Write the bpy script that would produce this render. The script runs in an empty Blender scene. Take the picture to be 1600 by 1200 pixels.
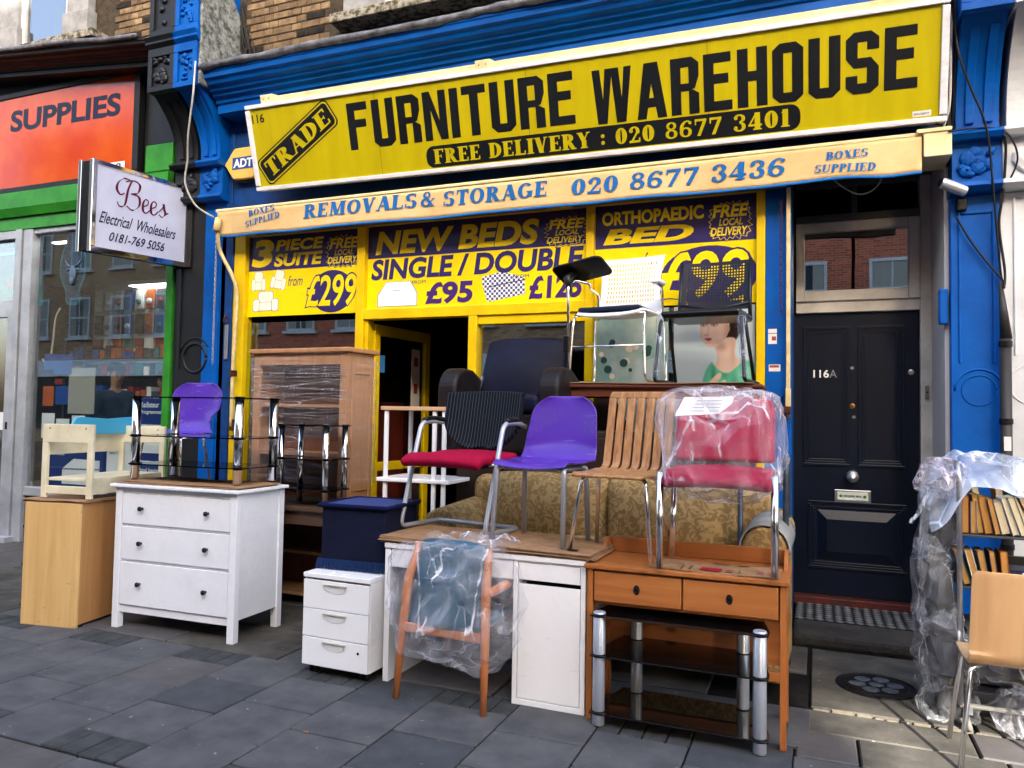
import bpy, bmesh, math, random
from mathutils import Vector, Matrix, noise
random.seed(7)
R = math.radians; PI = math.pi
sc = bpy.context.scene

# ---------------------------------------------------------------- camera
H = 1.5
yaw, pitch, roll, fpx = R(21.95), R(2.40), R(0.988), 1180.0
fw = Vector((-math.sin(yaw)*math.cos(pitch), math.cos(yaw)*math.cos(pitch), math.sin(pitch)))
rt = Vector((math.cos(yaw), math.sin(yaw), 0)); up = rt.cross(fw)
r2 = math.cos(roll)*rt + math.sin(roll)*up; u2 = -math.sin(roll)*rt + math.cos(roll)*up
cd = bpy.data.cameras.new('camera'); cam = bpy.data.objects.new('camera', cd); sc.collection.objects.link(cam)
cd.sensor_width = 36; cd.sensor_fit = 'HORIZONTAL'; cd.lens = fpx/1600*36; cd.clip_start = .05; cd.clip_end = 2000
M = Matrix((r2, u2, -fw)).transposed().to_4x4(); M.translation = (0, 0, H); cam.matrix_world = M
sc.camera = cam

# ---------------------------------------------------------------- sky, sun, exposure
SUN_EL, SUN_AZ = R(22), R(156.5)
w = bpy.data.worlds.new('World'); sc.world = w; w.use_nodes = True
nt = w.node_tree; nt.nodes.clear()
sky = nt.nodes.new('ShaderNodeTexSky'); sky.sky_type = 'NISHITA'; sky.sun_disc = False
sky.sun_elevation = SUN_EL; sky.sun_rotation = SUN_AZ; sky.air_density = 1.0; sky.dust_density = 6.0; sky.ozone_density = 1.0
bg = nt.nodes.new('ShaderNodeBackground'); bg.inputs[1].default_value = 0.15
wo = nt.nodes.new('ShaderNodeOutputWorld')
nt.links.new(sky.outputs[0], bg.inputs[0]); nt.links.new(bg.outputs[0], wo.inputs[0])
sd = bpy.data.lights.new('sun', 'SUN'); sd.energy = 3.2; sd.angle = R(.6); sd.color = (1, .93, .82)
sun = bpy.data.objects.new('sun', sd); sc.collection.objects.link(sun)
S = Vector((math.sin(SUN_AZ)*math.cos(SUN_EL), math.cos(SUN_AZ)*math.cos(SUN_EL), math.sin(SUN_EL)))
sun.rotation_euler = S.to_track_quat('Z', 'Y').to_euler()
vs = sc.view_settings; vs.view_transform = 'Standard'; vs.look = 'None'; vs.gamma = 1; vs.exposure = 2.85; vs.use_curve_mapping = False
sc.render.engine = 'CYCLES'
sc.cycles.use_denoising = True; sc.cycles.max_bounces = 8; sc.cycles.transparent_max_bounces = 16
sc.cycles.caustics_reflective = False; sc.cycles.caustics_refractive = False; sc.cycles.sample_clamp_indirect = 6

# ---------------------------------------------------------------- mesh helpers
def c(r, g, b, k=1.0):
    f = lambda v: (v/255/12.92 if v/255 <= .04045 else ((v/255+.055)/1.055)**2.4)*k
    return (f(r), f(g), f(b))

class MB:
    def __init__(s): s.v = []; s.f = []
    def add(s, vs_, fs, M=None):
        n = len(s.v)
        s.v += [tuple(M @ Vector(q)) if M else tuple(q) for q in vs_]
        s.f += [tuple(i+n for i in f) for f in fs]; return s
    def box(s, x0, x1, y0, y1, z0, z1, M=None):
        return s.add([(x0,y0,z0),(x1,y0,z0),(x1,y1,z0),(x0,y1,z0),(x0,y0,z1),(x1,y0,z1),(x1,y1,z1),(x0,y1,z1)],
            [(0,3,2,1),(4,5,6,7),(0,1,5,4),(1,2,6,5),(2,3,7,6),(3,0,4,7)], M)
    def tube(s, pts, r, n=8, closed=False, caps=True):
        P = [Vector(p) for p in pts]; m = len(P); rr = r if isinstance(r, (list, tuple)) else [r]*m
        base = len(s.v); prev = None
        for i, p in enumerate(P):
            if closed: d = P[(i+1) % m]-P[i-1]
            else: d = P[min(i+1, m-1)]-P[max(i-1, 0)]
            if d.length < 1e-9: d = Vector((0,0,1))
            d.normalize()
            if prev is None:
                a = Vector((0,0,1)) if abs(d.z) < .9 else Vector((1,0,0)); prev = d.cross(a).normalized()
            else:
                prev = (prev-d*prev.dot(d))
                prev = prev.normalized() if prev.length > 1e-6 else d.orthogonal().normalized()
            b = d.cross(prev)
            for k in range(n):
                t = 2*PI*k/n; s.v.append(tuple(p+(prev*math.cos(t)+b*math.sin(t))*rr[i]))
        for i in range(m if closed else m-1):
            for k in range(n):
                j = (i+1) % m
                s.f.append((base+i*n+k, base+i*n+(k+1) % n, base+j*n+(k+1) % n, base+j*n+k))
        if caps and not closed:
            s.f.append(tuple(base+k for k in range(n))[::-1]); s.f.append(tuple(base+(m-1)*n+k for k in range(n)))
        return s
    def cyl(s, p0, p1, r0, r1=None, n=16): return s.tube([p0, p1], [r0, r0 if r1 is None else r1], n)
    def lathe(s, prof, n=20, M=None):
        vs_ = []; fs = []
        for (r, z) in prof:
            for k in range(n): vs_.append((r*math.cos(2*PI*k/n), r*math.sin(2*PI*k/n), z))
        for i in range(len(prof)-1):
            for k in range(n): fs.append((i*n+k, i*n+(k+1) % n, (i+1)*n+(k+1) % n, (i+1)*n+k))
        fs.append(tuple(range(n))[::-1]); fs.append(tuple((len(prof)-1)*n+k for k in range(n)))
        return s.add(vs_, fs, M)
    def prism(s, poly, h, M=None, h0=0):
        n = len(poly)
        return s.add([(x, y, h0) for x, y in poly]+[(x, y, h) for x, y in poly],
            [tuple(range(n))[::-1], tuple(range(n, 2*n))]+[(i, (i+1) % n, n+(i+1) % n, n+i) for i in range(n)], M)
    def grid(s, fn, nu, nv, M=None, wrap=False):
        vs_ = [fn(i/nu, j/nv) for j in range(nv+1) for i in range(nu+1)]
        fs = [(j*(nu+1)+i, j*(nu+1)+i+1, (j+1)*(nu+1)+i+1, (j+1)*(nu+1)+i) for j in range(nv) for i in range(nu)]
        return s.add(vs_, fs, M)
    def mesh(s, name):
        me = bpy.data.meshes.new(name); me.from_pydata(s.v, [], s.f); me.update()
        bm = bmesh.new(); bm.from_mesh(me); bmesh.ops.recalc_face_normals(bm, faces=bm.faces); bm.to_mesh(me); bm.free()
        return me

def smooth_path(pts, n=6):
    """Catmull-Rom through the points"""
    P = [Vector(p) for p in pts]; out = []
    for i in range(len(P)-1):
        p0 = P[max(i-1,0)]; p1 = P[i]; p2 = P[i+1]; p3 = P[min(i+2, len(P)-1)]
        for k in range(n):
            t = k/n
            out.append(.5*((2*p1)+(-p0+p2)*t+(2*p0-5*p1+4*p2-p3)*t*t+(-p0+3*p1-3*p2+p3)*t**3))
    out.append(P[-1]); return out
def fillet(pts, r=.03, n=5):
    P = [Vector(p) for p in pts]; out = [P[0]]
    for i in range(1, len(P)-1):
        a = P[i-1]-P[i]; b = P[i+1]-P[i]; q = min(r, a.length*.45, b.length*.45)
        A = P[i]+a.normalized()*q; B = P[i]+b.normalized()*q
        for k in range(n+1):
            t = k/n; out.append(A*(1-t)**2+P[i]*2*t*(1-t)+B*t*t)
    out.append(P[-1]); return out
def ngon(cx, cy, rx, ry, n=24, a0=0, a1=2*PI, end=False):
    return [(cx+rx*math.cos(a0+(a1-a0)*k/n), cy+ry*math.sin(a0+(a1-a0)*k/n)) for k in range(n+(1 if end else 0))]
def rrect(x0, y0, x1, y1, r, n=4):
    o = []
    for cx, cy, a in ((x1-r, y1-r, 0), (x0+r, y1-r, PI/2), (x0+r, y0+r, PI), (x1-r, y0+r, 1.5*PI)):
        o += [(cx+r*math.cos(a+PI/2*k/n), cy+r*math.sin(a+PI/2*k/n)) for k in range(n+1)]
    return o

def link(o, parent=None):
    sc.collection.objects.link(o)
    if parent: o.parent = parent
    return o
def obj(name, mb, m, parent=None, smooth=False, bevel=0, solid=0, sub=0, loc=None, rot=None, bseg=2):
    me = mb.mesh(name) if isinstance(mb, MB) else mb
    if m is not None and not me.materials: me.materials.append(m)
    if smooth: me.shade_smooth()
    o = bpy.data.objects.new(name, me); link(o, parent)
    if loc: o.location = loc
    if rot: o.rotation_euler = rot
    if solid: q = o.modifiers.new('thick', 'SOLIDIFY'); q.thickness = solid; q.offset = 0
    if sub: q = o.modifiers.new('sub', 'SUBSURF'); q.levels = sub; q.render_levels = sub
    if bevel: q = o.modifiers.new('bevel', 'BEVEL'); q.width = bevel; q.segments = bseg; q.limit_method = 'ANGLE'; q.angle_limit = R(35)
    return o
def tag(o, label=None, cat=None, group=None, kind=None):
    for k, v in (('label', label), ('category', cat), ('group', group), ('kind', kind)):
        if v: o[k] = v
    return o
def thing(name, label, cat, loc=(0,0,0), rotz=0, group=None, kind=None, rot=None):
    o = bpy.data.objects.new(name, None); o.empty_display_size = .1; link(o)
    o.location = loc; o.rotation_euler = rot if rot else (0, 0, rotz)
    return tag(o, label, cat, group, kind)
def B(x0, x1, y0, y1, z0, z1, M=None): return MB().box(x0, x1, y0, y1, z0, z1, M)

# ---------------------------------------------------------------- materials
MATS = {}
# measured reflectance: strong colours and dark stuff are about half as light as their look on a bright picture
REFL = dict(birch=1, birch_side=.9, cream_canvas=.85, opal_acrylic=1, brown_cardboard=.8, cream_painted_steel=.9, cream_metal=.8, orange_pine=.68, orange_pine_upright=.68, pink_pine=.75,
    yellow_frame_paint=.75, yellow_print=.85, zebrano_ply=.85, beech_ply=.95, pale_oak=.9, stock_brick=.7, stock_brick_pale=.7, red_brick_far=1, yellow_brick_far=1, sky_blue_paint=.8,
    sign_yellow=.53, grey_white_stone=.5, teal_vinyl=1, gold_floral=.85, white_masonry=.82, white_sash_paint=.7, mossy_sill=.6, alarm_yellow=.8, page_tan=.85, page_cream=1, poster_sky=1, poster_skin=.9, poster_teal=.9, poster_green=.8, chrome=1, silver_painted_tube=1, satin_steel=1, grey_aluminium=.9,
    silver_tube=1, grey_cable=.9, purple_plastic=.62, orange_beech=.8, crumbling_mortar=.6, shop_wall=.7, crimson_pink_cloth=.62, crimson_cloth=.6, green_frame_paint=.62, blue_canvas_ink=.7, blue_canvas_trim=.8)
def refl(name, col):
    k = REFL.get(name)
    if k is None: k = .52+.48*min(1, max(0, (min(col)-.25)/.35))
    return tuple(v*k for v in col)
def mat(name, col, rough=.5, metal=0, spec=.26, col2=None, nscale=6, ndetail=6, bump=0, bscale=60, coat=0, world=False,
        stretch=(1,1,1), lo=.35, hi=.65, rvar=0, dist=0.0, emis=None, estr=0, sheen=0, bdist=.01):
    if name in MATS: return MATS[name]
    col = refl(name, col); col2 = refl(name, col2) if col2 else None
    m = bpy.data.materials.new(name); m.use_nodes = True; t = m.node_tree; p = t.nodes['Principled BSDF']
    p.inputs['Base Color'].default_value = (*col, 1); p.inputs['Roughness'].default_value = rough
    p.inputs['Metallic'].default_value = metal; p.inputs['Specular IOR Level'].default_value = spec if rough < .7 or metal else min(spec, .12)
    p.inputs['Coat Weight'].default_value = coat
    if sheen: p.inputs['Sheen Weight'].default_value = sheen
    if emis: p.inputs['Emission Color'].default_value = (*emis, 1); p.inputs['Emission Strength'].default_value = estr
    if col2 or bump or rvar:
        if world: src = t.nodes.new('ShaderNodeNewGeometry').outputs['Position']
        else: src = t.nodes.new('ShaderNodeTexCoord').outputs['Object']
        mp = t.nodes.new('ShaderNodeMapping'); mp.inputs['Scale'].default_value = stretch; t.links.new(src, mp.inputs[0])
        n = t.nodes.new('ShaderNodeTexNoise'); n.inputs['Scale'].default_value = nscale; n.inputs['Detail'].default_value = ndetail
        n.inputs['Distortion'].default_value = dist; n.inputs['Roughness'].default_value = .6
        t.links.new(mp.outputs[0], n.inputs['Vector'])
        rp = t.nodes.new('ShaderNodeMapRange'); rp.inputs[1].default_value = lo; rp.inputs[2].default_value = hi
        t.links.new(n.outputs[0], rp.inputs[0])
        if col2:
            mx = t.nodes.new('ShaderNodeMix'); mx.data_type = 'RGBA'
            mx.inputs[6].default_value = (*col, 1); mx.inputs[7].default_value = (*col2, 1)
            t.links.new(rp.outputs[0], mx.inputs[0]); t.links.new(mx.outputs[2], p.inputs['Base Color'])
        if rvar:
            rr = t.nodes.new('ShaderNodeMapRange'); rr.inputs[3].default_value = max(0, rough-rvar); rr.inputs[4].default_value = rough+rvar
            t.links.new(rp.outputs[0], rr.inputs[0]); t.links.new(rr.outputs[0], p.inputs['Roughness'])
        if bump:
            n2 = t.nodes.new('ShaderNodeTexNoise'); n2.inputs['Scale'].default_value = bscale; n2.inputs['Detail'].default_value = 5
            t.links.new(mp.outputs[0], n2.inputs['Vector'])
            bp = t.nodes.new('ShaderNodeBump'); bp.inputs['Strength'].default_value = bump; bp.inputs['Distance'].default_value = bdist
            t.links.new(n2.outputs[0], bp.inputs['Height']); t.links.new(bp.outputs[0], p.inputs['Normal'])
    MATS[name] = m; return m
def wood(name, a, b, axis=0, scale=9, rough=.45, knots=False, coat=0, k=14):
    """grain runs along the axis (object space)"""
    st = [k, k, k]; st[axis] = .7
    m = mat(name, a, rough, col2=b, nscale=scale/6, ndetail=8, stretch=tuple(st), lo=.3, hi=.7, dist=.6, bump=.08, bscale=scale, coat=coat, rvar=.06)
    if knots:
        t = m.node_tree; p = t.nodes['Principled BSDF']; old = p.inputs['Base Color'].links[0].from_socket
        v = t.nodes.new('ShaderNodeTexVoronoi'); v.inputs['Scale'].default_value = 4.2
        tc = t.nodes.new('ShaderNodeTexCoord'); mp = t.nodes.new('ShaderNodeMapping')
        s2 = [1.6, 1.6, 1.6]; s2[axis] = .9; mp.inputs['Scale'].default_value = s2; mp.inputs['Location'].default_value = (.37, .11, .53)
        t.links.new(tc.outputs['Object'], mp.inputs[0]); t.links.new(mp.outputs[0], v.inputs['Vector'])
        mr = t.nodes.new('ShaderNodeMapRange'); mr.inputs[1].default_value = .05; mr.inputs[2].default_value = .15; mr.inputs[3].default_value = .8; mr.inputs[4].default_value = 0
        t.links.new(v.outputs['Distance'], mr.inputs[0])
        mx = t.nodes.new('ShaderNodeMix'); mx.data_type = 'RGBA'; mx.inputs[7].default_value = (.08, .025, .008, 1)
        t.links.new(mr.outputs[0], mx.inputs[0]); t.links.new(old, mx.inputs[6]); t.links.new(mx.outputs[2], p.inputs['Base Color'])
    return m
def glass(name, tint=(1,1,1), refl=.28, alpha_col=None):
    """window pane: reflects by angle, lets the rest through"""
    if name in MATS: return MATS[name]
    m = bpy.data.materials.new(name); m.use_nodes = True; t = m.node_tree; t.nodes.clear()
    o = t.nodes.new('ShaderNodeOutputMaterial'); mx = t.nodes.new('ShaderNodeMixShader')
    tr = t.nodes.new('ShaderNodeBsdfTransparent'); tr.inputs[0].default_value = (*tint, 1)
    gl = t.nodes.new('ShaderNodeBsdfGlossy'); gl.inputs['Roughness'].default_value = .006; gl.inputs[0].default_value = (.95, .97, 1, 1)
    fr = t.nodes.new('ShaderNodeLayerWeight'); pw_ = t.nodes.new('ShaderNodeMath'); pw_.operation = 'POWER'; pw_.inputs[1].default_value = 4
    mr = t.nodes.new('ShaderNodeMapRange'); mr.inputs[3].default_value = refl; mr.inputs[4].default_value = 1
    t.links.new(fr.outputs['Facing'], pw_.inputs[0])
    geo = t.nodes.new('ShaderNodeNewGeometry')
    n = t.nodes.new('ShaderNodeTexNoise'); n.inputs['Scale'].default_value = 1.3
    bp = t.nodes.new('ShaderNodeBump'); bp.inputs['Strength'].default_value = .05; bp.inputs['Distance'].default_value = .01
    t.links.new(geo.outputs['Position'], n.inputs['Vector']); t.links.new(n.outputs[0], bp.inputs['Height']); t.links.new(bp.outputs[0], gl.inputs['Normal'])
    t.links.new(pw_.outputs[0], mr.inputs[0]); t.links.new(mr.outputs[0], mx.inputs[0])
    t.links.new(tr.outputs[0], mx.inputs[1]); t.links.new(gl.outputs[0], mx.inputs[2]); t.links.new(mx.outputs[0], o.inputs[0])
    MATS[name] = m; return m
def film(name, amount=.22, col=(.8,.82,.86), scale=9, rough=.16):
    """crumpled clear plastic sheet: mostly see-through, with bright creases"""
    if name in MATS: return MATS[name]
    m = bpy.data.materials.new(name); m.use_nodes = True; t = m.node_tree; t.nodes.clear(); L = t.links.new; N = t.nodes.new
    o = N('ShaderNodeOutputMaterial'); mx = N('ShaderNodeMixShader')
    tr = N('ShaderNodeBsdfTransparent'); tr.inputs[0].default_value = (.97, .98, .99, 1)
    p = N('ShaderNodeBsdfPrincipled'); p.inputs['Base Color'].default_value = (*col, 1); p.inputs['Roughness'].default_value = rough
    p.inputs['Specular IOR Level'].default_value = .9
    tc = N('ShaderNodeTexCoord'); mp = N('ShaderNodeMapping'); mp.inputs['Scale'].default_value = (1.2, 1.2, .38); mp.inputs['Rotation'].default_value = (.2, .8, .3)
    L(tc.outputs['Object'], mp.inputs[0])
    n = N('ShaderNodeTexNoise'); n.inputs['Scale'].default_value = scale*.6; n.inputs['Detail'].default_value = 4; L(mp.outputs[0], n.inputs['Vector'])
    va = N('ShaderNodeVectorMath'); va.operation = 'MULTIPLY_ADD'; va.inputs[1].default_value = (.09, .09, .09); L(n.outputs['Color'], va.inputs[0]); L(mp.outputs[0], va.inputs[2])
    def crease(sc_, wd, gain):
        v = N('ShaderNodeTexVoronoi'); v.feature = 'DISTANCE_TO_EDGE'; v.inputs['Scale'].default_value = sc_; L(va.outputs[0], v.inputs['Vector'])
        r = N('ShaderNodeMapRange'); r.interpolation_type = 'SMOOTHSTEP'; r.inputs[1].default_value = 0; r.inputs[2].default_value = wd; r.inputs[3].default_value = gain; r.inputs[4].default_value = 0
        L(v.outputs['Distance'], r.inputs[0]); return v, r
    v1, r1 = crease(scale*.5, .030, min(1, amount*2.3)); v2, r2 = crease(scale*1.6, .06, amount*.9)
    mr = N('ShaderNodeMapRange'); mr.inputs[1].default_value = .45; mr.inputs[2].default_value = .75; mr.inputs[3].default_value = amount*.12; mr.inputs[4].default_value = min(1, amount*.8)
    L(n.outputs[0], mr.inputs[0])
    lw = N('ShaderNodeLayerWeight'); lw.inputs[0].default_value = .3
    def add(a, b, k=1.0):
        q = N('ShaderNodeMath'); q.operation = 'MULTIPLY_ADD'; q.inputs[1].default_value = k; q.use_clamp = True; L(a, q.inputs[0]); L(b, q.inputs[2]); return q.outputs[0]
    nb = N('ShaderNodeTexNoise'); nb.inputs['Scale'].default_value = scale*.9; nb.inputs['Detail'].default_value = 2; L(tc.outputs['Object'], nb.inputs['Vector'])
    mk = N('ShaderNodeMapRange'); mk.inputs[1].default_value = .42; mk.inputs[2].default_value = .64; L(nb.outputs[0], mk.inputs[0])
    def mul(a, b):
        q = N('ShaderNodeMath'); q.operation = 'MULTIPLY'; L(a, q.inputs[0]); L(b, q.inputs[1]); return q.outputs[0]
    f = add(mul(r2.outputs[0], mk.outputs[0]), add(mul(r1.outputs[0], mk.outputs[0]), add(lw.outputs['Facing'], mr.outputs[0], .22)), .7)
    L(f, mx.inputs[0])
    h = add(v2.outputs['Distance'], v1.outputs['Distance'], .5)
    bp = N('ShaderNodeBump'); bp.inputs['Strength'].default_value = 1; bp.inputs['Distance'].default_value = .06
    L(h, bp.inputs['Height']); L(bp.outputs[0], p.inputs['Normal'])
    L(tr.outputs[0], mx.inputs[1]); L(p.outputs[0], mx.inputs[2]); L(mx.outputs[0], o.inputs[0])
    MATS[name] = m; return m

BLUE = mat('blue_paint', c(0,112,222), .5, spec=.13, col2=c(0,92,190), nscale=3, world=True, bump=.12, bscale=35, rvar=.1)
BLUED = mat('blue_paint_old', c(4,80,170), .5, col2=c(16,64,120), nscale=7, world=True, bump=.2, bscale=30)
BLACKP = mat('black_paint', c(40,42,46), .42, col2=c(28,30,34), nscale=4, world=True, bump=.12, bscale=35)
WHITEP = mat('white_masonry', c(225,228,232), .6, col2=c(205,208,212), nscale=2.5, world=True, bump=.25, bscale=25)
WINST = mat('grey_white_stone', c(196,197,200), .7, col2=c(160,160,160), nscale=7, world=True, bump=.3)
SASH = mat('white_sash_paint', c(225,225,224), .45, col2=c(205,203,198), nscale=8, world=True)
STONEG = mat('grey_weathered_stone', c(165,170,168), .85, col2=c(95,100,98), nscale=16, world=True, bump=.6, bscale=60, lo=.4, hi=.62)
LEAD = mat('lead_flashing', c(150,152,160), .55, metal=.3, col2=c(85,84,90), nscale=9, world=True, bump=.4, bscale=25)
YEL = mat('yellow_frame_paint', c(250,214,10), .35, col2=c(232,190,8), nscale=4, world=True, bump=.05, bscale=30)
GREEN = mat('green_frame_paint', c(62,160,50), .35, col2=c(45,135,40), nscale=5, world=True)
ALU = mat('grey_aluminium', c(185,190,198), .35, metal=.35, col2=c(160,165,172), nscale=4, world=True)
CHROME = mat('chrome', (.86,.86,.88), .13, metal=1)
STEELM = mat('satin_steel', c(190,195,205), .3, metal=.85, col2=c(165,170,180), nscale=20)
BLACKPL = mat('black_plastic', c(18,18,20), .4)
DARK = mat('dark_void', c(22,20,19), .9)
CARD = mat('brown_cardboard', c(176,140,108), .8, col2=c(150,116,86), nscale=12, bump=.15, bscale=50)
CREAMM = mat('cream_metal', c(236,216,160), .45, col2=c(205,180,120), nscale=10, world=True)
PRINTB = mat('blue_print', c(30,105,175), .6)
RUST = mat('rusty_iron', c(120,70,45), .8, col2=c(60,45,40), nscale=40, bump=.4, bscale=80)
GLASS = glass('window_glass', (.95,.98,.97), .19)
GLASSD = glass('door_glass', (.85,.88,.88), .09)

# ---------------------------------------------------------------- lettering
def text(body, parent, Mx, w, h, m, bold=0.0, shear=0.0, name='lettering', space=1.0, ls=.8):
    cu = bpy.data.curves.new('t', 'FONT'); cu.body = body; cu.offset = bold; cu.shear = shear; cu.space_character = space; cu.align_x = 'CENTER'; cu.space_line = ls
    cu.resolution_u = 4; cu.fill_mode = 'FRONT' if hasattr(cu, 'fill_mode') else cu.fill_mode
    o = bpy.data.objects.new('t', cu); sc.collection.objects.link(o)
    me = bpy.data.meshes.new_from_object(o.evaluated_get(bpy.context.evaluated_depsgraph_get()))
    bpy.data.objects.remove(o); bpy.data.curves.remove(cu)
    return place_flat([v.co.copy() for v in me.vertices], [tuple(p.vertices) for p in me.polygons], parent, Mx, w, h, m, name)
def place_flat(vs_, fs, parent, Mx, w, h, m, name):
    xs = [v[0] for v in vs_]; ys = [v[1] for v in vs_]
    x0, x1, y0, y1 = min(xs), max(xs), min(ys), max(ys)
    me = bpy.data.meshes.new(name)
    me.from_pydata([tuple(Mx @ Vector(((v[0]-x0)/(x1-x0)*w, (v[1]-y0)/(y1-y0)*h, v[2]))) for v in vs_], [], fs)
    me.update(); me.materials.append(m)
    o = bpy.data.objects.new(name, me); link(o, parent); return o
def polys(pl, parent, Mx, w, h, m, name='lettering', lay=.00025):
    vs_ = []; fs = []
    for (p, z) in pl:
        b = len(vs_); vs_ += [(x, y, z*lay) for x, y in p]; fs.append(tuple(range(b, b+len(p))))
    return place_flat(vs_, fs, parent, Mx, w, h, m, name)
def frame(o, u, v):
    """plane matrix: origin o, x along u, y along v, z out of the face"""
    u = Vector(u).normalized(); v = Vector(v); n = u.cross(v).normalized(); v = v.normalized()
    Mx = Matrix((u, v, n)).transposed().to_4x4(); Mx.translation = Vector(o); return Mx
def at(Mx, x, y, z=.0015, rot=0): return Mx @ Matrix.Translation((x, y, z)) @ Matrix.Rotation(rot, 4, 'Z')

# block letters with cut corners for the big sign
def block(ch):
    a, b, cx, cy = .36, .17, .24, .11
    q = []
    def r(x0, y0, x1, y1): q.append([(x0,y0),(x1,y0),(x1,y1),(x0,y1)])
    W_ = 1.0
    if ch in 'FE':
        r(0,0,a,1); r(a,1-b,.95,1); r(a,.47,.86,.47+b)
        if ch == 'E': r(a,0,.98,b)
    elif ch in 'UO':
        t = 1 if ch == 'U' else 1-cy
        q.append([(0,cy),(cx,0),(a,0),(a,t if ch=='U' else 1),(0 if ch=='U' else cx,1),(0,t)])
        q.append([(1-a,0),(1-cx,0),(1,cy),(1,t),(1 if ch=='U' else 1-cx,1),(1-a,1)])
        r(a,0,1-a,b)
        if ch == 'O': r(a,1-b,1-a,1)
    elif ch == 'R':
        r(0,0,a,1); r(a,1-b,1-cx,1); q.append([(1-a,.55),(1,.66),(1,1-cy),(1-cx,1),(1-a,1)])
        r(a,.41,1-a,.41+b*.8); q.append([(1-a,.41),(1-cx,.43),(1,.36),(1,0),(1-a,0)]); q.append([(1-a,.41),(1-a,.57),(1,.66),(1-cx*.6,.45)])
    elif ch == 'N':
        r(0,0,a*.9,1); r(1-a*.9,0,1,1); q.append([(a*.9,1),(a*.9,.62),(1-a*.9,0),(1-a*.9,.4)])
    elif ch == 'I': r(0,0,a,1); W_ = a
    elif ch == 'T': r(.5-a/2,0,.5+a/2,1-b); r(0,1-b,1,1)
    elif ch == 'W':
        W_ = 1.5
        for s in (0, .72): q.append([(s,1),(s+.3,1),(s+.44,.12),(s+.44,0),(s+.16,0)]); q.append([(s+.30,0),(s+.52,0),(s+.78,1),(s+.5,1)])
    elif ch == 'A':
        W_ = 1.1
        q.append([(0,0),(.34,0),(.62,.84),(.62,1),(.3,1)]); q.append([(1.1,0),(.76,0),(.48,.84),(.48,1),(.8,1)]); r(.27,.2,.83,.2+b)
    elif ch == 'H': r(0,0,a,1); r(1-a,0,1,1); r(a,.44,1-a,.44+b)
    elif ch == 'S':
        q.append([(0,.58),(cx,.42),(a,.42),(a,1),(cx,1),(0,1-cy)]); r(a,1-b,1-a,1); q.append([(1-a,.7),(1,.7),(1,1-cy),(1-cx,1),(1-a,1)])
        q.append([(a,.42),(1-a,.42),(1-cx,.58),(a,.58)]); q.append([(1-a,0),(1-cx,0),(1,cy),(1,.42),(1-cx,.58),(1-a,.58)]); r(a,0,1-a,b)
        q.append([(0,.3),(a,.3),(a,0),(cx,0),(0,cy)])
    return q, W_
def block_text(s, gap=.16):
    out = []; x = 0
    for ch in s:
        if ch == ' ': x += .42; continue
        q, w_ = block(ch)
        for i, p in enumerate(q): out.append(([(px+x, py) for px, py in p], i))
        x += w_+gap
    return out

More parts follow.
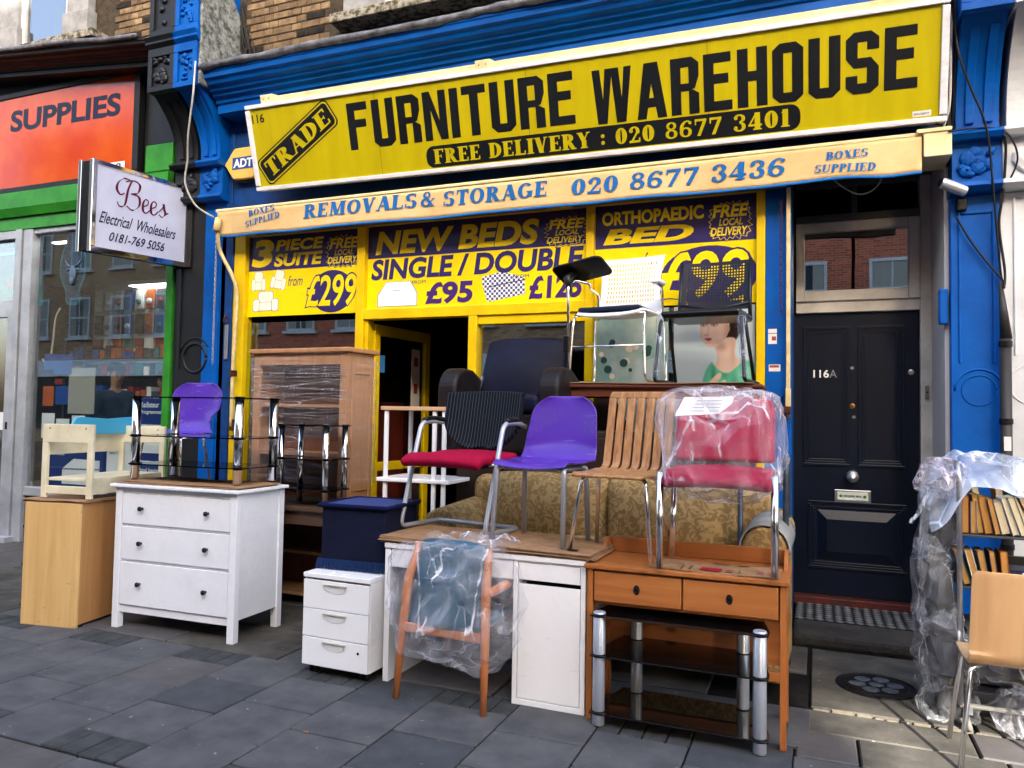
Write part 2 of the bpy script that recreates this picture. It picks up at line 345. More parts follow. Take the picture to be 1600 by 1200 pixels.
# bold serif letters (stems, hairlines, bowls and slab serifs)
def serif(ch, T=.24, t=.09, stencil=False):
    q = []
    def r(x0, y0, x1, y1): q.append([(x0,y0),(x1,y0),(x1,y1),(x0,y1)])
    def sf(x, y, w, up):
        h = .07; r(x-w, y if up else y-h, x+w, y+h if up else y)
    def stem(x, y0=0, y1=1, w=T, s0=True, s1=True):
        r(x-w/2, y0, x+w/2, y1)
        if s0: sf(x, y0, w/2+.09, True)
        if s1: sf(x, y1, w/2+.09, False)
    def diag(x0, y0, x1, y1, w):
        q.append([(x0-w/2,y0),(x0+w/2,y0),(x1+w/2,y1),(x1-w/2,y1)])
    def arc(cx, cy, rx, ry, a0, a1, T_=T, t_=t, n=14):
        a0, a1 = R(a0), R(a1)
        for k in range(n):
            p = []
            for a in (a0+(a1-a0)*k/n, a0+(a1-a0)*(k+1)/n): p.append((cx+rx*math.cos(a), cy+ry*math.sin(a)))
            for a in (a0+(a1-a0)*(k+1)/n, a0+(a1-a0)*k/n): p.append((cx+(rx-T_)*math.cos(a), cy+(ry-t_)*math.sin(a)))
            q.append(p)
    W_ = .8
    if ch == 'A': diag(.12,0,.42,1,.1); diag(.44,1,.74,0,T*1.1); r(.2,.28,.62,.28+t); sf(.1,0,.13,True); sf(.76,0,.2,True); W_ = .9
    elif ch == 'B': stem(.2); arc(.32,.745,.42,.255,-90,90); arc(.32,.26,.48,.27,-90,90); r(.3,.91,.34,1); r(.3,.47,.36,.53); W_ = .82
    elif ch == 'D': stem(.2); arc(.3,.5,.56,.5,-90,90); W_ = .88
    elif ch in 'EFL':
        stem(.2); W_ = .76
        if ch in 'EF': r(.3,.91,.7,1); r(.62,.76,.7,.95); r(.3,.47,.55,.55); r(.5,.4,.56,.62)
        else: W_ = .76
        if ch in 'EL': r(.3,0,.72,.09); r(.65,.05,.73,.26)
        if ch == 'F': W_ = .72
    elif ch == 'G': arc(.46,.5,.46,.5,40,330); r(.62,.1,.62+T,.42); sf(.72,.46,.2,False); W_ = .95
    elif ch == 'I': stem(.2); W_ = .42
    elif ch == 'M': stem(.15,w=.1); diag(.2,1,.52,.05,T*1.0); diag(.5,.05,.82,1,.1); stem(.9,w=T); W_ = 1.12
    elif ch == 'O' or ch == '0': rx = .46 if ch == 'O' else .36; arc(rx,.5,rx,.5,0,360,n=28); W_ = 2*rx+.02
    elif ch == 'P': stem(.2); arc(.32,.72,.44,.28,-90,90); W_ = .78
    elif ch == 'R': stem(.2); arc(.32,.73,.42,.27,-90,90); diag(.44,.48,.74,0,T); sf(.76,0,.16,True); W_ = .9
    elif ch == 'S': arc(.36,.74,.34,.26,40,262,T_=T*.85); arc(.38,.27,.36,.27,-142,82,T_=T*.95); r(.58,.72,.66,.96); r(.02,.05,.1,.3); W_ = .76
    elif ch == 'T': stem(.4,s1=False); r(.02,.9,.78,1); r(.02,.7,.1,.95); r(.7,.7,.78,.95); W_ = .8
    elif ch == 'U': stem(.2,.3,1,s0=False); stem(.76,.3,1,w=.1,s0=False); arc(.44,.33,.365,.33,180,360,T_=.16); W_ = .94
    elif ch == 'V': diag(.18,1,.44,0,T*1.1); diag(.46,0,.72,1,.1); sf(.16,1,.2,False); sf(.74,1,.13,False); W_ = .9
    elif ch == 'X': diag(.16,1,.66,0,T*1.1); diag(.16,0,.64,1,.1); sf(.16,1,.18,False); sf(.66,1,.13,False); sf(.14,0,.13,True); sf(.68,0,.18,True); W_ = .84
    elif ch == 'Y': diag(.16,1,.42,.45,T); diag(.42,.45,.68,1,.1); stem(.43,0,.5,s1=False); sf(.16,1,.18,False); sf(.7,1,.13,False); W_ = .86
    elif ch == '&': arc(.36,.77,.22,.23,0,360,T_=.12,t_=.07); arc(.34,.27,.33,.28,60,340,T_=.2); diag(.26,.68,.72,0,.2); diag(.5,.16,.76,.5,.08); r(.68,.46,.84,.52); W_ = .9
    elif ch == '1': stem(.28,s1=False); q.append([(.05,.78),(.2,.84),(.2,1),(.14,.92)]); W_ = .5
    elif ch == '2': arc(.34,.7,.33,.3,-30,170,T_=.22); diag(.12,0,.52,.62,.14); r(.02,0,.7,.14); r(.62,.1,.7,.3); arc(.14,.72,.12,.1,0,360,T_=.118,t_=.098); W_ = .74
    elif ch == '3': arc(.32,.75,.33,.25,-90,160,T_=.2); arc(.32,.27,.36,.28,-160,90,T_=.22); arc(.12,.78,.11,.1,0,360,T_=.108,t_=.098); arc(.11,.22,.11,.1,0,360,T_=.108,t_=.098); W_ = .72
    elif ch == '4': stem(.5,0,1,s1=False); diag(.06,.3,.46,1,.1); r(.0,.22,.76,.34); W_ = .8
    elif ch == '6': arc(.36,.3,.36,.3,0,360,n=24,T_=.2); arc(.46,.45,.46,.55,75,180,T_=.22); arc(.62,.85,.1,.1,0,360,T_=.098,t_=.098); W_ = .76
    elif ch == '7': r(.04,.86,.72,1); r(.04,.66,.12,.9); diag(.26,0,.62,.88,.2); W_ = .76
    elif ch == '8': arc(.37,.76,.3,.24,0,360,n=24,T_=.17); arc(.37,.27,.36,.28,0,360,n=24,T_=.2); W_ = .76
    elif ch == ':': arc(.14,.2,.12,.12,0,360,T_=.118,t_=.118); arc(.14,.62,.12,.12,0,360,T_=.118,t_=.118); W_ = .3
    return q, W_
def serif_text(s, gap=.09, T=.24, slant=0, word=.42):
    out = []; x = 0
    for ch in s:
        if ch == ' ': x += word; continue
        q, w_ = serif(ch, T)
        for i, p in enumerate(q): out.append(([(px+x+slant*py, py) for px, py in p], i % 12))
        x += w_+gap
    return out

# ================================================================ GROUND
SLAB = mat('paving_slab', c(122,122,124), .75, col2=c(92,93,97), nscale=5, world=True, bump=.35, bscale=90, lo=.3, hi=.7, bdist=.004)
def speckle(m, amt=.5, sc_=55, col=(.42,.42,.44), thr=(.70,.76), ob=False, st=None):
    """small pale spots (gum, lichen) on a surface"""
    t = m.node_tree; p = t.nodes['Principled BSDF']; old = p.inputs['Base Color'].links[0].from_socket
    g = t.nodes.new('ShaderNodeNewGeometry'); n = t.nodes.new('ShaderNodeTexNoise'); n.inputs['Scale'].default_value = sc_; n.inputs['Detail'].default_value = 1
    src = g.outputs['Position']
    if ob: src = t.nodes.new('ShaderNodeTexCoord').outputs['Object']
    if st: mq = t.nodes.new('ShaderNodeMapping'); mq.inputs['Scale'].default_value = st; mq.inputs['Rotation'].default_value = (.3, .5, .2); t.links.new(src, mq.inputs[0]); src = mq.outputs[0]
    t.links.new(src, n.inputs['Vector'])
    mr = t.nodes.new('ShaderNodeMapRange'); mr.inputs[1].default_value = thr[0]; mr.inputs[2].default_value = thr[1]; mr.inputs[4].default_value = amt
    t.links.new(n.outputs[0], mr.inputs[0])
    mx = t.nodes.new('ShaderNodeMix'); mx.data_type = 'RGBA'; mx.inputs[7].default_value = (*col, 1)
    t.links.new(mr.outputs[0], mx.inputs[0]); t.links.new(old, mx.inputs[6]); t.links.new(mx.outputs[2], p.inputs['Base Color'])
speckle(SLAB, .35, 22, thr=(.74,.78))
SLAB2 = mat('paving_slab_brownish', c(124,120,120), .75, col2=c(102,98,98), nscale=5, world=True, bump=.35, bscale=90, lo=.3, hi=.7, bdist=.004); speckle(SLAB2, .3, 22, thr=(.74,.78))
SLAB3 = mat('paving_slab_dark', c(102,105,110), .75, col2=c(80,83,88), nscale=6, world=True, bump=.35, bscale=90, lo=.3, hi=.7, bdist=.004); speckle(SLAB3, .3, 25, thr=(.74,.78))
SETT = mat('dark_paving_block', c(94,97,98), .8, col2=c(72,75,76), nscale=9, world=True, bump=.5, bscale=90, bdist=.004)
GROUT = mat('dirty_joint', c(38,38,38), .95, col2=c(26,26,26), nscale=20, world=True, bump=.6, bscale=120)
STONE = mat('old_forecourt_stone', c(120,116,108), .85, col2=c(84,82,78), nscale=4, world=True, bump=.5, bscale=50, bdist=.006); speckle(STONE, .3, 25, thr=(.74,.78))
TARMAC = mat('tarmac', c(70,70,74), .9, col2=c(54,54,58), nscale=30, world=True, bump=.6, bscale=200)
KERB = mat('granite_kerb', c(140,138,134), .8, col2=c(110,108,106), nscale=30, world=True, bump=.3)

g = tag(obj('road', B(-200, 200, -200, 60, -.5, -.12), TARMAC), 'dark tarmac road along the shop parade', kind='structure')
kb = MB()
for i in range(40): kb.box(-20+i*.92, -20+i*.92+.91, -1.9, -1.75, -.3, 0)
tag(obj('kerb', kb, KERB, bevel=.01), kind='structure')
rm = MB()
for i in range(12): rm.box(-20+i*4, -18+i*4, -6.05, -5.95, -.119, -.1155)
tag(obj('road_marking', rm, mat('white_line_paint', (.7,.7,.68), .7)), kind='structure')
tag(obj('far_pavement', B(-60, 60, -12.2, -9.8, -.3, 0), STONE), kind='structure')

pave = thing('pavement', None, None, kind='structure')
obj('bedding', B(-20, 9, -1.75, 9.9, -.4, -.014), GROUT, pave)
_sl = {}
def slab(x0, x1, y0, y1, m, gap=.009, name='slab', z=0, tilt=True):
    w_, d_ = x1-x0-gap, y1-y0-gap
    k = (round(w_, 3), round(d_, 3), m.name)
    if k not in _sl:
        q = B(-w_/2, w_/2, -d_/2, d_/2, -.045, 0).mesh(name); q.materials.append(m)
        _sl[k] = q
    o = bpy.data.objects.new(name, _sl[k]); link(o, pave)
    o.location = ((x0+x1)/2, (y0+y1)/2, z+random.uniform(-.002, .0025))
    if tilt: o.rotation_euler = (random.uniform(-.004,.004), random.uniform(-.004,.004), random.uniform(-.003,.003))
    q = o.modifiers.new('bevel', 'BEVEL'); q.width = .006; q.segments = 1
    return o
CW, X0 = .4455, -1.43
SM = [SLAB]*5+[SLAB2]+[SLAB3]*2
for i in range(-15, 3):
    xa = X0+i*CW; xb = xa+CW; odd = (i % 2)
    # joints run straight away from the kerb; every other column is shifted half a slab, blocks fill the ends
    y = 2.41
    if i % 2 == 0:
        segs = [('b', .2), ('s', .39), ('s', .39), ('s', .39)]
    else:
        segs = [('s', .39), ('s', .39), ('s', .39), ('b', .2)]
    for kind, L in segs:
        if kind == 's': slab(xa, xb, y, y+L, random.choice(SM))
        else:
            for k in range(4): slab(xa+k*CW/4, xa+(k+1)*CW/4, y, y+L, SETT, .007, 'paving_block')
        y += L
for j, (y0, y1) in enumerate(((1.2, 1.8), (1.8, 2.4))):
    x = -7+.3*j
    while x < 1.5:
        slab(x, x+.75, y0, y1, random.choice(SM), .009); x += .75
# old irregular flagstones under the goods and along the shop fronts
for j, (y0, y1) in enumerate(((3.69, 4.005), (4.01, 4.31), (4.31, 4.9), (4.9, 5.45), (5.45, 5.98))):
    x = -10.2+.37*j
    if j < 2: x = -.09
    while x < (1.7 if j < 2 else -.75):
        L = random.uniform(.6, .95)
        if j < 2: L = (.27 if j == 0 else .78) if x < 0 else random.uniform(.5,.65)
        if j >= 2 and x+L > -.45: L = -.045-x
        if L > .1: slab(x, x+L, y0, y1, random.choice([STONE, STONE, SLAB2]), .012, 'flagstone')
        x += L
for y0, y1 in ((2.4,2.82),(2.825,3.25),(3.255,3.685)):
    x = -.09-random.uniform(0,.01)
    while x < 1.7: slab(x, x+.56, y0, y1, random.choice(SM)); x += .56
y = 3.79
for y0, y1 in ((3.785,4.30),):
    x = -10.2
    while x < -.1:
        L = min(random.uniform(.6,.9), -.095-x); L = L if L > .12 else .12; slab(x, x+L, y0, y1, random.choice([STONE,SLAB,SLAB2]), .012, 'flagstone'); x += L
fore = slab(-.03, .72, 4.33, 5.42, STONE, .01, 'forecourt_stone', z=.004, tilt=False)
slab(.73, 1.75, 4.33, 5.42, STONE, .01, 'forecourt_stone'); slab(.73, 1.75, 5.43, 5.8, STONE, .01, 'forecourt_stone')
mt = mat('crumbling_mortar', c(128,122,110), .9, col2=c(120,112,98), nscale=30, world=True, bump=.7, bscale=60)
x = -.02
while x < .74:
    L = random.uniform(.05, .16); slab(x, x+L, 4.308+random.uniform(-.008,.010), 4.332, mt, random.choice((.006,.012,.02)), 'mortar_lump', z=random.uniform(.0,.006)); x += L

# round coal-hole cover let into the forecourt stone
ch = thing('coal_hole_cover', 'round black iron cover with pale round lights in the stone before the black door', 'drain cover', (.315, 4.80, .004))
IRON = mat('black_iron', c(30,31,34), .5, metal=.4, col2=c(45,42,40), nscale=30, bump=.3)
obj('ring', MB().lathe([(.0,.0),(.21,.0),(.21,.010),(.195,.014),(.19,.008),(.17,.008),(.165,.012),(0,.012)], 40), IRON, ch)
GL = mat('worn_glass_lens', c(120,130,145), .3, col2=c(90,98,110), nscale=20)
for k in range(6):
    a = k*PI/3+.2; rr = .105 if k < 5 else .105
    obj('glass_lens', MB().lathe([(0,.010),(.046,.0125),(.042,.0155),(0,.0165)], 20), GL, ch, loc=(.1*math.cos(a), .1*math.sin(a), 0), smooth=True)
obj('glass_lens', MB().lathe([(0,.010),(.04,.0125),(.036,.0155),(0,.0165)], 20), GL, ch, smooth=True)

# ================================================================ SHOP BUILDING (blue)
BRICK = mat('stock_brick', c(138,116,90), .9, col2=c(96,80,64), nscale=11, world=True, bump=.6, bscale=70, lo=.3, hi=.7)
BRICK2 = mat('stock_brick_pale', c(158,134,104), .9, col2=c(110,92,72), nscale=11, world=True, bump=.6, bscale=70)
BRICKD = mat('sooty_brick', c(62,56,52), .9, col2=c(38,36,35), nscale=13, world=True, bump=.6, bscale=70)
MORTAR = mat('mortar', c(96,84,70), .95, col2=c(64,58,50), nscale=14, world=True, bump=.5, bscale=80)
bld = thing('shop_building', 'brick terrace shop painted blue with yellow framed shopfront and black side door', 'shop building', (0, 6, 0))
def W(o):      # children are built in world coordinates: undo the parent's place
    o.location = Vector(o.location)-bld.location; return o
def bobj(name, mb, m, **k):
    o = obj(name, mb, m, bld, **k); o.location = o.location-Vector((0, 6, 0)); return o
def lobj(par):
    def f(name, mb, m, **k):
        o = obj(name, mb, m, par, **k); o.location = Vector(o.location)-Vector(par.location); return o
    return f
wall = bobj('brick_wall', B(-5.42, 3.2, 5.862, 6.5, 3.6, 11).box(-5.9, -5.42, 5.862, 6.5, 5.3, 11), MORTAR)
def brick_field(par, off, x0, x1, z0, z1, holes=()):
    ms = {}
    for m in (BRICK, BRICK2, BRICKD):
        q = B(-.108, .108, -.0, .06, -.0325, .0325).mesh('brick'); q.materials.append(m); ms[m.name] = q
        q = B(-.052, .052, -.0, .06, -.0325, .0325).mesh('brick'); q.materials.append(m); ms[m.name+'h'] = q
    r_ = 0; z = z0
    while z < z1:
        x = x0 + (.0 if r_ % 2 else .06); hd = 0
        while x < x1:
            half = (hd % 2 == 1); wd = .11 if half else .225
            xc = x+wd/2; hd += 1
            if not any(a-.1 < xc < b+.1 and c_-.03 < z < d+.03 for a, b, c_, d in holes):
                m = BRICKD if z < z0+.2 else random.choice((BRICK, BRICK, BRICK2, BRICK, BRICKD) if random.random() < .25 else (BRICK, BRICK2))
                o = bpy.data.objects.new('brick', ms[m.name+('h' if half else '')]); link(o, par)
                o.location = Vector((xc, 5.853+random.uniform(-.003, .003), z))-off
                q = o.modifiers.new('bevel', 'BEVEL'); q.width = .006; q.segments = 1
            x += wd
        z += .075; r_ += 1
OFF = Vector((0, 0, 0))
brick_field(wall, OFF, -5.3, -3.35, 4.86, 5.62, holes=((-4.2, -1.4, 5.08, 9),))
# centre upstairs window
def upstairs(fobj, x0, x1, z0, piers, panes):
    fobj('window_sill', B(x0, x1, 5.66, 5.95, z0-.09, z0), mat('mossy_sill', c(178,172,158), .9, col2=c(88,84,66), nscale=18, world=True, bump=.8, bscale=45, lo=.42, hi=.58), bevel=.012)
    for a, b in piers: fobj('stone_pier', B(a, b, 5.76, 5.86, z0+.1, z0+2.4).box(a-.03, b+.03, 5.73, 5.86, z0, z0+.28), WINST, bevel=.01)
    for a, b in panes:
        f = fobj('window', B(a, b, 5.80, 5.86, z0, z0+.09).box(a, a+.07, 5.80, 5.86, z0+.09, z0+2.4).box(b-.07, b, 5.80, 5.86, z0+.09, z0+2.4), SASH, bevel=.004)
        p = obj('pane', B(a+.07, b-.07, 5.832, 5.838, z0+.09, z0+2.4), glass('sky_tinted_glass', (.35,.42,.52), .22), f)  # blue tint paints the reflected sky into the pane
        cu = MB().grid(lambda u, v: (a+.07+(b-a-.14)*u, 5.852+.005*math.sin(u*50), z0+.05+2.3*v), 40, 2)
        obj('curtain', cu, mat('pale_curtain', c(120,135,165), .8), f)
upstairs(bobj, -4.16, -1.3, 5.17, [(-4.03, -3.68), (-2.0, -1.65)], [(-3.68, -2.0)])
# cornice: a moulded blue run
def run(prof, x0, x1, slope=0.0, xs=-6.0, wob=0, n=1):
    mb = MB(); k = len(prof); xsn = [x0+(x1-x0)*i/n for i in range(n+1)]
    vs_ = []
    for x in xsn:
        for (y, z) in prof: vs_.append((x, y+(random.uniform(-wob, wob) if wob else 0), z+(xs-x)*slope+(random.uniform(-wob, wob) if wob else 0)))
    fs = []
    for i in range(n):
        for j in range(k): fs.append((i*k+j, i*k+(j+1) % k, (i+1)*k+(j+1) % k, (i+1)*k+j))
    fs.append(tuple(range(k))); fs.append(tuple(n*k+j for j in range(k))[::-1])
    return mb.add(vs_, fs)
CORN = [(5.86,4.36),(5.58,4.36),(5.58,4.44),(5.56,4.45),(5.55,4.48),(5.51,4.50),(5.50,4.53),(5.47,4.535),(5.46,4.56),(5.42,4.575),(5.40,4.61),(5.375,4.62),(5.37,4.66),(5.36,4.67),(5.36,4.70),(5.86,4.74)]
bobj('cornice', run(CORN, -5.36, .83), BLUE)
ld = smooth_path([(-5.38+i*.42, 5.345+random.uniform(-.012,.012), 4.712+random.uniform(-.010,.010)) for i in range(16)], 4)
bobj('lead_flashing', MB().tube(ld, [.032+random.uniform(-.006,.007) for _ in ld], 10).box(-5.38, .85, 5.36, 5.86, 4.742, 4.752), LEAD, smooth=True)
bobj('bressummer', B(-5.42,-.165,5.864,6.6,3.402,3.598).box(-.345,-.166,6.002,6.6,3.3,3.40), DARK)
bobj('terracotta_spike', MB().lathe([(.035,0),(.035,.02),(.02,.03),(.025,.05),(.016,.09),(0,.1)], 12), mat('terracotta', c(170,90,55), .8), loc=(-4.72, 5.6, 4.755))
bobj('fallen_brick', B(-.1,.1,-.05,.05,0,.04), mat('terracotta', c(170,90,55), .8), loc=(-4.95, 5.62, 4.753), rot=(0,0,.3))
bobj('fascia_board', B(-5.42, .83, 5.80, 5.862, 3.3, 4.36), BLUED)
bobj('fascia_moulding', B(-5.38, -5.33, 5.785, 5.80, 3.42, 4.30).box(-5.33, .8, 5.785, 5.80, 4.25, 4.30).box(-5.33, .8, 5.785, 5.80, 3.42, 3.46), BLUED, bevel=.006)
# narrow strips either side of the shopfront
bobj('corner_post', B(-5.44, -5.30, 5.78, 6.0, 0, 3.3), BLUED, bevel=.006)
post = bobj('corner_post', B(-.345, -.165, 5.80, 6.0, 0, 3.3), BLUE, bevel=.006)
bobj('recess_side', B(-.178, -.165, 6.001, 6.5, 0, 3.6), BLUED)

# ---- brackets and pilasters at either end
def blob(mb, cx, cy, cz, rx, ry, rz, n=8, M=None):
    vs_ = []; fs = []
    for i in range(n//2+1):
        th = PI*i/(n//2)
        for k in range(n): vs_.append((cx+rx*math.sin(th)*math.cos(2*PI*k/n), cy+ry*math.sin(th)*math.sin(2*PI*k/n), cz+rz*math.cos(th)))
    for i in range(n//2):
        for k in range(n): fs.append((i*n+k, i*n+(k+1) % n, (i+1)*n+(k+1) % n, (i+1)*n+k))
    mb.add(vs_, fs, M)
def carve(x0, x1, y, z0, z1, n, seed):
    rnd = random.Random(seed); mb = MB()
    for _ in range(n):
        a = rnd.uniform(.25, .6)*(x1-x0)*.36; b = a*rnd.uniform(.5, 1.1)
        cx, cz = rnd.uniform(x0+a, x1-a), rnd.uniform(z0+b, z1-b)
        blob(mb, 0, 0, 0, a, .022, b, 10, Matrix.Translation((cx, y, cz)) @ Matrix.Rotation(rnd.uniform(-1, 1), 4, 'Y'))
    return mb
def px_(poly, x0, x1):      # a profile given in (y, z) extruded along x
    return MB().add([(x0, y, z) for y, z in poly]+[(x1, y, z) for y, z in poly],
        [tuple(range(len(poly)))[::-1], tuple(range(len(poly), 2*len(poly)))]+[(i, (i+1) % len(poly), len(poly)+(i+1) % len(poly), len(poly)+i) for i in range(len(poly))])
def bracket(fo, x0, x1, m, zb, zs, seed, top=True, sh=(5.78, 5.86)):
    """front block, scrolled console, leaf cap and shaft; zb = underside of the block, zs = foot of the console"""
    b = fo('bracket_block', B(x0, x1, 5.33, 5.86, zb, zb+.42), m, bevel=.008)
    fo('block_border', B(x0, x1, 5.305, 5.33, zb, zb+.05).box(x0, x1, 5.305, 5.33, zb+.34, zb+.42).box(x0, x0+.05, 5.305, 5.33, zb+.05, zb+.34).box(x1-.05, x1, 5.305, 5.33, zb+.05, zb+.34), m, bevel=.004)
    fo('carved_flower', carve(x0+.04, x1-.04, 5.325, zb+.05, zb+.34, 16, seed), m, smooth=True)
    if top:
        fo('bracket_moulding', px_([(5.86,zb+.42),(5.32,zb+.42),(5.28,zb+.46),(5.285,zb+.48),(5.26,zb+.52),(5.86,zb+.53)], x0-.02, x1+.02), m, bevel=.004)
        fo('bracket_top_block', B(x0, x1, 5.33, 5.86, zb+.53, zb+1.25), m, bevel=.008)
        fo('block_border', B(x0, x1, 5.305, 5.33, zb+.53, zb+.6).box(x0, x0+.05, 5.305, 5.33, zb+.6, zb+1.2).box(x1-.05, x1, 5.305, 5.33, zb+.6, zb+1.2), m, bevel=.004)
        fo('carved_leaf', carve(x0+.05, x1-.05, 5.325, zb+.6, zb+1.15, 20, seed+1), m, smooth=True)
    L = zb-zs; prof = [(5.86, zb), (5.37, zb)]
    for k in range(1, 11):
        t = k/10; prof.append((5.37+.30*(1-(1-t)**2.2), zb-L*t*.92))
    prof += [(5.67, zs), (5.86, zs)]
    fo('console', px_(prof, x0+.02, x1-.02), m)
    for a in (.25, .62):
        xc = x0+(x1-x0)*a; pr = [(y-.018, z) for y, z in prof[2:-2]]+[(y+.03, z) for y, z in reversed(prof[2:-2])]
        fo('console_rib', px_(pr, xc, xc+.05), m, bevel=.004)
    fo('console_ledge', px_([(5.86,zs),(5.62,zs),(5.6,zs-.025),(5.63,zs-.06),(5.86,zs-.06)], x0-.01, x1+.01), m, bevel=.004)
    fo('carved_capital', carve(x0+.01, x1-.01, 5.68, zs-.3, zs-.07, 12, seed+2).box(x0, x1, 5.69, 5.86, zs-.33, zs-.06), m, smooth=False)
    fo('capital_ledge', px_([(5.86,zs-.33),(5.66,zs-.33),(5.65,zs-.36),(5.69,zs-.39),(5.86,zs-.39)], x0-.01, x1+.01), m, bevel=.004)
    fo('pilaster', B(x0, x1, 5.78, 5.86, 0, zs-.39), m, bevel=.006)
bracket(bobj, -5.66, -5.38, BLUE, 4.545, 3.95, 11)
bobj('pilaster_rim', B(-5.5, -5.455, 5.768, 5.785, .2, 3.5), BLUE, bevel=.008)
# worn side of the bracket, rounded at the back
sp = [(5.33,4.56),(5.86,4.56),(5.86,4.85)]+[(5.60+.26*math.cos(t), 5.22+.40*math.sin(t)) for t in [i*PI/2/8 for i in range(9)]]+[(5.33,5.70)]
bobj('bracket_side', px_([(y, z) for y, z in sp], -5.379, -5.345), STONEG, bevel=.01)
bracket(bobj, .84, 1.125, BLUE, 4.07, 3.42, 31)
bobj('pilaster_panel', B(.885, .90, 5.768, 5.785, 1.9, 2.92).box(1.08, 1.095, 5.768, 5.785, 1.9, 2.92).box(.90, 1.08, 5.768, 5.785, 2.9, 2.92), BLUE, bevel=.005)
def ring_(cx, cz, r, t, y0, y1, a0=0, a1=2*PI, n=32):
    mb = MB(); pts = [(cx+r*math.cos(a0+(a1-a0)*k/n), (y0+y1)/2, cz+r*math.sin(a0+(a1-a0)*k/n)) for k in range(n+1)]
    return mb.tube(pts, t, 6)
bobj('pilaster_roundel', ring_(1.0, 1.72, .1, .006, 5.77, 5.79).tube([(1.0+.14*math.cos(k*PI/12), 5.78, 1.72+.14*math.sin(k*PI/12)) for k in range(13)], .008, 6), BLUE, smooth=True)

# ---- yellow shopfront
sf_ = bobj('shopfront_frame', B(-5.30, -5.165, 5.80, 5.92, .45, 3.3).box(-3.885, -3.80, 5.80, 5.92, 0, 3.3).box(-1.72, -1.655, 5.80, 5.92, .45, 3.3).box(-.41, -.347, 5.80, 5.92, .45, 3.3)
    .box(-3.80, -1.72, 5.80, 5.92, 2.345, 2.435).box(-5.165, -3.885, 5.81, 5.92, 3.2, 3.3).box(-3.80, -1.72, 5.81, 5.92, 3.2, 3.3).box(-1.655, -.41, 5.81, 5.92, 3.2, 3.3)
    .box(-5.165, -3.885, 5.82, 5.94, .45, .53).box(-1.655, -.41, 5.82, 5.94, .45, .53).box(-2.75, -2.67, 5.80, 5.92, 0, 2.345).box(-2.67, -1.72, 5.82, 5.92, 2.27, 2.345).box(-2.67, -1.72, 5.82, 5.92, .45, .56), YEL, bevel=.006)
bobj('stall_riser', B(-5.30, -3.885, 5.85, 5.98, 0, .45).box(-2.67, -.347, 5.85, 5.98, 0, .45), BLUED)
for a, b, z0 in ((-5.165, -3.885, .53), (-1.655, -.41, .53), (-2.67, -1.72, .56)):
    bobj('shop_pane', B(a, b, 5.865, 5.872, z0, 2.36 if a != -2.67 else 2.27), GLASS)
NAVY = mat('navy_print', c(70,60,132), .22, spec=.6, col2=c(62,52,124), nscale=2, world=True)
YP = mat('yellow_print', c(252,224,10), .25, spec=.3, col2=c(240,210,14), nscale=2, world=True)
PUR = mat('purple_print', c(84,46,140), .25, spec=.8)
WPR = mat('cream_print', c(235,225,205), .4)
GPR = mat('grey_print', c(150,150,170), .4)
FA = frame((0, 5.858, 0), (1,0,0), (0,0,1))
def gpoly(par, pts, m, z, name='print'):
    me = bpy.data.meshes.new(name); me.from_pydata([tuple(FA @ Vector((x, y, z))) for x, y in pts], [], [tuple(range(len(pts)))]); me.update(); me.materials.append(m)
    o = bpy.data.objects.new(name, me); link(o, par); o.location = -par.location if par.parent is None else o.location; return o
def star(cx, cy, rx, ry, n=22, seed=1):
    rnd = random.Random(seed); o = []
    for k in range(2*n):
        q = (1.0 if k % 2 == 0 else .84)*rnd.uniform(.93, 1.03); a = 2*PI*k/(2*n)
        ca, sa = math.cos(a), math.sin(a); s_ = 1/max(abs(ca), abs(sa)); s_ = .35+.65*min(s_, 1.3)
        o.append((cx+rx*q*ca*s_, cy+ry*q*sa*s_))
    return o
def graphic(x0, x1, z0, z1, nz):
    p = thing('window_graphic', None, None); p.parent = bld; p.location = (0, -6, 0)
    gpoly(p, [(x0, z0), (x1, z0), (x1, z1), (x0, z1)], YP, 0, 'yellow_sheet')
    gpoly(p, [(x0, nz), (x1, nz), (x1, z1), (x0, z1)], NAVY, .0012, 'navy_band')
    return p
def T(p, s, x0, z0, x1, z1, m, z=.003, bold=.02, shear=0, name='lettering', rot=0): return text(s, p, at(FA, x0, z0, z, rot), x1-x0, z1-z0, m, bold, shear, name)
def free(p, cx, cz, wx, wz, seed):
    gpoly(p, star(cx, cz, wx*.56, wz*.60, seed=seed), NAVY, .0020, 'burst'); 
    gpoly(p, star(cx, cz, wx*.535, wz*.57, seed=seed), YP, .0024, 'burst_line'); gpoly(p, star(cx, cz, wx*.515, wz*.55, seed=seed), NAVY, .0028, 'burst')
    T(p, 'FREE', cx-wx*.42, cz+wz*.10, cx+wx*.44, cz+wz*.46, YP, .0034, .03, .2)
    T(p, 'LOCAL', cx-wx*.26, cz-wz*.14, cx+wx*.3, cz+wz*.06, YP, .0034, .024, .2)
    T(p, 'DELIVERY', cx-wx*.46, cz-wz*.42, cx+wx*.42, cz-wz*.18, YP, .0034, .024, .2)
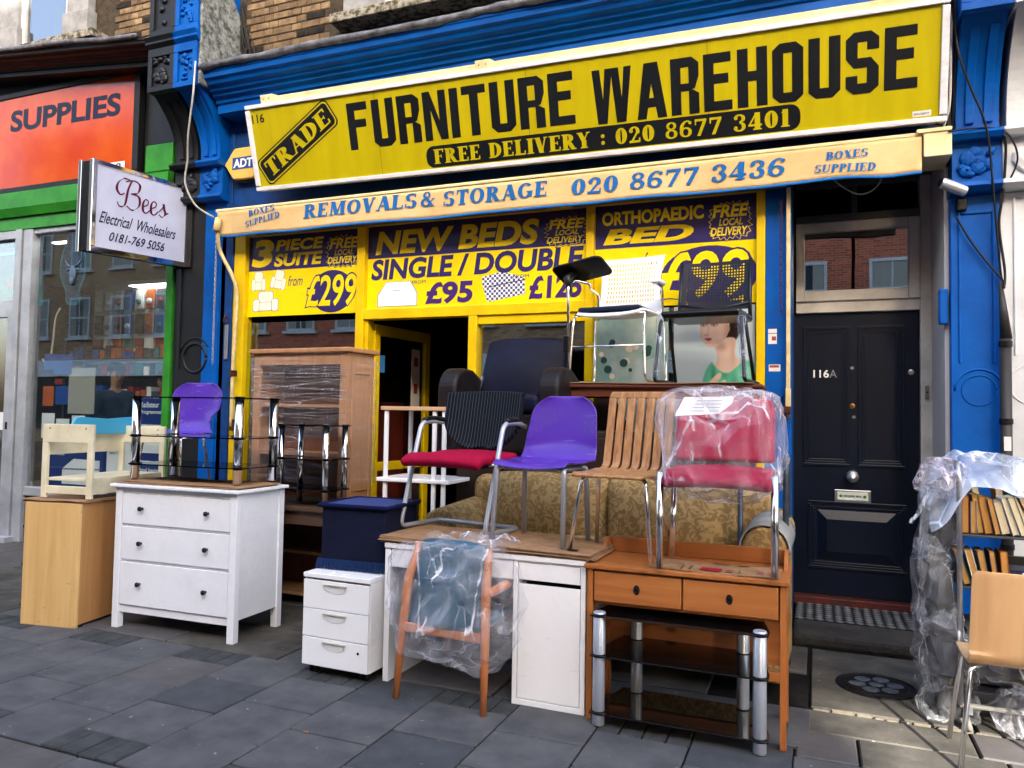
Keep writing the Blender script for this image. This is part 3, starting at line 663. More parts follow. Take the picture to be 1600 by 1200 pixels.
# panel 1
p = graphic(-5.165, -3.885, 2.42, 3.2, 2.865)
T(p, '3', -5.13, 2.90, -4.87, 3.17, YP, bold=.045, shear=.12); T(p, 'PIECE', -4.845, 3.045, -4.29, 3.155, YP, bold=.036, shear=.15); T(p, 'SUITE', -4.86, 2.895, -4.30, 3.02, YP, bold=.036, shear=.15)
free(p, -4.07, 3.0, .37, .27, 3)
gpoly(p, ngon(-4.185, 2.63, .24, .2, 36), NAVY, .0015, 'oval')
T(p, '\u00a3299', -4.49, 2.475, -3.905, 2.80, NAVY, .0022, .055, .12); T(p, '\u00a3299', -4.475, 2.49, -3.915, 2.785, YP, .0032, .018, .12)
T(p, 'from', -4.69, 2.70, -4.52, 2.80, NAVY, .003, .0, .3)
def armchair_print(cx, cz, w_, h_, rot=0):
    k = Matrix.Rotation(rot, 2)
    def q(pts, m, z): gpoly(p, [tuple(Vector((cx, cz))+k @ Vector((x*w_, y*h_))) for x, y in pts], m, z, 'armchair_picture')
    q(rrect(-.3, -.1, .3, .5, .12), GPR, .002); q(rrect(-.28, -.08, .28, .48, .12), WPR, .0024); q(rrect(-.5, -.45, -.22, .15, .12), GPR, .0026); q(rrect(-.48, -.43, -.24, .13, .11), WPR, .003)
    q(rrect(.22, -.45, .5, .15, .12), GPR, .0026); q(rrect(.24, -.43, .48, .13, .11), WPR, .003); q(rrect(-.25, -.42, .25, 0, .06), GPR, .0032); q(rrect(-.23, -.40, .23, -.02, .05), WPR, .0036)
armchair_print(-5.04, 2.76, .17, .20); armchair_print(-4.80, 2.765, .18, .2, -.2); armchair_print(-4.95, 2.56, .31, .21)
# panel 2
p = graphic(-3.80, -1.72, 2.44, 3.2, 2.905)
T(p, 'NEW BEDS', -3.72, 2.935, -2.14, 3.15, YP, bold=.04, shear=.15)
free(p, -1.905, 3.02, .36, .22, 5)
T(p, 'SINGLE / DOUBLE', -3.76, 2.705, -1.75, 2.895, NAVY, bold=.036, shear=.12)
T(p, '\u00a395', -3.20, 2.465, -2.74, 2.66, PUR, bold=.04, shear=.06); T(p, '\u00a3125', -2.225, 2.47, -1.765, 2.665, PUR, bold=.036, shear=.06)
T(p, 'FROM', -3.335, 2.655, -3.2, 2.685, NAVY, bold=.0); T(p, 'FROM', -2.365, 2.655, -2.225, 2.685, NAVY, bold=.0)
gpoly(p, [(-3.69,2.46),(-3.28,2.46),(-3.28,2.58),(-3.35,2.685),(-3.60,2.685),(-3.69,2.57)], GPR, .002, 'mattress_picture')
gpoly(p, [(-3.682,2.466),(-3.288,2.466),(-3.288,2.575),(-3.355,2.68),(-3.598,2.68),(-3.682,2.567)], mat('pale_print', c(225,228,238), .4), .0025, 'mattress_picture')
gpoly(p, [(-3.53,2.602),(-3.45,2.602),(-3.45,2.608),(-3.53,2.608)], GPR, .003, 'mattress_label')
chk = mat('gingham_print', c(215,218,230), .4); t_ = chk.node_tree
cb = t_.nodes.new('ShaderNodeTexChecker'); cb.inputs['Scale'].default_value = 46; cb.inputs[1].default_value = (*c(60,64,110), 1); cb.inputs[2].default_value = (*c(222,225,235), 1)
gg = t_.nodes.new('ShaderNodeNewGeometry'); t_.links.new(gg.outputs['Position'], cb.inputs[0]); t_.links.new(cb.outputs[0], t_.nodes['Principled BSDF'].inputs['Base Color'])
gpoly(p, [(-2.655,2.68),(-2.47,2.72),(-2.265,2.66),(-2.255,2.52),(-2.60,2.465),(-2.645,2.6)], chk, .002, 'divan_picture')
gpoly(p, [(-2.60,2.595),(-2.255,2.645),(-2.255,2.637),(-2.60,2.587)], NAVY, .0026, 'divan_edge')
# panel 3
p = graphic(-1.655, -.41, 2.375, 3.2, 2.85)
T(p, 'ORTHOPAEDIC', -1.60, 3.035, -.80, 3.145, YP, bold=.036); T(p, 'BED', -1.59, 2.88, -.875, 3.005, YP, bold=.045, shear=.2)
free(p, -.605, 3.005, .31, .27, 8)
gpoly(p, ngon(-.76, 2.6, .36, .225, 36), NAVY, .0015, 'oval')
T(p, '\u00a399', -1.16, 2.405, -.44, 2.80, NAVY, .0022, .055, .1); T(p, '\u00a399', -1.14, 2.42, -.46, 2.785, YP, .0032, .018, .1)
T(p, 'from', -1.26, 2.69, -1.1, 2.80, NAVY, .003, .0, .3)

# open door leaf, swung inwards on the left jamb
dl = bobj('door_leaf', B(0,.08,-.022,.022,.0,2.3).box(.82,.90,-.022,.022,0,2.3).box(.08,.82,-.022,.022,2.2,2.3).box(.08,.82,-.022,.022,0,.2).box(.08,.82,-.022,.022,.95,1.03), YEL, bevel=.005, loc=(-3.77, 5.93, .02), rot=(0,0,R(84)))
obj('pane', B(.08,.82,-.004,.004,1.03,2.2).box(.08,.82,-.004,.004,.2,.95), GLASSD, dl)
obj('notice', B(.60,.74,-.008,-.0045,1.55,2.12), mat('paper_notice', c(205,198,188), .6), dl)
obj('notice_mark', B(.64,.70,-.010,-.0085,1.68,1.78).box(.64,.70,-.010,-.0085,1.95,2.04), mat('red_print', c(190,40,30), .5), dl)
obj('blue_sticker', B(.085,.17,-.008,-.0045,1.86,2.02), mat('cyan_print', c(70,150,220), .5), dl)
bobj('door_frame', B(-3.80, -3.765, 5.83, 5.93, 0, 2.345), YEL, bevel=.004)

# the shop's dark room
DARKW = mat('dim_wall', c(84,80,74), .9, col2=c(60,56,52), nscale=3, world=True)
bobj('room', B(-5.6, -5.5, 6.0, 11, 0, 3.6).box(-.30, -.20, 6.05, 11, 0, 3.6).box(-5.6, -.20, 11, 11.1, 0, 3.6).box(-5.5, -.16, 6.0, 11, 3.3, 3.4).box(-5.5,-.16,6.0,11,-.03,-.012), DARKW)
# ---- black panelled door, fanlight and recess
WREV = mat('white_reveal_paint', c(214,208,200), .55)
bobj('recess_side', B(.815, .86, 5.861, 6.52, 0, 4.3), WREV)
bobj('recess_ceiling', B(-.1645, .815, 5.864, 6.519, 3.405, 3.44), mat('grey_soffit', c(120,116,112), .8))
FRW = mat('offwhite_joinery', c(212,206,196), .5, col2=c(196,190,180), nscale=5, world=True, bump=.06)
bobj('door_frame', B(.735, .815, 6.46, 6.6, .1, 3.4).box(-.15, .735, 6.46, 6.6, 2.36, 2.45), FRW, bevel=.006)
fl = bobj('fanlight', B(-.15,-.085,6.44,6.5,2.45,3.08).box(.655,.735,6.44,6.5,2.45,3.08).box(-.085,.655,6.44,6.5,2.45,2.535).box(-.085,.655,6.44,6.5,3.0,3.08), FRW, bevel=.006)
obj('pane', B(-.085,.655,6.47,6.476,2.535,3.0), glass('fanlight_glass', (.6,.65,.65), .34), fl)
bobj('upper_light', B(-.15,.735,6.44,6.5,3.08,3.14).box(.26,.30,6.44,6.5,3.14,3.36).box(-.15,.735,6.44,6.5,3.36,3.4), mat('grey_joinery', c(110,108,104), .6), bevel=.004)
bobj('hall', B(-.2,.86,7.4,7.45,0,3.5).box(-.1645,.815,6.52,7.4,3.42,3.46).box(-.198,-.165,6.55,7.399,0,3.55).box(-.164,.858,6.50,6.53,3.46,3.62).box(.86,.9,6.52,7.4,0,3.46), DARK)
BD = mat('black_door_paint', c(18,30,52), .3, spec=.3, col2=c(14,24,42), nscale=3, world=True, bump=.05, bscale=25)
dr = bobj('front_door', B(-.178, .728, 6.5, 6.545, .135, 2.355), BD, bevel=.004)
def panel(x0, x1, z0, z1, raised=False):
    fr_ = MB()
    for k, (o_, y_) in enumerate(((0,.014),(.022,.008),(.04,.004))):
        a, b, c0, d = x0+o_, x1-o_, z0+o_, z1-o_; tt = .022 if k == 0 else .018
        fr_.box(a, b, 6.5-y_, 6.502, c0, c0+tt).box(a, b, 6.5-y_, 6.502, d-tt, d).box(a, a+tt, 6.5-y_, 6.502, c0+tt, d-tt).box(b-tt, b, 6.5-y_, 6.502, c0+tt, d-tt)
    pn = obj('door_panel', fr_, BD, dr, bevel=.003)
    if raised:
        i = .07; j = .14
        obj('raised_field', MB().add([(x0+i,6.5,z0+i),(x1-i,6.5,z0+i),(x1-i,6.5,z1-i),(x0+i,6.5,z1-i),(x0+j,6.474,z0+j),(x1-j,6.474,z0+j),(x1-j,6.474,z1-j),(x0+j,6.474,z1-j)],[(0,1,5,4),(1,2,6,5),(2,3,7,6),(3,0,4,7),(4,5,6,7)]), BD, dr)
panel(-.095, .245, 1.145, 2.25); panel(.305, .63, 1.145, 2.25); panel(-.06, .64, .34, .87, True)
BRS = mat('brushed_nickel', c(190,190,190), .3, metal=.9)
obj('door_knob', MB().lathe([(0,0),(.035,0),(.035,.008),(.014,.014),(.014,.035),(.038,.045),(.048,.062),(.040,.078),(0,.084)], 24, Matrix.Translation((.263,6.5,1.075)) @ Matrix.Rotation(PI/2,4,'X')), BRS, dr, smooth=True)
lb = obj('letterbox', B(.135,.395,6.488,6.5,.87,.965), BRS, dr, bevel=.004)
obj('letterbox_flap', B(.155,.375,6.482,6.488,.885,.95), mat('pale_label', c(200,210,200), .5), lb, bevel=.003)
lm = frame((0,6.4815,0),(1,0,0),(0,0,1)); text('NO JUNK MAIL', lb, at(lm, .2, .905), .13, .022, BLACKPL, .03)
for xx in (.18, .35):
    obj('leaf_mark', MB().add([tuple(lm @ Vector((xx+.012*math.cos(a_), .917+.012*math.sin(a_), .001))) for a_ in [k*PI/4 for k in range(8)]], [tuple(range(8))]), mat('green_print', c(70,150,80), .5), lb)
obj('lock_cylinder', MB().lathe([(0,0),(.022,0),(.02,.008),(.012,.01),(0,.01)],18,Matrix.Translation((.263,6.5,1.62)) @ Matrix.Rotation(PI/2,4,'X')), mat('brass', c(190,140,70), .3, metal=.9), dr)
obj('door_bolt', MB().lathe([(0,0),(.014,0),(.012,.01),(0,.01)],14,Matrix.Translation((.275,6.5,1.535)) @ Matrix.Rotation(PI/2,4,'X')), BRS, dr)
obj('spyhole', MB().lathe([(0,0),(.014,0),(.012,.008),(0,.008)],14,Matrix.Translation((.262,6.5,1.92)) @ Matrix.Rotation(PI/2,4,'X')), BRS, dr)
obj('night_latch', MB().lathe([(0,0),(.022,0),(.02,.012),(.012,.014),(0,.014)],18,Matrix.Translation((.675,6.5,1.885)) @ Matrix.Rotation(PI/2,4,'X')), BRS, dr)
text('116', dr, at(frame((0,6.499,0),(1,0,0),(0,0,1)), -.02, 1.845), .115, .062, mat('white_vinyl', (.75,.75,.75), .4), .02, name='door_number')
text('A', dr, at(frame((0,6.499,0),(1,0,0),(0,0,1)), .10, 1.845), .052, .062, mat('grey_vinyl', (.35,.35,.36), .4), -.005, name='door_number')
dbl = bobj('doorbell', B(.765,.79,6.44,6.46,1.68,1.78), mat('grey_plastic', c(150,148,145), .5), bevel=.004)
obj('bell_button', MB().lathe([(0,0),(.007,0),(.006,.004),(0,.004)],10,Matrix.Translation((.777,6.44,1.73)) @ Matrix.Rotation(PI/2,4,'X')), BLACKPL, dbl)
RED = mat('worn_red_step_paint', c(110,42,34), .6, col2=c(60,40,36), nscale=8, world=True, bump=.3)
bobj('threshold', B(-.165,.815,6.40,6.6,.06,.135), RED, bevel=.01)
bobj('doorstep', B(-.15,.83,5.5,6.46,-.02,.075), mat('worn_concrete', c(86,82,78), .9, col2=c(60,58,55), nscale=4, world=True, bump=.7, bscale=22, bdist=.02), bevel=.03)
tw = mat('white_floor_tile', c(150,154,158), .6, col2=c(110,114,118), nscale=9, world=True); tb = mat('black_floor_tile', c(22,24,28), .5)
tms = []
for m_ in (tw, tb):
    q = MB().add([(0,-.032,0),(.032,0,0),(0,.032,0),(-.032,0,0),(0,-.032,-.01),(.032,0,-.01),(0,.032,-.01),(-.032,0,-.01)],[(0,1,2,3),(0,4,5,1),(1,5,6,2),(2,6,7,3),(3,7,4,0)]).mesh('floor_tile'); q.materials.append(m_); tms.append(q)
step_tiles = bobj('tile_bed', B(-.14,.815,5.88,6.395,.07,.078), tb)
for j in range(15):
    for i in range(14):
        if (i+j) % 1 == 0:
            x = -.11+i*.066+(.033 if j % 2 else 0); y = 5.915+j*.033
            if x > .78: continue
            o = bpy.data.objects.new('floor_tile', tms[0 if j % 2 == 0 and not (.64 < x < .72) else 1]); link(o, step_tiles); o.location = (x, y, .082)
# weathered notices on the blue post
st = frame((0,5.7995,0),(1,0,0),(0,0,1))
WP = mat('paper_white', c(215,212,208), .7)
for (a, b, z0, z1, m_) in ((-.325,-.265,2.135,2.165,WP),(-.325,-.265,2.055,2.13,WP),(-.32,-.24,1.855,1.905,WP)):
    q = MB().add([tuple(st @ Vector(v)) for v in ((a,z0,.001),(b,z0,.001),(b,z1,.001),(a,z1,.001))],[(0,1,2,3)]); o = obj('sticker', q, m_, post)
for (a, b, z0, z1) in ((-.315,-.25,1.882,1.90),(-.30,-.27,2.08,2.11)):
    obj('sticker_mark', MB().add([tuple(st @ Vector(v)) for v in ((a,z0,.002),(b,z0,.002),(b,z1,.002),(a,z1,.002))],[(0,1,2,3)]), mat('faded_red_print', c(190,90,90), .6), post)
gr = MB()
for k in range(7): gr.tube([tuple(st @ Vector((-.30+.012*k+random.uniform(-.004,.004), 1.62+.018*math.sin(k*2.1), .002))), tuple(st @ Vector((-.29+.012*k, 1.66+.02*math.sin(k*1.3), .002)))], .003, 4)
obj('scribble', gr, BLACKPL, post)
obj('scribble', MB().tube([tuple(st @ Vector(v)) for v in ((-.29,1.56,.002),(-.26,1.60,.002),(-.24,1.55,.002),(-.22,1.585,.002))], .005, 4), mat('yellow_marker', c(220,190,40), .6), post)
# the pictures stuck inside the right hand window (flat posters)
FP = frame((0, 5.8625, 0), (1,0,0), (0,0,1))
def fpoly(par, pts, m, z, name): 
    me = bpy.data.meshes.new(name); me.from_pydata([tuple(FP @ Vector((x, y, z))) for x, y in pts], [], [tuple(range(len(pts)))]); me.update(); me.materials.append(m)
    o = bpy.data.objects.new(name, me); link(o, par); return o
pw = thing('portrait_poster', None, None); pw.parent = bld; pw.location = (0,-6,0)
def spl(pts, n=6): return [(p_.x, p_.y) for p_ in smooth_path([(x, y, 0) for x, y in pts]+[(pts[0][0], pts[0][1], 0)], n)][:-1]
HR = mat('poster_hair', c(50,36,30), .5)
import numpy as np
def print_portrait():
    """the printed picture: soft-edged areas of ink computed per vertex of a fine flat grid"""
    NX, NY = 150, 300; X, Z = np.meshgrid(np.linspace(-1.02, -.42, NX), np.linspace(1.15, 2.36, NY)); P = np.stack([X.ravel(), Z.ravel()], 1)
    col = np.zeros((len(P), 3)); v = (P[:, 1]-1.15)/1.21; bgc = np.array(c(176,200,210)); bg2 = np.array(c(205,220,226))
    col[:] = bgc+(bg2-bgc)*v[:, None]
    def tf(pts): return np.array([(-.73+(x+.74)*.90, 2.29+(y-2.30)*.78) for x, y in pts])
    def sd(poly):
        q = tf(poly); d = np.full(len(P), 9.0); ins = np.zeros(len(P), bool)
        for k in range(len(q)):
            a, b = q[k], q[(k+1) % len(q)]; ab = b-a; t_ = np.clip(((P-a)@ab)/max(ab@ab, 1e-12), 0, 1); d = np.minimum(d, np.linalg.norm(P-a-t_[:, None]*ab, axis=1))
            cr = ((a[1] > P[:, 1]) != (b[1] > P[:, 1])); xx = a[0]+(P[:, 1]-a[1])*(b[0]-a[0])/(b[1]-a[1] if abs(b[1]-a[1]) > 1e-12 else 1e-12); ins ^= cr & (P[:, 0] < xx)
        return np.where(ins, d, -d)
    def lay(mask, rgb, k=1.0):
        m_ = np.clip(mask*k, 0, 1)[:, None]; col[:] = col*(1-m_)+np.array(rgb)*m_
    def shape(poly, rgb, soft=.006, k=1.0, n=6): s_ = sd(spl(poly, n)); m_ = np.clip(s_/soft+.5, 0, 1); lay(m_, rgb, k); return m_
    def blobm(cx, cz, rx, rz, rgb, k, within=None):
        (cx, cz), = tf([(cx, cz)]); m_ = np.exp(-(((P[:, 0]-cx)/rx)**2+((P[:, 1]-cz)/rz)**2)); lay(m_ if within is None else m_*within, rgb, k)
    skin, shade, deep = c(232,202,184), c(196,152,130), c(150,104,86)
    shape([(-.80,2.40),(-.83,2.24),(-.74,2.0),(-.62,1.99),(-.53,2.08),(-.50,2.22),(-.54,2.40)], c(44,32,28), .012)
    nk = shape([(-.735,2.05),(-.70,1.86),(-.76,1.76),(-.58,1.68),(-.46,1.80),(-.555,1.90),(-.56,2.07)], skin, .007)
    blobm(-.665, 1.985, .05, .035, deep, .75, nk); blobm(-.57, 1.95, .03, .12, shade, .8, nk); blobm(-.70, 1.86, .02, .07, shade, .35, nk)
    fc = shape([(-.835,2.34),(-.842,2.14),(-.82,2.05),(-.775,1.985),(-.72,1.985),(-.64,2.06),(-.605,2.18),(-.63,2.34)], skin, .006)
    blobm(-.62, 2.14, .035, .12, shade, .9, fc); blobm(-.69, 2.03, .05, .03, shade, .55, fc); blobm(-.84, 2.10, .018, .09, shade, .5, fc); blobm(-.70, 2.12, .035, .03, c(226,168,150), .4, fc)
    blobm(-.775, 2.15, .008, .05, shade, .45, fc); blobm(-.79, 2.105, .02, .010, deep, .5, fc); blobm(-.815, 2.212, .032, .022, shade, .55, fc); blobm(-.725, 2.212, .036, .022, shade, .55, fc); blobm(-.77, 2.03, .03, .008, shade, .5, fc)
    for cx_ in (-.812, -.727):
        shape([(cx_-.030,2.203),(cx_-.004,2.221),(cx_+.034,2.206),(cx_,2.190)], c(66,48,42), .005, .85, 4); shape([(cx_-.020,2.202),(cx_,2.211),(cx_+.022,2.203),(cx_,2.194)], c(225,222,220), .004, .9, 4)
        blobm(cx_-.001, 2.203, .0075, .0085, c(40,30,28), 1.0, fc); shape([(cx_-.038,2.243),(cx_-.005,2.262),(cx_+.042,2.246),(cx_+.038,2.240),(cx_-.004,2.250),(cx_-.034,2.236)], c(50,36,30), .007, .9, 3)
    shape([(-.808,2.065),(-.792,2.078),(-.780,2.073),(-.768,2.079),(-.738,2.064),(-.775,2.060)], c(160,48,58), .004, .95, 3); shape([(-.804,2.063),(-.775,2.062),(-.742,2.063),(-.772,2.043)], c(196,78,86), .004, .95, 3)
    shape([(-.86,2.40),(-.85,2.32),(-.80,2.29),(-.72,2.305),(-.65,2.26),(-.60,2.23),(-.575,2.12),(-.55,2.2),(-.55,2.40)], c(42,30,26), .012); shape([(-.628,2.19),(-.605,2.20),(-.60,2.15),(-.618,2.12)], shade, .006, .9, 3)
    gr_ = shape([(-.745,1.845),(-.80,1.74),(-.82,1.55),(-.76,1.05),(-.40,1.05),(-.38,1.74),(-.47,1.85),(-.60,1.74),(-.68,1.76)], c(98,196,158), .010)
    blobm(-.73, 1.66, .02, .14, c(30,110,84), .8, gr_); blobm(-.56, 1.60, .03, .14, c(40,128,98), .6, gr_); blobm(-.47, 1.72, .05, .05, c(170,230,205), .7, gr_); blobm(-.64, 1.72, .03, .05, c(44,130,100), .6, gr_); blobm(-.60, 1.40, .10, .06, c(52,140,110), .6, gr_)
    hd = shape([(-.86,1.50),(-.80,1.60),(-.69,1.73),(-.665,1.705),(-.71,1.62),(-.645,1.665),(-.63,1.635),(-.70,1.55),(-.76,1.44),(-.86,1.42)], c(226,194,174), .007)
    blobm(-.72, 1.60, .05, .010, deep, .5, hd); blobm(-.80, 1.50, .03, .04, shade, .6, hd); blobm(-.70, 1.665, .03, .006, deep, .4, hd)
    me = bpy.data.meshes.new('poster_picture'); vs_ = [tuple(FP @ Vector((float(x), float(z), .001))) for x, z in P]
    me.from_pydata(vs_, [], [(j*NX+i, j*NX+i+1, (j+1)*NX+i+1, (j+1)*NX+i) for j in range(NY-1) for i in range(NX-1)])
    at_ = me.color_attributes.new('ink', 'FLOAT_COLOR', 'POINT'); at_.data.foreach_set('color', np.concatenate([col*.85, np.ones((len(P), 1))], 1).ravel())
    m = bpy.data.materials.new('portrait_print'); m.use_nodes = True; t = m.node_tree; an = t.nodes.new('ShaderNodeAttribute'); an.attribute_name = 'ink'
    t.links.new(an.outputs['Color'], t.nodes['Principled BSDF'].inputs['Base Color']); t.nodes['Principled BSDF'].inputs['Roughness'].default_value = .25; me.materials.append(m)
    link(bpy.data.objects.new('poster_picture', me), pw)
print_portrait()
pt = thing('patterned_poster', None, None); pt.parent = bld; pt.location = (0,-6,0)
fpoly(pt, [(-1.64,1.15),(-1.06,1.15),(-1.06,2.36),(-1.64,2.36)], mat('poster_teal', c(140,180,175), .4, col2=c(200,215,205), nscale=4), 0, 'poster_sheet')
rnd = random.Random(3)
for k in range(22): 
    cx_, cz_ = rnd.uniform(-1.6,-1.2), rnd.uniform(1.5,2.1); r_ = rnd.uniform(.015,.035)
    fpoly(pt, ngon(cx_, cz_, r_, r_, 12), mat('poster_dark_teal', c(60,110,110), .5) if k % 2 else WPR, .002+.0002*k, 'ring_spot')
fpoly(pt, spl([(-1.64,1.75),(-1.5,1.68),(-1.4,1.5),(-1.3,1.3),(-1.3,1.15),(-1.64,1.15)]), HR, .008, 'dark_shape')
fpoly(pt, spl([(-1.34,1.9),(-1.1,1.95),(-1.07,1.5),(-1.2,1.3),(-1.35,1.6)]), mat('poster_pale', c(185,205,205), .5), .009, 'pale_shape')
# goods standing inside the shop, half lost in the dark
def clutter(name, label, cat, x, y, w_, d_, h_, m, z=0, rz=0, extra=None):
    t = thing(name, label, cat, (x, y, z), rz)
    obj('carcass', B(-w_/2, w_/2, 0, d_, 0, h_), m, t, bevel=.01)
    obj('door', B(-w_/2+.02, -.005, -.018, 0, .05, h_-.05), m, t, bevel=.004); obj('door', B(.005, w_/2-.02, -.018, 0, .05, h_-.05), m, t, bevel=.004)
    return t
clutter('wrapped_goods', 'pale wrapped mattress standing inside the shop beyond the open door', 'mattress', -3.2, 7.6, .9, .25, 1.75, mat('pale_wrap', c(150,146,142), .4, col2=c(110,106,100), nscale=9, bump=.5, bscale=12))
clutter('red_cabinet', 'dark red cabinet inside the shop behind the open yellow door', 'cabinet', -4.4, 6.9, .8, .4, 1.62, mat('dark_red_wood', c(150,50,25), .5))
clutter('tall_wardrobe', 'tall brown wardrobe in the dark behind the left shop window', 'wardrobe', -4.9, 7.6, 1.0, .5, 1.9, mat('dark_walnut', c(90,60,40), .5))

# ================================================================ NEIGHBOUR ON THE LEFT (black, orange and green)
lb_ = thing('electrical_shop_building', 'brick terrace shop at the left painted black above a green framed window', 'shop building', (-9, 6, 0))
lo = lobj(lb_)
lw = lo('brick_wall', B(-13, -5.9, 5.862, 6.5, 4.5, 11).box(-5.98, -5.42, 5.862, 6.0, 0, 5.3), MORTAR)
brick_field(lw, Vector((0, 0, 0)), -7.45, -6.02, 5.22, 6.05, holes=((-8.5, -7.2, 5.4, 9),))
upstairs(lo, -9.2, -7.22, 5.60, [(-9.0, -8.55), (-7.75, -7.42)], [(-8.55, -7.75)])
lo('cornice', run([(y, 5.125+(z-4.70)*.5) for y, z in CORN], -13, -5.94, .1, -6.0), BLACKP)
ll = smooth_path([(-9.4+i*.4, 5.345+random.uniform(-.01,.01), 5.145+(-6-(-9.4+i*.4))*.1+random.uniform(-.008,.008)) for i in range(9)], 4)
lo('lead_flashing', MB().tube(ll, .028, 8), LEAD, smooth=True)
lo('fascia_board', B(-13, -5.98, 5.82, 5.862, 3.55, 5.3), BLACKP)
lo('side_panel', B(-6.5, -5.98, 5.79, 5.82, 4.25, 4.85), BLACKP, bevel=.01)
bracket(lo, -5.985, -5.66, BLACKP, 4.545, 3.95, 21)
lo('pilaster_moulding', B(-6.05, -5.985, 5.80, 5.86, 0, 3.9).box(-5.955, -5.94, 5.765, 5.785, 1.9, 3.5), BLACKP, bevel=.01)
lo('pilaster_roundel', ring_(-5.74, 2.02, .145, .016, 5.77, 5.79).tube([(-5.74+.2*math.cos(.6+k*PI/14), 5.78, 2.02+.2*math.sin(.6+k*PI/14)) for k in range(11)], .009, 6), BLACKP, smooth=True)
lo('green_fascia', run([(5.8,3.66),(5.76,3.66),(5.72,3.75),(5.72,3.93),(5.8,3.96)], -13, -6.12).box(-13, -6.12, 5.79, 5.86, 3.52, 3.655), GREEN)
lo('green_block', B(-6.5, -6.12, 5.77, 5.82, 3.96, 4.25), GREEN, bevel=.01)
lo('green_jamb', B(-6.16, -6.07, 5.78, 5.90, .3, 3.52), GREEN, bevel=.006)
lo('window_frame', B(-8.345, -8.20, 5.80, 5.90, 0, 3.52).box(-8.20, -6.16, 5.82, 5.90, .52, .62).box(-8.20, -6.16, 5.82, 5.9, 3.46, 3.52), ALU, bevel=.008)
lo('window_post', B(-8.455, -8.36, 5.78, 5.88, 0, 3.52), ALU, bevel=.008)
lo('stall_riser', B(-8.20, -6.05, 5.85, 5.95, 0, .52), BLACKP)
lo('shop_pane', B(-8.20, -6.16, 5.865, 5.872, .62, 3.46), glass('neighbour_glass', (.95,.98,.97), .13))
lo('transom', B(-11, -8.46, 5.80, 5.9, 2.62, 2.72).box(-11, -8.46, 5.80, 5.9, 3.42, 3.52), ALU, bevel=.006)
lo('transom_pane', B(-11, -8.42, 5.865, 5.872, 2.72, 3.42), GLASS)
dd = lo('shop_door', B(-8.54, -8.46, 5.79, 5.86, .06, 2.62).box(-9.5,-8.54,5.79,5.86,.12,.30).box(-9.5,-8.54,5.79,5.86,2.52,2.62).box(-9.6,-9.5,5.79,5.86,.06,2.62), ALU, bevel=.006)
obj('pane', B(-9.5,-8.54,5.82,5.826,.30,2.52), GLASS, dd)
obj('lock', B(-8.49,-8.46,5.78,5.79,1.25,1.33), BLACKPL, dd)
lo('door_sill', B(-11, -8.3, 5.7, 5.98, -.014, .06), ALU, bevel=.006)
lo('room', B(-13,-12.9,6.5,10.5,0,3.9).box(-5.75,-5.65,6.5,10.5,0,3.9).box(-13,-5.65,10.5,10.6,0,3.9).box(-12.9,-5.75,6.0,10.5,.0,.2), mat('shop_wall', c(150,140,126), .9, col2=c(120,112,100), nscale=3, world=True))
lo('ceiling', B(-12.9,-5.75,6.0,10.5,3.72,3.8), mat('ceiling_white', c(200,200,196), .9))
lo('window_bed', B(-8.10,-6.16,5.93,6.32,.45,.62), mat('window_bed_board', c(150,150,150), .7))
LED = mat('light_panel', (1,1,1), .5, emis=(1,1,.96), estr=1.4)
def ceil_lamp(x, y, z, w_, d_, label, m):
    t = thing('ceiling_light', label, 'ceiling light', (x, y, z))
    obj('housing', B(-w_/2-.02, w_/2+.02, -.02, d_+.02, .0, .05), SASH, t); obj('diffuser', B(-w_/2, w_/2, 0, d_, -.012, -.001), m, t); return t
ceil_lamp(-7.75, 7.15, 3.10, 1.0, .5, 'lit white ceiling panel deep inside the electrical shop at the left', LED)
ceil_lamp(-7.5, 6.0, 3.40, 1.3, .06, 'lit tube lamp along the top of the electrical shop window', LED)
ceil_lamp(-9.2, 6.0, 3.33, .9, .06, 'glowing blue tube above the electrical shop door', mat('blue_neon', (.05,.2,1), .5, emis=(.03,.16,1), estr=.5))
lr = random.Random(5)
SCOL = [mat('pack_%s' % n, cc, .5) for n, cc in (('blue', c(40,90,180)), ('white', c(215,215,215)), ('red', c(170,50,40)), ('grey', c(90,95,100)), ('orange', c(220,110,40)), ('teal', c(50,140,150)), ('black', c(25,25,28)))]
# pegboard wall with hanging packs
pb = thing('display_board', 'white pegboard hung with blister packs inside the electrical shop window', 'display board', (-8.15, 7.35, 2.2))
obj('board', B(-.95, .75, 0, .03, -.1, .98), mat('pegboard', c(190,196,200), .6), pb)
for i in range(9):
    for j in range(3):
        q = obj('pack', B(-.07,.07,-.05,-.01,-.13,.13), lr.choice(SCOL[:2]+SCOL), pb, loc=(-.82+i*.185, 0, .1+j*.32), bevel=.01)
        if lr.random() < .7: obj('pack_item', MB().lathe([(0,0),(.04,0),(.03,.03),(0,.035)],10,Matrix.Translation((0,-.05,-.03)) @ Matrix.Rotation(PI/2,4,'X')), lr.choice(SCOL), q)
sh = thing('goods_rack', 'long rack of small boxed electrical goods inside the shop at the left', 'rack', (-8.0, 6.95, 0))
for z_ in (1.62, 1.9, 2.12):
    s1 = obj('rack_shelf', B(-1.1, 1.3, 0, .25, z_, z_+.02), mat('dark_rack', c(50,50,52), .5), sh)
    x = -1.05
    while x < 1.2:
        w_ = lr.uniform(.05,.13); obj('boxed_item', B(0,w_,.02,.2,.0,lr.uniform(.08,.17)), lr.choice(SCOL), s1, loc=(x, 0, z_+.02)); x += w_+lr.uniform(.005,.04)
for x_ in (-1.12, 1.3): obj('rack_upright', B(x_, x_+.03, 0, .25, 0, 2.6), mat('dark_rack', c(50,50,52), .5), sh)
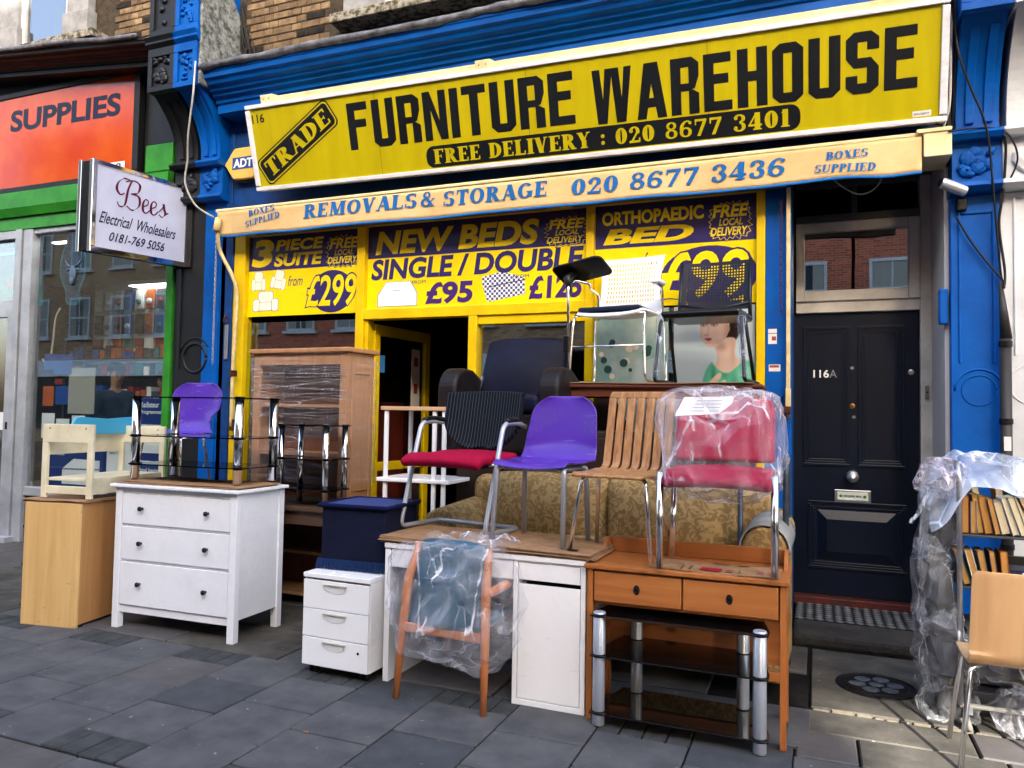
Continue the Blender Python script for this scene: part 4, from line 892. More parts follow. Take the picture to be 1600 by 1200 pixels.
# heater boxes in the window
def hbox(x, z, w_, h_, d_, y, label, m, lines, wm, pic=None, rz=0):
    t = thing('heater_box', label, 'box', (x, y, z), rz); bx = obj('carton', B(0, w_, 0, d_, 0, h_), m, t, bevel=.004)
    f_ = frame((0,-.001,0),(1,0,0),(0,0,1)); zz = h_-.06
    for (s, lw_, lh) in lines:
        text(s, t, at(f_, .04, zz-lh), lw_, lh, wm, .02); zz -= lh*1.45
    if pic == 'heater':
        obj('heater_picture', MB().add([tuple(f_ @ Vector((a*w_, b*h_, .001))) for a, b in ((.3,.08),(.95,.08),(.95,.6),(.5,.62),(.3,.4))],[(0,1,2,3,4)]), mat('picture_white', c(220,222,228), .5), t)
        obj('heater_picture', MB().add([tuple(f_ @ Vector((a*w_, b*h_, .0018))) for a, b in ((.3,.38),(.95,.40),(.95,.43),(.3,.41))],[(0,1,2,3)]), GPR, t)
    return t
DB = mat('carton_blue', c(24,62,150), .4); WC = mat('carton_white', c(214,218,222), .5); WT = mat('white_ink', (.75,.78,.82), .5); NK = mat('dark_ink', c(60,66,90), .6)
hbox(-8.04, .62, .88, .52, .16, 5.96, 'blue and white boxed panel heater lying at the left end of the window', DB, (('Programmable', .34, .045), ('Panel heater', .26, .04)), WT, 'heater')
hbox(-7.12, .62, .36, .62, .16, 5.97, 'white boxed oil filled heater between the two blue heater boxes', WC, (('INTELLIHEAT', .16, .03), ('OIL FILLED', .2, .035), ('HEATER', .15, .035), ('2000W / 9 FIN', .2, .025)), NK)
hbox(-6.70, .62, .5, 1.02, .16, 5.98, 'tall blue and white boxed radiator standing at the right end of the window', DB, (('Radiateur', .26, .06), ('Programmable', .36, .05)), WT)
t = bpy.data.objects['heater_box.002']; f_ = frame((0,-.001,0),(1,0,0),(0,0,1))
obj('white_panel', MB().add([tuple(f_ @ Vector(v)) for v in ((.0,.42,.001),(.5,.42,.001),(.5,.72,.001),(.0,.72,.001))],[(0,1,2,3)]), WC, t)
text('Programmable', t, at(f_, .04, .30), .36, .05, WT, .02); text('Panel heater', t, at(f_, .04, .22), .3, .045, WT, .02)
# notices stuck to the inside of the pane
for k, (x, z, w_, h_, m_, lbl) in enumerate(((-8.02,1.58,.17,.22,SCOL[4],'orange notice low on the electrical shop glass by the grey post'),(-7.82,1.60,.2,.2,SCOL[0],'blue square notice on the electrical shop glass right of the orange one'),(-8.02,1.98,.16,.18,SCOL[0],'small blue notice on the electrical shop glass above the orange one'),(-7.86,1.93,.28,.22,SCOL[0],'wide blue notice on the electrical shop glass above a red strip'),(-7.84,1.82,.12,.06,SCOL[2],'red strip notice on the electrical shop glass'),(-8.02,1.22,.2,.28,WC,'white price sheet on the electrical shop glass nearest the grey post'),(-7.79,1.18,.2,.26,WC,'white price sheet on the electrical shop glass second from the grey post'),(-7.55,1.22,.2,.26,WC,'white price sheet on the electrical shop glass third from the grey post'),(-7.62,1.5,.4,.5,mat('pale_sheet', c(175,175,165), .7),'large faded poster on the electrical shop glass left of the man'),(-8.70,.95+.35,.14,.2,WC,'white notice on the electrical shop door glass'))):
    n = obj('notice', B(x, x+w_, 5.874 if k != 9 else 5.812, 5.877 if k != 9 else 5.815, z-.06, z-.06+h_), m_); tag(n, lbl, 'notice')
fb = thing('floral_banner', 'teal banner with red flowers hanging behind the light above the electrical shop door', 'banner', (-9.75, 6.25, 2.72))
obj('cloth', B(0, 1.15, 0, .01, 0, .85), mat('teal_cloth', c(40,150,150), .8, col2=c(20,110,120), nscale=6), fb)
for k_ in range(16):
    q = MB(); fx, fz, fr_ = lr.uniform(.08,1.07), lr.uniform(.08,.78), lr.uniform(.05,.10)
    for a_ in range(5): blob(q, fx+fr_*.55*math.cos(a_*1.257), -.004, fz+fr_*.55*math.sin(a_*1.257), fr_*.5, .004, fr_*.5, 8)
    obj('printed_flower', q, mat('flower_red', c(190,60,80), .8), fb)
# blue plaque shaped window sticker
mp_ = thing('window_plaque', 'blue plaque with a bull head hanging at the top of the electrical shop window', 'plaque', (-7.62, 5.885, 2.68))
sil = spl([(-.11,-.3),(-.05,-.34),(.08,-.34),(.13,-.28),(.10,-.2),(.17,-.05),(.19,.1),(.15,.25),(.11,.36),(.11,.5),(-.11,.5),(-.13,.36),(-.19,.25),(-.22,.08),(-.19,-.06),(-.12,-.18)], 4)
fm = frame((0,0,.3),(1,0,0),(0,0,1))
obj('plaque_edge', MB().prism([(x*1.0, y) for x, y in sil], .008, fm), mat('teal_edge', c(50,130,150), .4), mp_)
obj('plaque_field', MB().prism([(x*.88, y*.93+.01) for x, y in sil], .012, fm, .0081), mat('plaque_blue', c(45,75,110), .4, col2=c(30,50,80), nscale=8), mp_)
hm = MB(); blob(hm, 0, 0, 0, .055, .02, .10, 10, Matrix.Translation((0,-.02,.30))); blob(hm, 0, 0, 0, .035, .02, .05, 8, Matrix.Translation((0,-.03,.22)))
for s_ in (-1, 1): hm.tube([(s_*.03,-.02,.38),(s_*.08,-.02,.40),(s_*.12,-.02,.46)], [.016,.012,.004], 6); blob(hm, 0,0,0,.04,.012,.015,8,Matrix.Translation((s_*.07,-.02,.35)) @ Matrix.Rotation(s_*.4,4,'Y'))
obj('bull_head', hm, mat('bull_grey', c(95,120,145), .5), mp_, smooth=True)
cl_ = tag(obj('hanging_cable', MB().tube(smooth_path([(-7.9,5.95,2.62),(-7.97,5.95,2.5),(-8.0,5.95,2.2),(-8.05,5.95,2.0),(-8.15,5.95,2.05)],6), .012, 6), mat('cream_cable', c(190,180,165), .5), smooth=True), 'pale cable looping below the blue plaque inside the window', 'cable')

# ---- two people inside the electrical shop
def skin_body(name, m, V, E_, rad, parent, sub=2):
    me = bpy.data.meshes.new(name); me.from_pydata(V, E_, []); me.materials.append(m)
    o = bpy.data.objects.new(name, me); link(o, parent)
    md = o.modifiers.new('skin', 'SKIN'); md.use_smooth_shade = True
    sv = me.skin_vertices[0].data
    for i, r_ in enumerate(rad):
        sv[i].radius = (r_, r_) if not isinstance(r_, tuple) else r_
    sv[0].use_root = True
    s_ = o.modifiers.new('sub', 'SUBSURF'); s_.levels = sub; s_.render_levels = sub
    return o
def person(loc, rz, label, jacket, trous, hat, reach=.35, k=1.0, hatm=None):
    t = thing('person', label, 'person', loc, rz)
    SKN = mat('skin', c(196,150,125), .5)
    # faces local -y; joints: pelvis, spine, neck, head, arms, legs
    V = [(0,0,.95),(0,0,1.12),(0,.01,1.34),(0,-.01,1.47),(0,-.02,1.53),(0,-.035,1.60),(0,-.03,1.70),(0,-.02,1.77),
         (.17,.01,1.40),(.24,-.04,1.17),(.20,-reach*.8,1.08),(.17,-reach*.8-.14,1.10),
         (-.17,.01,1.40),(-.24,-.04,1.17),(-.20,-reach*.8,1.08),(-.17,-reach*.8-.14,1.10),
         (.10,0,.88),(.11,-.02,.50),(.11,.02,.09),(.12,-.12,.04),(-.10,0,.88),(-.11,-.02,.50),(-.11,.02,.09),(-.12,-.12,.04),(0,-.135,1.635)]
    E_ = [(0,1),(1,2),(2,3),(3,4),(4,5),(5,6),(6,7),(2,8),(8,9),(9,10),(10,11),(2,12),(12,13),(13,14),(14,15),(0,16),(16,17),(17,18),(18,19),(0,20),(20,21),(21,22),(22,23),(5,24)]
    rad = [(.15,.11),(.14,.10),(.17,.11),.06,.055,(.075,.09),(.082,.10),(.05,.06),.06,.045,.036,.03,.06,.045,.036,.03,.085,.06,.042,.035,.085,.06,.042,.035,.014]
    skin_body('body', SKN, V, E_, rad, t)
    J = [0,1,2,8,9,10,12,13,14]; mp2 = {v: i for i, v in enumerate(J)}
    skin_body('jacket', jacket, [V[i] for i in J]+[(0,.05,1.45)], [(mp2[a], mp2[b]) for a, b in E_ if a in mp2 and b in mp2]+[(2,9)], [(.185,.14),(.18,.14),(.20,.145),.085,.068,.055,.085,.068,.055,.09], t)
    J = [0,16,17,18,20,21,22]; mp2 = {v: i for i, v in enumerate(J)}
    skin_body('trousers', trous, [V[i] for i in J], [(mp2[a], mp2[b]) for a, b in E_ if a in mp2 and b in mp2], [(.17,.13),.105,.08,.06,.105,.08,.06], t)
    ear = MB(); [blob(ear, s_*.087, -.015, 1.655, .012, .02, .03) for s_ in (-1,1)]; obj('ear', ear, SKN, t, smooth=True)
    ey = MB(); [blob(ey, s_*.032, -.122, 1.675, .011, .006, .006) for s_ in (-1,1)]; blob(ey, 0, -.118, 1.585, .026, .008, .005); obj('eyes_and_mouth', ey, mat('dark_features', c(60,40,36), .5), t, smooth=True)
    hb = MB(); blob(hb, 0, .012, 1.70, .094, .112, .075, 14); obj('hair', hb, mat('grey_hair', c(110,100,92), .8), t, smooth=True)
    cp = MB().lathe([(.098,0),(.1,.03),(.088,.07),(.05,.095),(0,.10)], 18, Matrix.Translation((0,-.015,1.705)) @ Matrix.Rotation(.12,4,'X') @ Matrix.Scale(1.12,4,(0,1,0)))
    if hat == 'cap': cp.grid(lambda u, v: ((u-.5)*.17, -.10-.09*v*math.cos((u-.5)*2.2), 1.712-.02*v), 8, 4)
    else: cp.lathe([(.10,0),(.17,-.004),(.172,.004),(.10,.01)], 20, Matrix.Translation((0,-.015,1.715)))
    obj(hat, cp, hatm, t, smooth=True)
    for s_ in (-1, 1):
        hnd = MB()
        for k_ in range(4): hnd.tube([(s_*(.155+.017*(k_-1.5)), -reach*.8-.16, 1.10), (s_*(.155+.02*(k_-1.5)), -reach*.8-.20, 1.095), (s_*(.155+.02*(k_-1.5)), -reach*.8-.225+.006*abs(k_-1.5), 1.075)], [.0095,.0085,.007], 6)
        hnd.tube([(s_*.135, -reach*.8-.13, 1.105), (s_*.115, -reach*.8-.165, 1.11)], [.011,.008], 6)
        obj('fingers', hnd, SKN, t, smooth=True)
    return t
person((-7.56, 6.42, .24), R(75), 'man in blue-grey hooded jacket and navy cap seen through the left shop window', mat('blue_grey_jacket', c(64,84,108), .8, col2=c(48,64,86), nscale=8, bump=.4, bscale=14), mat('dark_trousers', c(30,32,38), .8), 'cap', hatm=mat('navy_cap', c(16,22,40), .8))
person((-7.30, 6.95, .2), R(-60), 'person in brown jacket and brimmed hat facing the man in the cap', mat('brown_jacket', c(110,60,40), .8), mat('dark_trousers', c(30,32,38), .8), 'brimmed_hat', hatm=mat('brown_hat', c(80,50,34), .8))

# ================================================================ NEIGHBOUR ON THE RIGHT (white)
rb = thing('white_building', 'white painted shop building at the right edge beside the blue pilaster', 'building', (2.5, 6, 0))
ro = lobj(rb)
ro('wall', B(1.13, 6, 5.862, 6.5, 0, 10), WHITEP)
bracket(ro, 1.128, 1.8, WHITEP, 4.07, 3.42, 41)
ro('pilaster_panel', B(1.20, 1.215, 5.768, 5.785, 1.95, 3.0).box(1.45, 1.465, 5.768, 5.785, 1.95, 3.0).box(1.215, 1.45, 5.768, 5.785, 2.985, 3.0), WHITEP, bevel=.005)
ro('pilaster_roundel', ring_(1.3, 1.76, .13, .006, 5.77, 5.79), WHITEP, smooth=True)
ro('shopfront', B(1.8, 6, 5.80, 5.86, 0, 3.4), mat('grey_shutter', c(120,124,130), .5))

# ================================================================ OTHER SIDE OF THE STREET (seen in the glass)
RB = mat('red_brick_far', c(132,66,44), .9)
def brick_tex(m, c1, c2, cm, s_=1.0):
    t = m.node_tree; p = t.nodes['Principled BSDF']; bt = t.nodes.new('ShaderNodeTexBrick'); g_ = t.nodes.new('ShaderNodeNewGeometry'); mp = t.nodes.new('ShaderNodeMapping')
    mp.inputs['Rotation'].default_value = (PI/2, 0, 0)
    t.links.new(g_.outputs['Position'], mp.inputs[0]); t.links.new(mp.outputs[0], bt.inputs['Vector'])
    bt.inputs['Color1'].default_value = (*c1, 1); bt.inputs['Color2'].default_value = (*c2, 1); bt.inputs['Mortar'].default_value = (*cm, 1)
    bt.inputs['Scale'].default_value = s_; bt.inputs['Brick Width'].default_value = .225; bt.inputs['Row Height'].default_value = .075; bt.inputs['Mortar Size'].default_value = .008
    t.links.new(bt.outputs[0], p.inputs['Base Color'])
brick_tex(RB, c(190,96,66), c(150,74,50), c(150,128,110))
YB = mat('yellow_brick_far', c(150,120,80), .9); brick_tex(YB, c(190,150,110), c(150,112,80), c(130,116,98))
RT = mat('render_far', c(215,214,208), .8)
ROOF = mat('slate_roof', c(70,72,80), .8, col2=c(54,56,62), nscale=9, world=True)
CURT = mat('net_curtain', c(176,172,158), .9)
def far_house(x0, x1, m, label, nwin, skew=0, low=RT, foot=None, h=13.6):
    t = thing('terrace_house', label, 'house', ((x0+x1)/2, -12, 0)); fo = lobj(t)
    poly = foot or [(x0,-12),(x1,-12),(x1,-20),(x0,-20)]
    fo('wall', MB().prism(poly, h), m)
    fo('shop_fascia', B(x0+.15, x1-.15, -11.99, -11.75, 2.9, 3.6), low); fo('shop_window', B(x0+.4, x1-.4, -11.99, -11.9, .6, 2.85), GLASS if False else mat('far_shop_glass', c(60,70,80), .1))
    fo('parapet', B(x0, x1, -12.1, -11.8, h, h+.35), RT)
    for s_ in range(3):
        for k in range(nwin):
            xc = x0+(x1-x0)*(k+.5)/nwin; z0 = 4.6+s_*3.0
            w0 = fo('window', B(xc-.62,xc+.62,-11.99,-11.93,z0,z0+.1).box(xc-.62,xc+.62,-11.99,-11.93,z0+1.7,z0+1.8).box(xc-.62,xc-.54,-11.99,-11.93,z0+.1,z0+1.7).box(xc+.54,xc+.62,-11.99,-11.93,z0+.1,z0+1.7).box(xc-.54,xc+.54,-11.985,-11.94,z0+.85,z0+.93).box(xc-.02,xc+.02,-11.98,-11.95,z0+.1,z0+1.7).box(xc-.75,xc+.75,-11.99,-11.84,z0-.1,z0), SASH)
            obj('dark_pane', B(xc-.54,xc+.54,-11.975,-11.97,z0+.1,z0+1.7), mat('far_shop_glass', c(60,70,80), .1), w0)
            for ca, cb__ in (((-.54,-.2),(.22,.54)) if (k+s_) % 3 else ((-.54,.54),)): obj('net_curtain', MB().grid(lambda u, v: (xc+ca+(cb__-ca)*u, -11.96+.006*math.sin(u*30), z0+.1+1.6*v), 24, 1), CURT, w0)
    return t
sk = .436*8  # house sides beside the added gap slant along the sun to pass a patch
far_house(-34, -24, YB, 'yellow brick terrace house far across the street, furthest left', 4)
far_house(-23.9, -15, RB, 'red brick terrace house across the street, second from the left end', 4)
far_house(-14.9, -7, YB, 'yellow brick terrace house across the street left of the tall red one', 3)
far_house(-6.9, 1, RB, 'red brick terrace house across the street with three white sash windows', 3)
far_house(1.1, 7.1, RB, 'red brick terrace house across the street left of the added sun gap', 3, foot=[(1.1,-12),(7.1,-12),(7.1+sk,-20),(1.1,-20)])
far_house(8.35, 18, RB, 'red brick terrace house across the street right of the added sun gap', 4, foot=[(8.35,-12),(18,-12),(18,-20),(8.35+sk,-20)])
far_house(18.1, 32, YB, 'yellow brick terrace house across the street, furthest right', 5)
t = thing('sun_gap_blocker', 'unseen brick wall added over the sun gap between two houses across the street', 'wall', (7.7, -12, 0)); fo = lobj(t)  # added out of view: blocks the upper gap so the sun patch stays low
fo('blocker_wall', B(7.102, 8.348, -12.3, -11.9, 7.40, 13.5), RB); fo('blocker_band', B(7.102, 8.348, -11.898, -11.85, 7.40, 7.7), RT)

# ================================================================ SIGNS, AWNING AND FIXTURES
INK = mat('sign_black', c(24,26,30), .3, spec=.35, col2=c(32,36,42), nscale=3, stretch=(1,1,.3))
SY = mat('sign_yellow', c(240,222,10), .3, spec=.3, col2=c(220,200,12), nscale=2.2, stretch=(3,1,.4), lo=.35, hi=.75)
SF = mat('sign_white_frame', c(216,216,222), .4, col2=c(186,184,184), nscale=5, stretch=(1,1,4), lo=.5, hi=.9)
CREAMP = mat('cream_painted_steel', c(236,222,176), .5, col2=c(214,196,146), nscale=5)
sg = thing('shop_sign', 'long yellow FURNITURE WAREHOUSE lightbox sign with TRADE stamp and white frame', 'sign', (-4.82, 5.55, 3.545))
U_, V_ = Vector((5.61, 0, -.075)), Vector((0, -.2, .725)); SL, SH = U_.length, V_.length
FS = frame((0,0,0), U_, V_)
obj('case', B(.02, SL-.02, .02, SH-.02, -.16, -.012, FS), mat('sign_case', c(52,54,60), .5), sg)
obj('face', B(.03, SL-.03, .03, SH-.03, -.012, 0, FS), SY, sg)
obj('frame_rail', B(0, SL, 0, .034, -.16, .018, FS), SF, sg, bevel=.004); obj('frame_rail', B(0, SL, SH-.034, SH, -.16, .018, FS), SF, sg, bevel=.004)
obj('frame_rail', B(0, .045, .0455, SH-.0455, -.158, .017, FS), SF, sg, bevel=.004); obj('frame_rail', B(SL-.045, SL, .0455, SH-.0455, -.158, .017, FS), SF, sg, bevel=.004)
for xx in (1.35, 2.72, 4.1): obj('face_joint', B(xx, xx+.004, .03, SH-.03, 0, .0008, FS), mat('joint_line', c(150,130,20), .6), sg)
text('116', sg, at(FS, .055, .592), .135, .078, INK, .02)
polys(block_text('FURNITURE'), sg, at(FS, 1.065, .262), 2.04, .385, INK); polys(block_text('WAREHOUSE'), sg, at(FS, 3.25, .232), 2.185, .39, INK)
def fpl(pts, m, z, name, F=FS, par=sg, rot=0, o=(0, 0)):
    K = at(F, o[0], o[1], z, rot)
    me = bpy.data.meshes.new(name); me.from_pydata([tuple(K @ Vector((x, y, 0))) for x, y in pts], [], [tuple(range(len(pts)))]); me.update(); me.materials.append(m)
    q = bpy.data.objects.new(name, me); link(q, par); return q
A_ = math.atan2(.457, .80); O_ = (.16, .045)     # the stamp runs uphill
L_, D_ = .93, .235
fpl(rrect(-.012, -.012, L_+.012, D_+.012, .05), INK, .0012, 'stamp_border', rot=A_, o=O_); fpl(rrect(0, 0, L_, D_, .045), SY, .0018, 'stamp_border', rot=A_, o=O_)
fpl(rrect(.012, .012, L_-.012, D_-.012, .04), INK, .0024, 'stamp_field', rot=A_, o=O_)
polys(serif_text('TRADE', .07, .3), sg, at(FS, O_[0], O_[1], .003, A_) @ Matrix.Translation((.055, .045, 0)), L_-.11, D_-.09, SY)
fpl(rrect(1.79, .045, 4.72, .218, .07, 6), INK, .0012, 'banner_field')
polys(serif_text('FREE DELIVERY : 020 8677 3401', .1, .3, word=.55), sg, at(FS, 1.86, .072, .002), 2.79, .118, SY)
fpl([(5.41,.046),(5.52,.046),(5.52,.082),(5.41,.082)], WP, .0012, 'makers_label'); text('SIGN DEPOT', sg, at(FS, 5.418, .056, .002), .09, .013, INK, .02)
# stencil gaps through the stamp and banner letters
# cream gutter and brackets along the top
obj('top_channel', B(.25, SL-.05, SH+.012, SH+.055, -.17, -.03, FS).box(.25, SL-.05, SH+.006, SH+.02, -.03, -.018, FS), CREAMP, sg, bevel=.004)
for xx in (.17, 2.30): obj('bracket', B(xx, xx+.13, SH+.003, SH+.075, -.1, -.008, FS), CREAMP, sg, bevel=.005)
for xx in (.2,.26, 2.33,2.39): obj('screw', B(xx, xx+.008, SH+.035, SH+.043, -.008, -.004, FS), RUST, sg)
obj('sign_lamp_cable', MB().tube([tuple(FS @ Vector(v)) for v in ((SL-.05,.0,-.1),(SL+.05,-.05,-.12),(SL+.06,.4,-.15),(SL+.02,.9,-.15))], .008, 6), BLACKPL, sg)

# awning, rolled up, with its valance hanging
aw = thing('awning', 'rolled cream shop awning, its valance lettered REMOVALS and STORAGE in blue', 'awning', (-5.325, 5.585, 3.17)); aw.scale = (1.0247,)*3
AWF = mat('cream_canvas', c(222,192,140), .85, col2=c(206,174,120), nscale=2.5, bump=.25, bscale=9, bdist=.02)
AWB = mat('blue_canvas_trim', c(28,110,190), .7); AWI = mat('blue_canvas_ink', c(32,108,182), .75)
def val(u, v):      # slightly wavy cloth
    x = u*5.83; z = .225*(1-v)+(0 if v < 1 else 0)
    sag = -.010*math.sin(u*PI) - (.018*math.exp(-((u-.965)/.03)**2))*v
    return (x, .012*math.sin(x*3.1)*v+.006*math.sin(x*9)*v - .004 + .03*v*math.exp(-((u-.03)/.04)**2), z+sag+.004*math.sin(x*5)*v)
obj('valance', MB().grid(val, 160, 8), AWF, aw, smooth=True, solid=.003)
obj('valance_trim', MB().grid(lambda u, v: tuple(Vector(val(u, 1))+Vector((0, -.003, .004-.018*v))), 160, 1), AWB, aw, solid=.002, smooth=True)
obj('front_bar', B(-.02, 5.84, -.01, .05, .222, .25), CREAMP, aw, bevel=.008)
obj('roller', MB().cyl((-.0, .16, .22), (5.95, .16, .22), .075, n=20), AWF, aw, smooth=True)
obj('end_box', B(5.84, 6.0, -.02, .3, .08, .235), CREAMP, aw, bevel=.006); obj('end_box_lid', B(5.80, 6.0, -.03, .32, .236, .262), CREAMP, aw, bevel=.004)
obj('roller_case', B(.3, 3.2, .14, .22, .02, .09).box(3.4, 5.0, .14, .22, .02, .09), mat('grey_canvas_case', c(140,136,120), .7, col2=c(118,112,98), nscale=6), aw, bevel=.03)
FV = frame((0,-.012,0), (1,0,0), (0,0,1))
def vt(s, x0, z0, w_, h_, rot=0, slant=0.06, gap=.09):
    q = polys(serif_text(s, gap, .27, slant, .5), aw, at(FV, x0, z0, .001, rot), w_, h_, AWI, lay=.0001)
    for v in q.data.vertices:      # lie on the waving cloth
        u = v.co.x/5.83; vv = min(1, max(0, 1-v.co.z/.225)); v.co.y += val(u, vv)[1]+.004; 
    return q
vt('REMOVALS', .985, .082, 1.14, .122); vt('&', 2.16, .082, .13, .122); vt('STORAGE', 2.37, .070, .90, .120); vt('020 8677 3436', 3.47, .052, 1.53, .125)
vt('BOXES', .37, .150, .30, .055, .12, .1); vt('SUPPLIED', .33, .055, .40, .055, .16, .1)
vt('BOXES', 5.255, .125, .26, .055, 0, .1); vt('SUPPLIED', 5.185, .045, .375, .055, -.06, .1)
# arm and chains at the left, rod and chain at the right
am = thing('awning_pole', 'bent cream awning pole hanging down the left edge of the shopfront', 'pole', (-5.30, 5.66, 1.33))
obj('rod', MB().tube(smooth_path([(.02,-.12,1.95),(.015,-.10,1.80),(.0,-.04,1.68),(.10,.02,1.45),(.12,.06,1.25),(.10,.06,.6),(.10,.06,.02)], 6), .018, 8), CREAMM, am, smooth=True)
obj('knuckle', MB().cyl((.02,-.13,1.87),(.02,-.11,2.0),.035,.03,12), CREAMM, am, smooth=True); obj('lower_bracket', B(.07,.13,.05,.14,-.02,.09), RUST, am, bevel=.005); obj('clip', B(.08,.12,.03,.1,.5,.56), RUST, am, bevel=.005)
def chain(name, label, x, y, z0, z1, m):
    q = MB(); z = z1; k = 0
    while z > z0:
        pts = []
        for a in range(10):
            t = 2*PI*a/10; u = .009*math.cos(t); v = .017*math.sin(t)
            pts.append((x+(u if k % 2 else 0), y+(0 if k % 2 else u), z+v))
        q.tube(pts, .0028, 5, closed=True); z -= .026; k += 1
    return tag(obj(name, q, m), label, 'chain')
chain('chain', 'thin chain hanging beside the bent cream pole at the left of the shopfront', -5.36, 5.62, 1.95, 3.12, STEELM)
chain('chain', 'rusty chain hanging beside the straight cream rod left of the black door', -.235, 5.70, 2.25, 3.1, RUST)
rd = thing('awning_rod', 'straight cream steel rod fixed to the blue post left of the black door', 'rod', (-.185, 5.74, 1.60))
obj('rod', B(-.014,.014,-.012,.012,.12,1.58), CREAMM, rd, bevel=.004); obj('rod_foot', B(-.018,.018,-.02,.05,0,.13), CREAMM, rd, bevel=.004); obj('catch', B(-.03,.02,-.025,.045,-.05,.0).box(-.012,.012,-.02,.02,-.09,-.05), RUST, rd, bevel=.005)
lk = thing('window_bolt', 'steel bolt and chain hook on the post left of the yellow frame', 'bolt', (-5.335, 5.77, 2.0))
obj('plate', B(-.02,.02,-.012,0,0,.34), STEELM, lk, bevel=.003); obj('hook', MB().tube([(0,-.02,.34),(0,-.05,.37),(.02,-.04,.42),(0,-.02,.44)], .012, 6), RUST, lk)

# alarm box
ab = thing('alarm_box', 'yellow six sided alarm box lettered ADT beside the big yellow sign', 'alarm box', (-5.14, 5.795, 3.90))
hx = [(-.235,0),(-.12,.155),(.12,.155),(.235,0),(.12,-.155),(-.12,-.155)]
Fy = frame((0,0,0),(1,0,0),(0,0,1))
obj('cover', MB().prism(hx, .09, Fy), mat('alarm_yellow', c(236,190,90), .4), ab, bevel=.012); obj('backplate', MB().prism([(x*.95, y*.95-.035) for x, y in hx], .055, Fy), BLACKPL, ab, bevel=.01)
fpl([(-.135,-.06),(.14,-.06),(.14,.06),(-.135,.06)], mat('logo_blue', c(40,90,170), .4), .0912, 'logo_panel', F=Fy, par=ab); text('ADT', ab, at(Fy, -.12, -.042, .0925), .23, .085, mat('white_ink', (.75,.78,.82), .5), .03)

# orange neighbour sign
og = thing('orange_sign', 'glossy orange fascia sign lettered SUPPLIES in dark blue with number 118', 'sign', (-9.6, 5.78, 3.97))
Fo = frame((0,0,0),(1,0,-.0),(0,0,1))
OR = mat('orange_acrylic', c(240,104,20), .14, spec=.3, coat=.1, col2=c(222,72,20), nscale=1.5)
obj('board', B(-1.5, 2.96, -.04, .02, .02, 1.06), OR, og, bevel=.002); obj('frame_rail', B(-1.5, 3.04, -.055, .02, -.04, .02).box(-1.5, 3.04, -.055, .02, 1.06, 1.12).box(2.96, 3.04, -.055, .02, .02, 1.06), BLACKP, og, bevel=.006)
Fo2 = frame((0,-.0405,0),(1,0,-.0),(0,0,1)); text('SUPPLIES', og, at(Fo2, 1.04, .665, .0015, -.015), 1.72, .25, mat('sign_navy', c(28,30,60), .35), .035)
fpl([(2.52,.03),(2.85,.03),(2.85,.14),(2.52,.14)], WP, .001, 'number_plate', F=Fo2, par=og); text('118', og, at(Fo2, 2.58, .045, .002), .22, .08, INK, .02)

# projecting lightbox
bs = thing('projecting_sign', 'chrome edged projecting lightbox reading Bees Electrical Wholesalers', 'sign', (-5.87, 5.76, 2.93), R(0))
BX = mat('mirror_trim', (.80,.80,.82), .1, metal=1)
Z0, Z1, D0 = 0.0, .82, 1.09     # outer end is at local y = -D0
shx = lambda y: .06*(-y/D0)     # it droops slightly away from the wall
def bsbox(y0, y1, z0, z1, x0, x1):
    return [(x, y, z-shx(y)) for x in (x0, x1) for y in (y0, y1) for z in (z0, z1)]
def bsb(mb, y0, y1, z0, z1, x0, x1): return mb.add(bsbox(y0, y1, z0, z1, x0, x1), [(0,1,3,2),(4,6,7,5),(0,4,5,1),(2,3,7,6),(0,2,6,4),(1,5,7,3)])
obj('case', bsb(MB(), -D0+.01, 0, .01, Z1-.01, -.15, -.012), mat('black_gloss_case', c(24,25,28), .25), bs, bevel=.003)
obj('opal_face', bsb(MB(), -D0+.04, -.035, .05, Z1-.04, -.012, -.004), mat('opal_acrylic', c(196,202,226), .3, spec=.6, col2=c(176,182,210), nscale=1.5), bs)
tr_ = MB()
for (y0, y1, z0, z1) in ((-D0, 0, 0, .05), (-D0, 0, Z1-.04, Z1), (-D0, -D0+.045, .05, Z1-.04), (-.035, 0, .05, Z1-.04)): bsb(tr_, y0, y1, z0, z1, -.03, .004)
obj('chrome_trim', tr_, BX, bs, bevel=.004)
obj('chrome_corner', bsb(MB(), -D0-.004, -D0+.02, 0, Z1, -.175, -.14), BX, bs, bevel=.004); obj('chrome_corner', bsb(MB(), -D0-.004, -D0+.012, 0, Z1, -.035, .0), BX, bs, bevel=.004)
obj('wall_box', B(-.17, .05, .0, .16, .0, .78), BLACKP, bs, bevel=.008)
Fb = frame((-.0035, -D0, 0), (0, 1, .058), (0, 0, 1)); Fb.translation = Vector((-.0035, -D0, -.06))
BI = mat('script_navy', c(24,26,60), .4); BR_ = mat('script_maroon', c(120,40,66), .4)
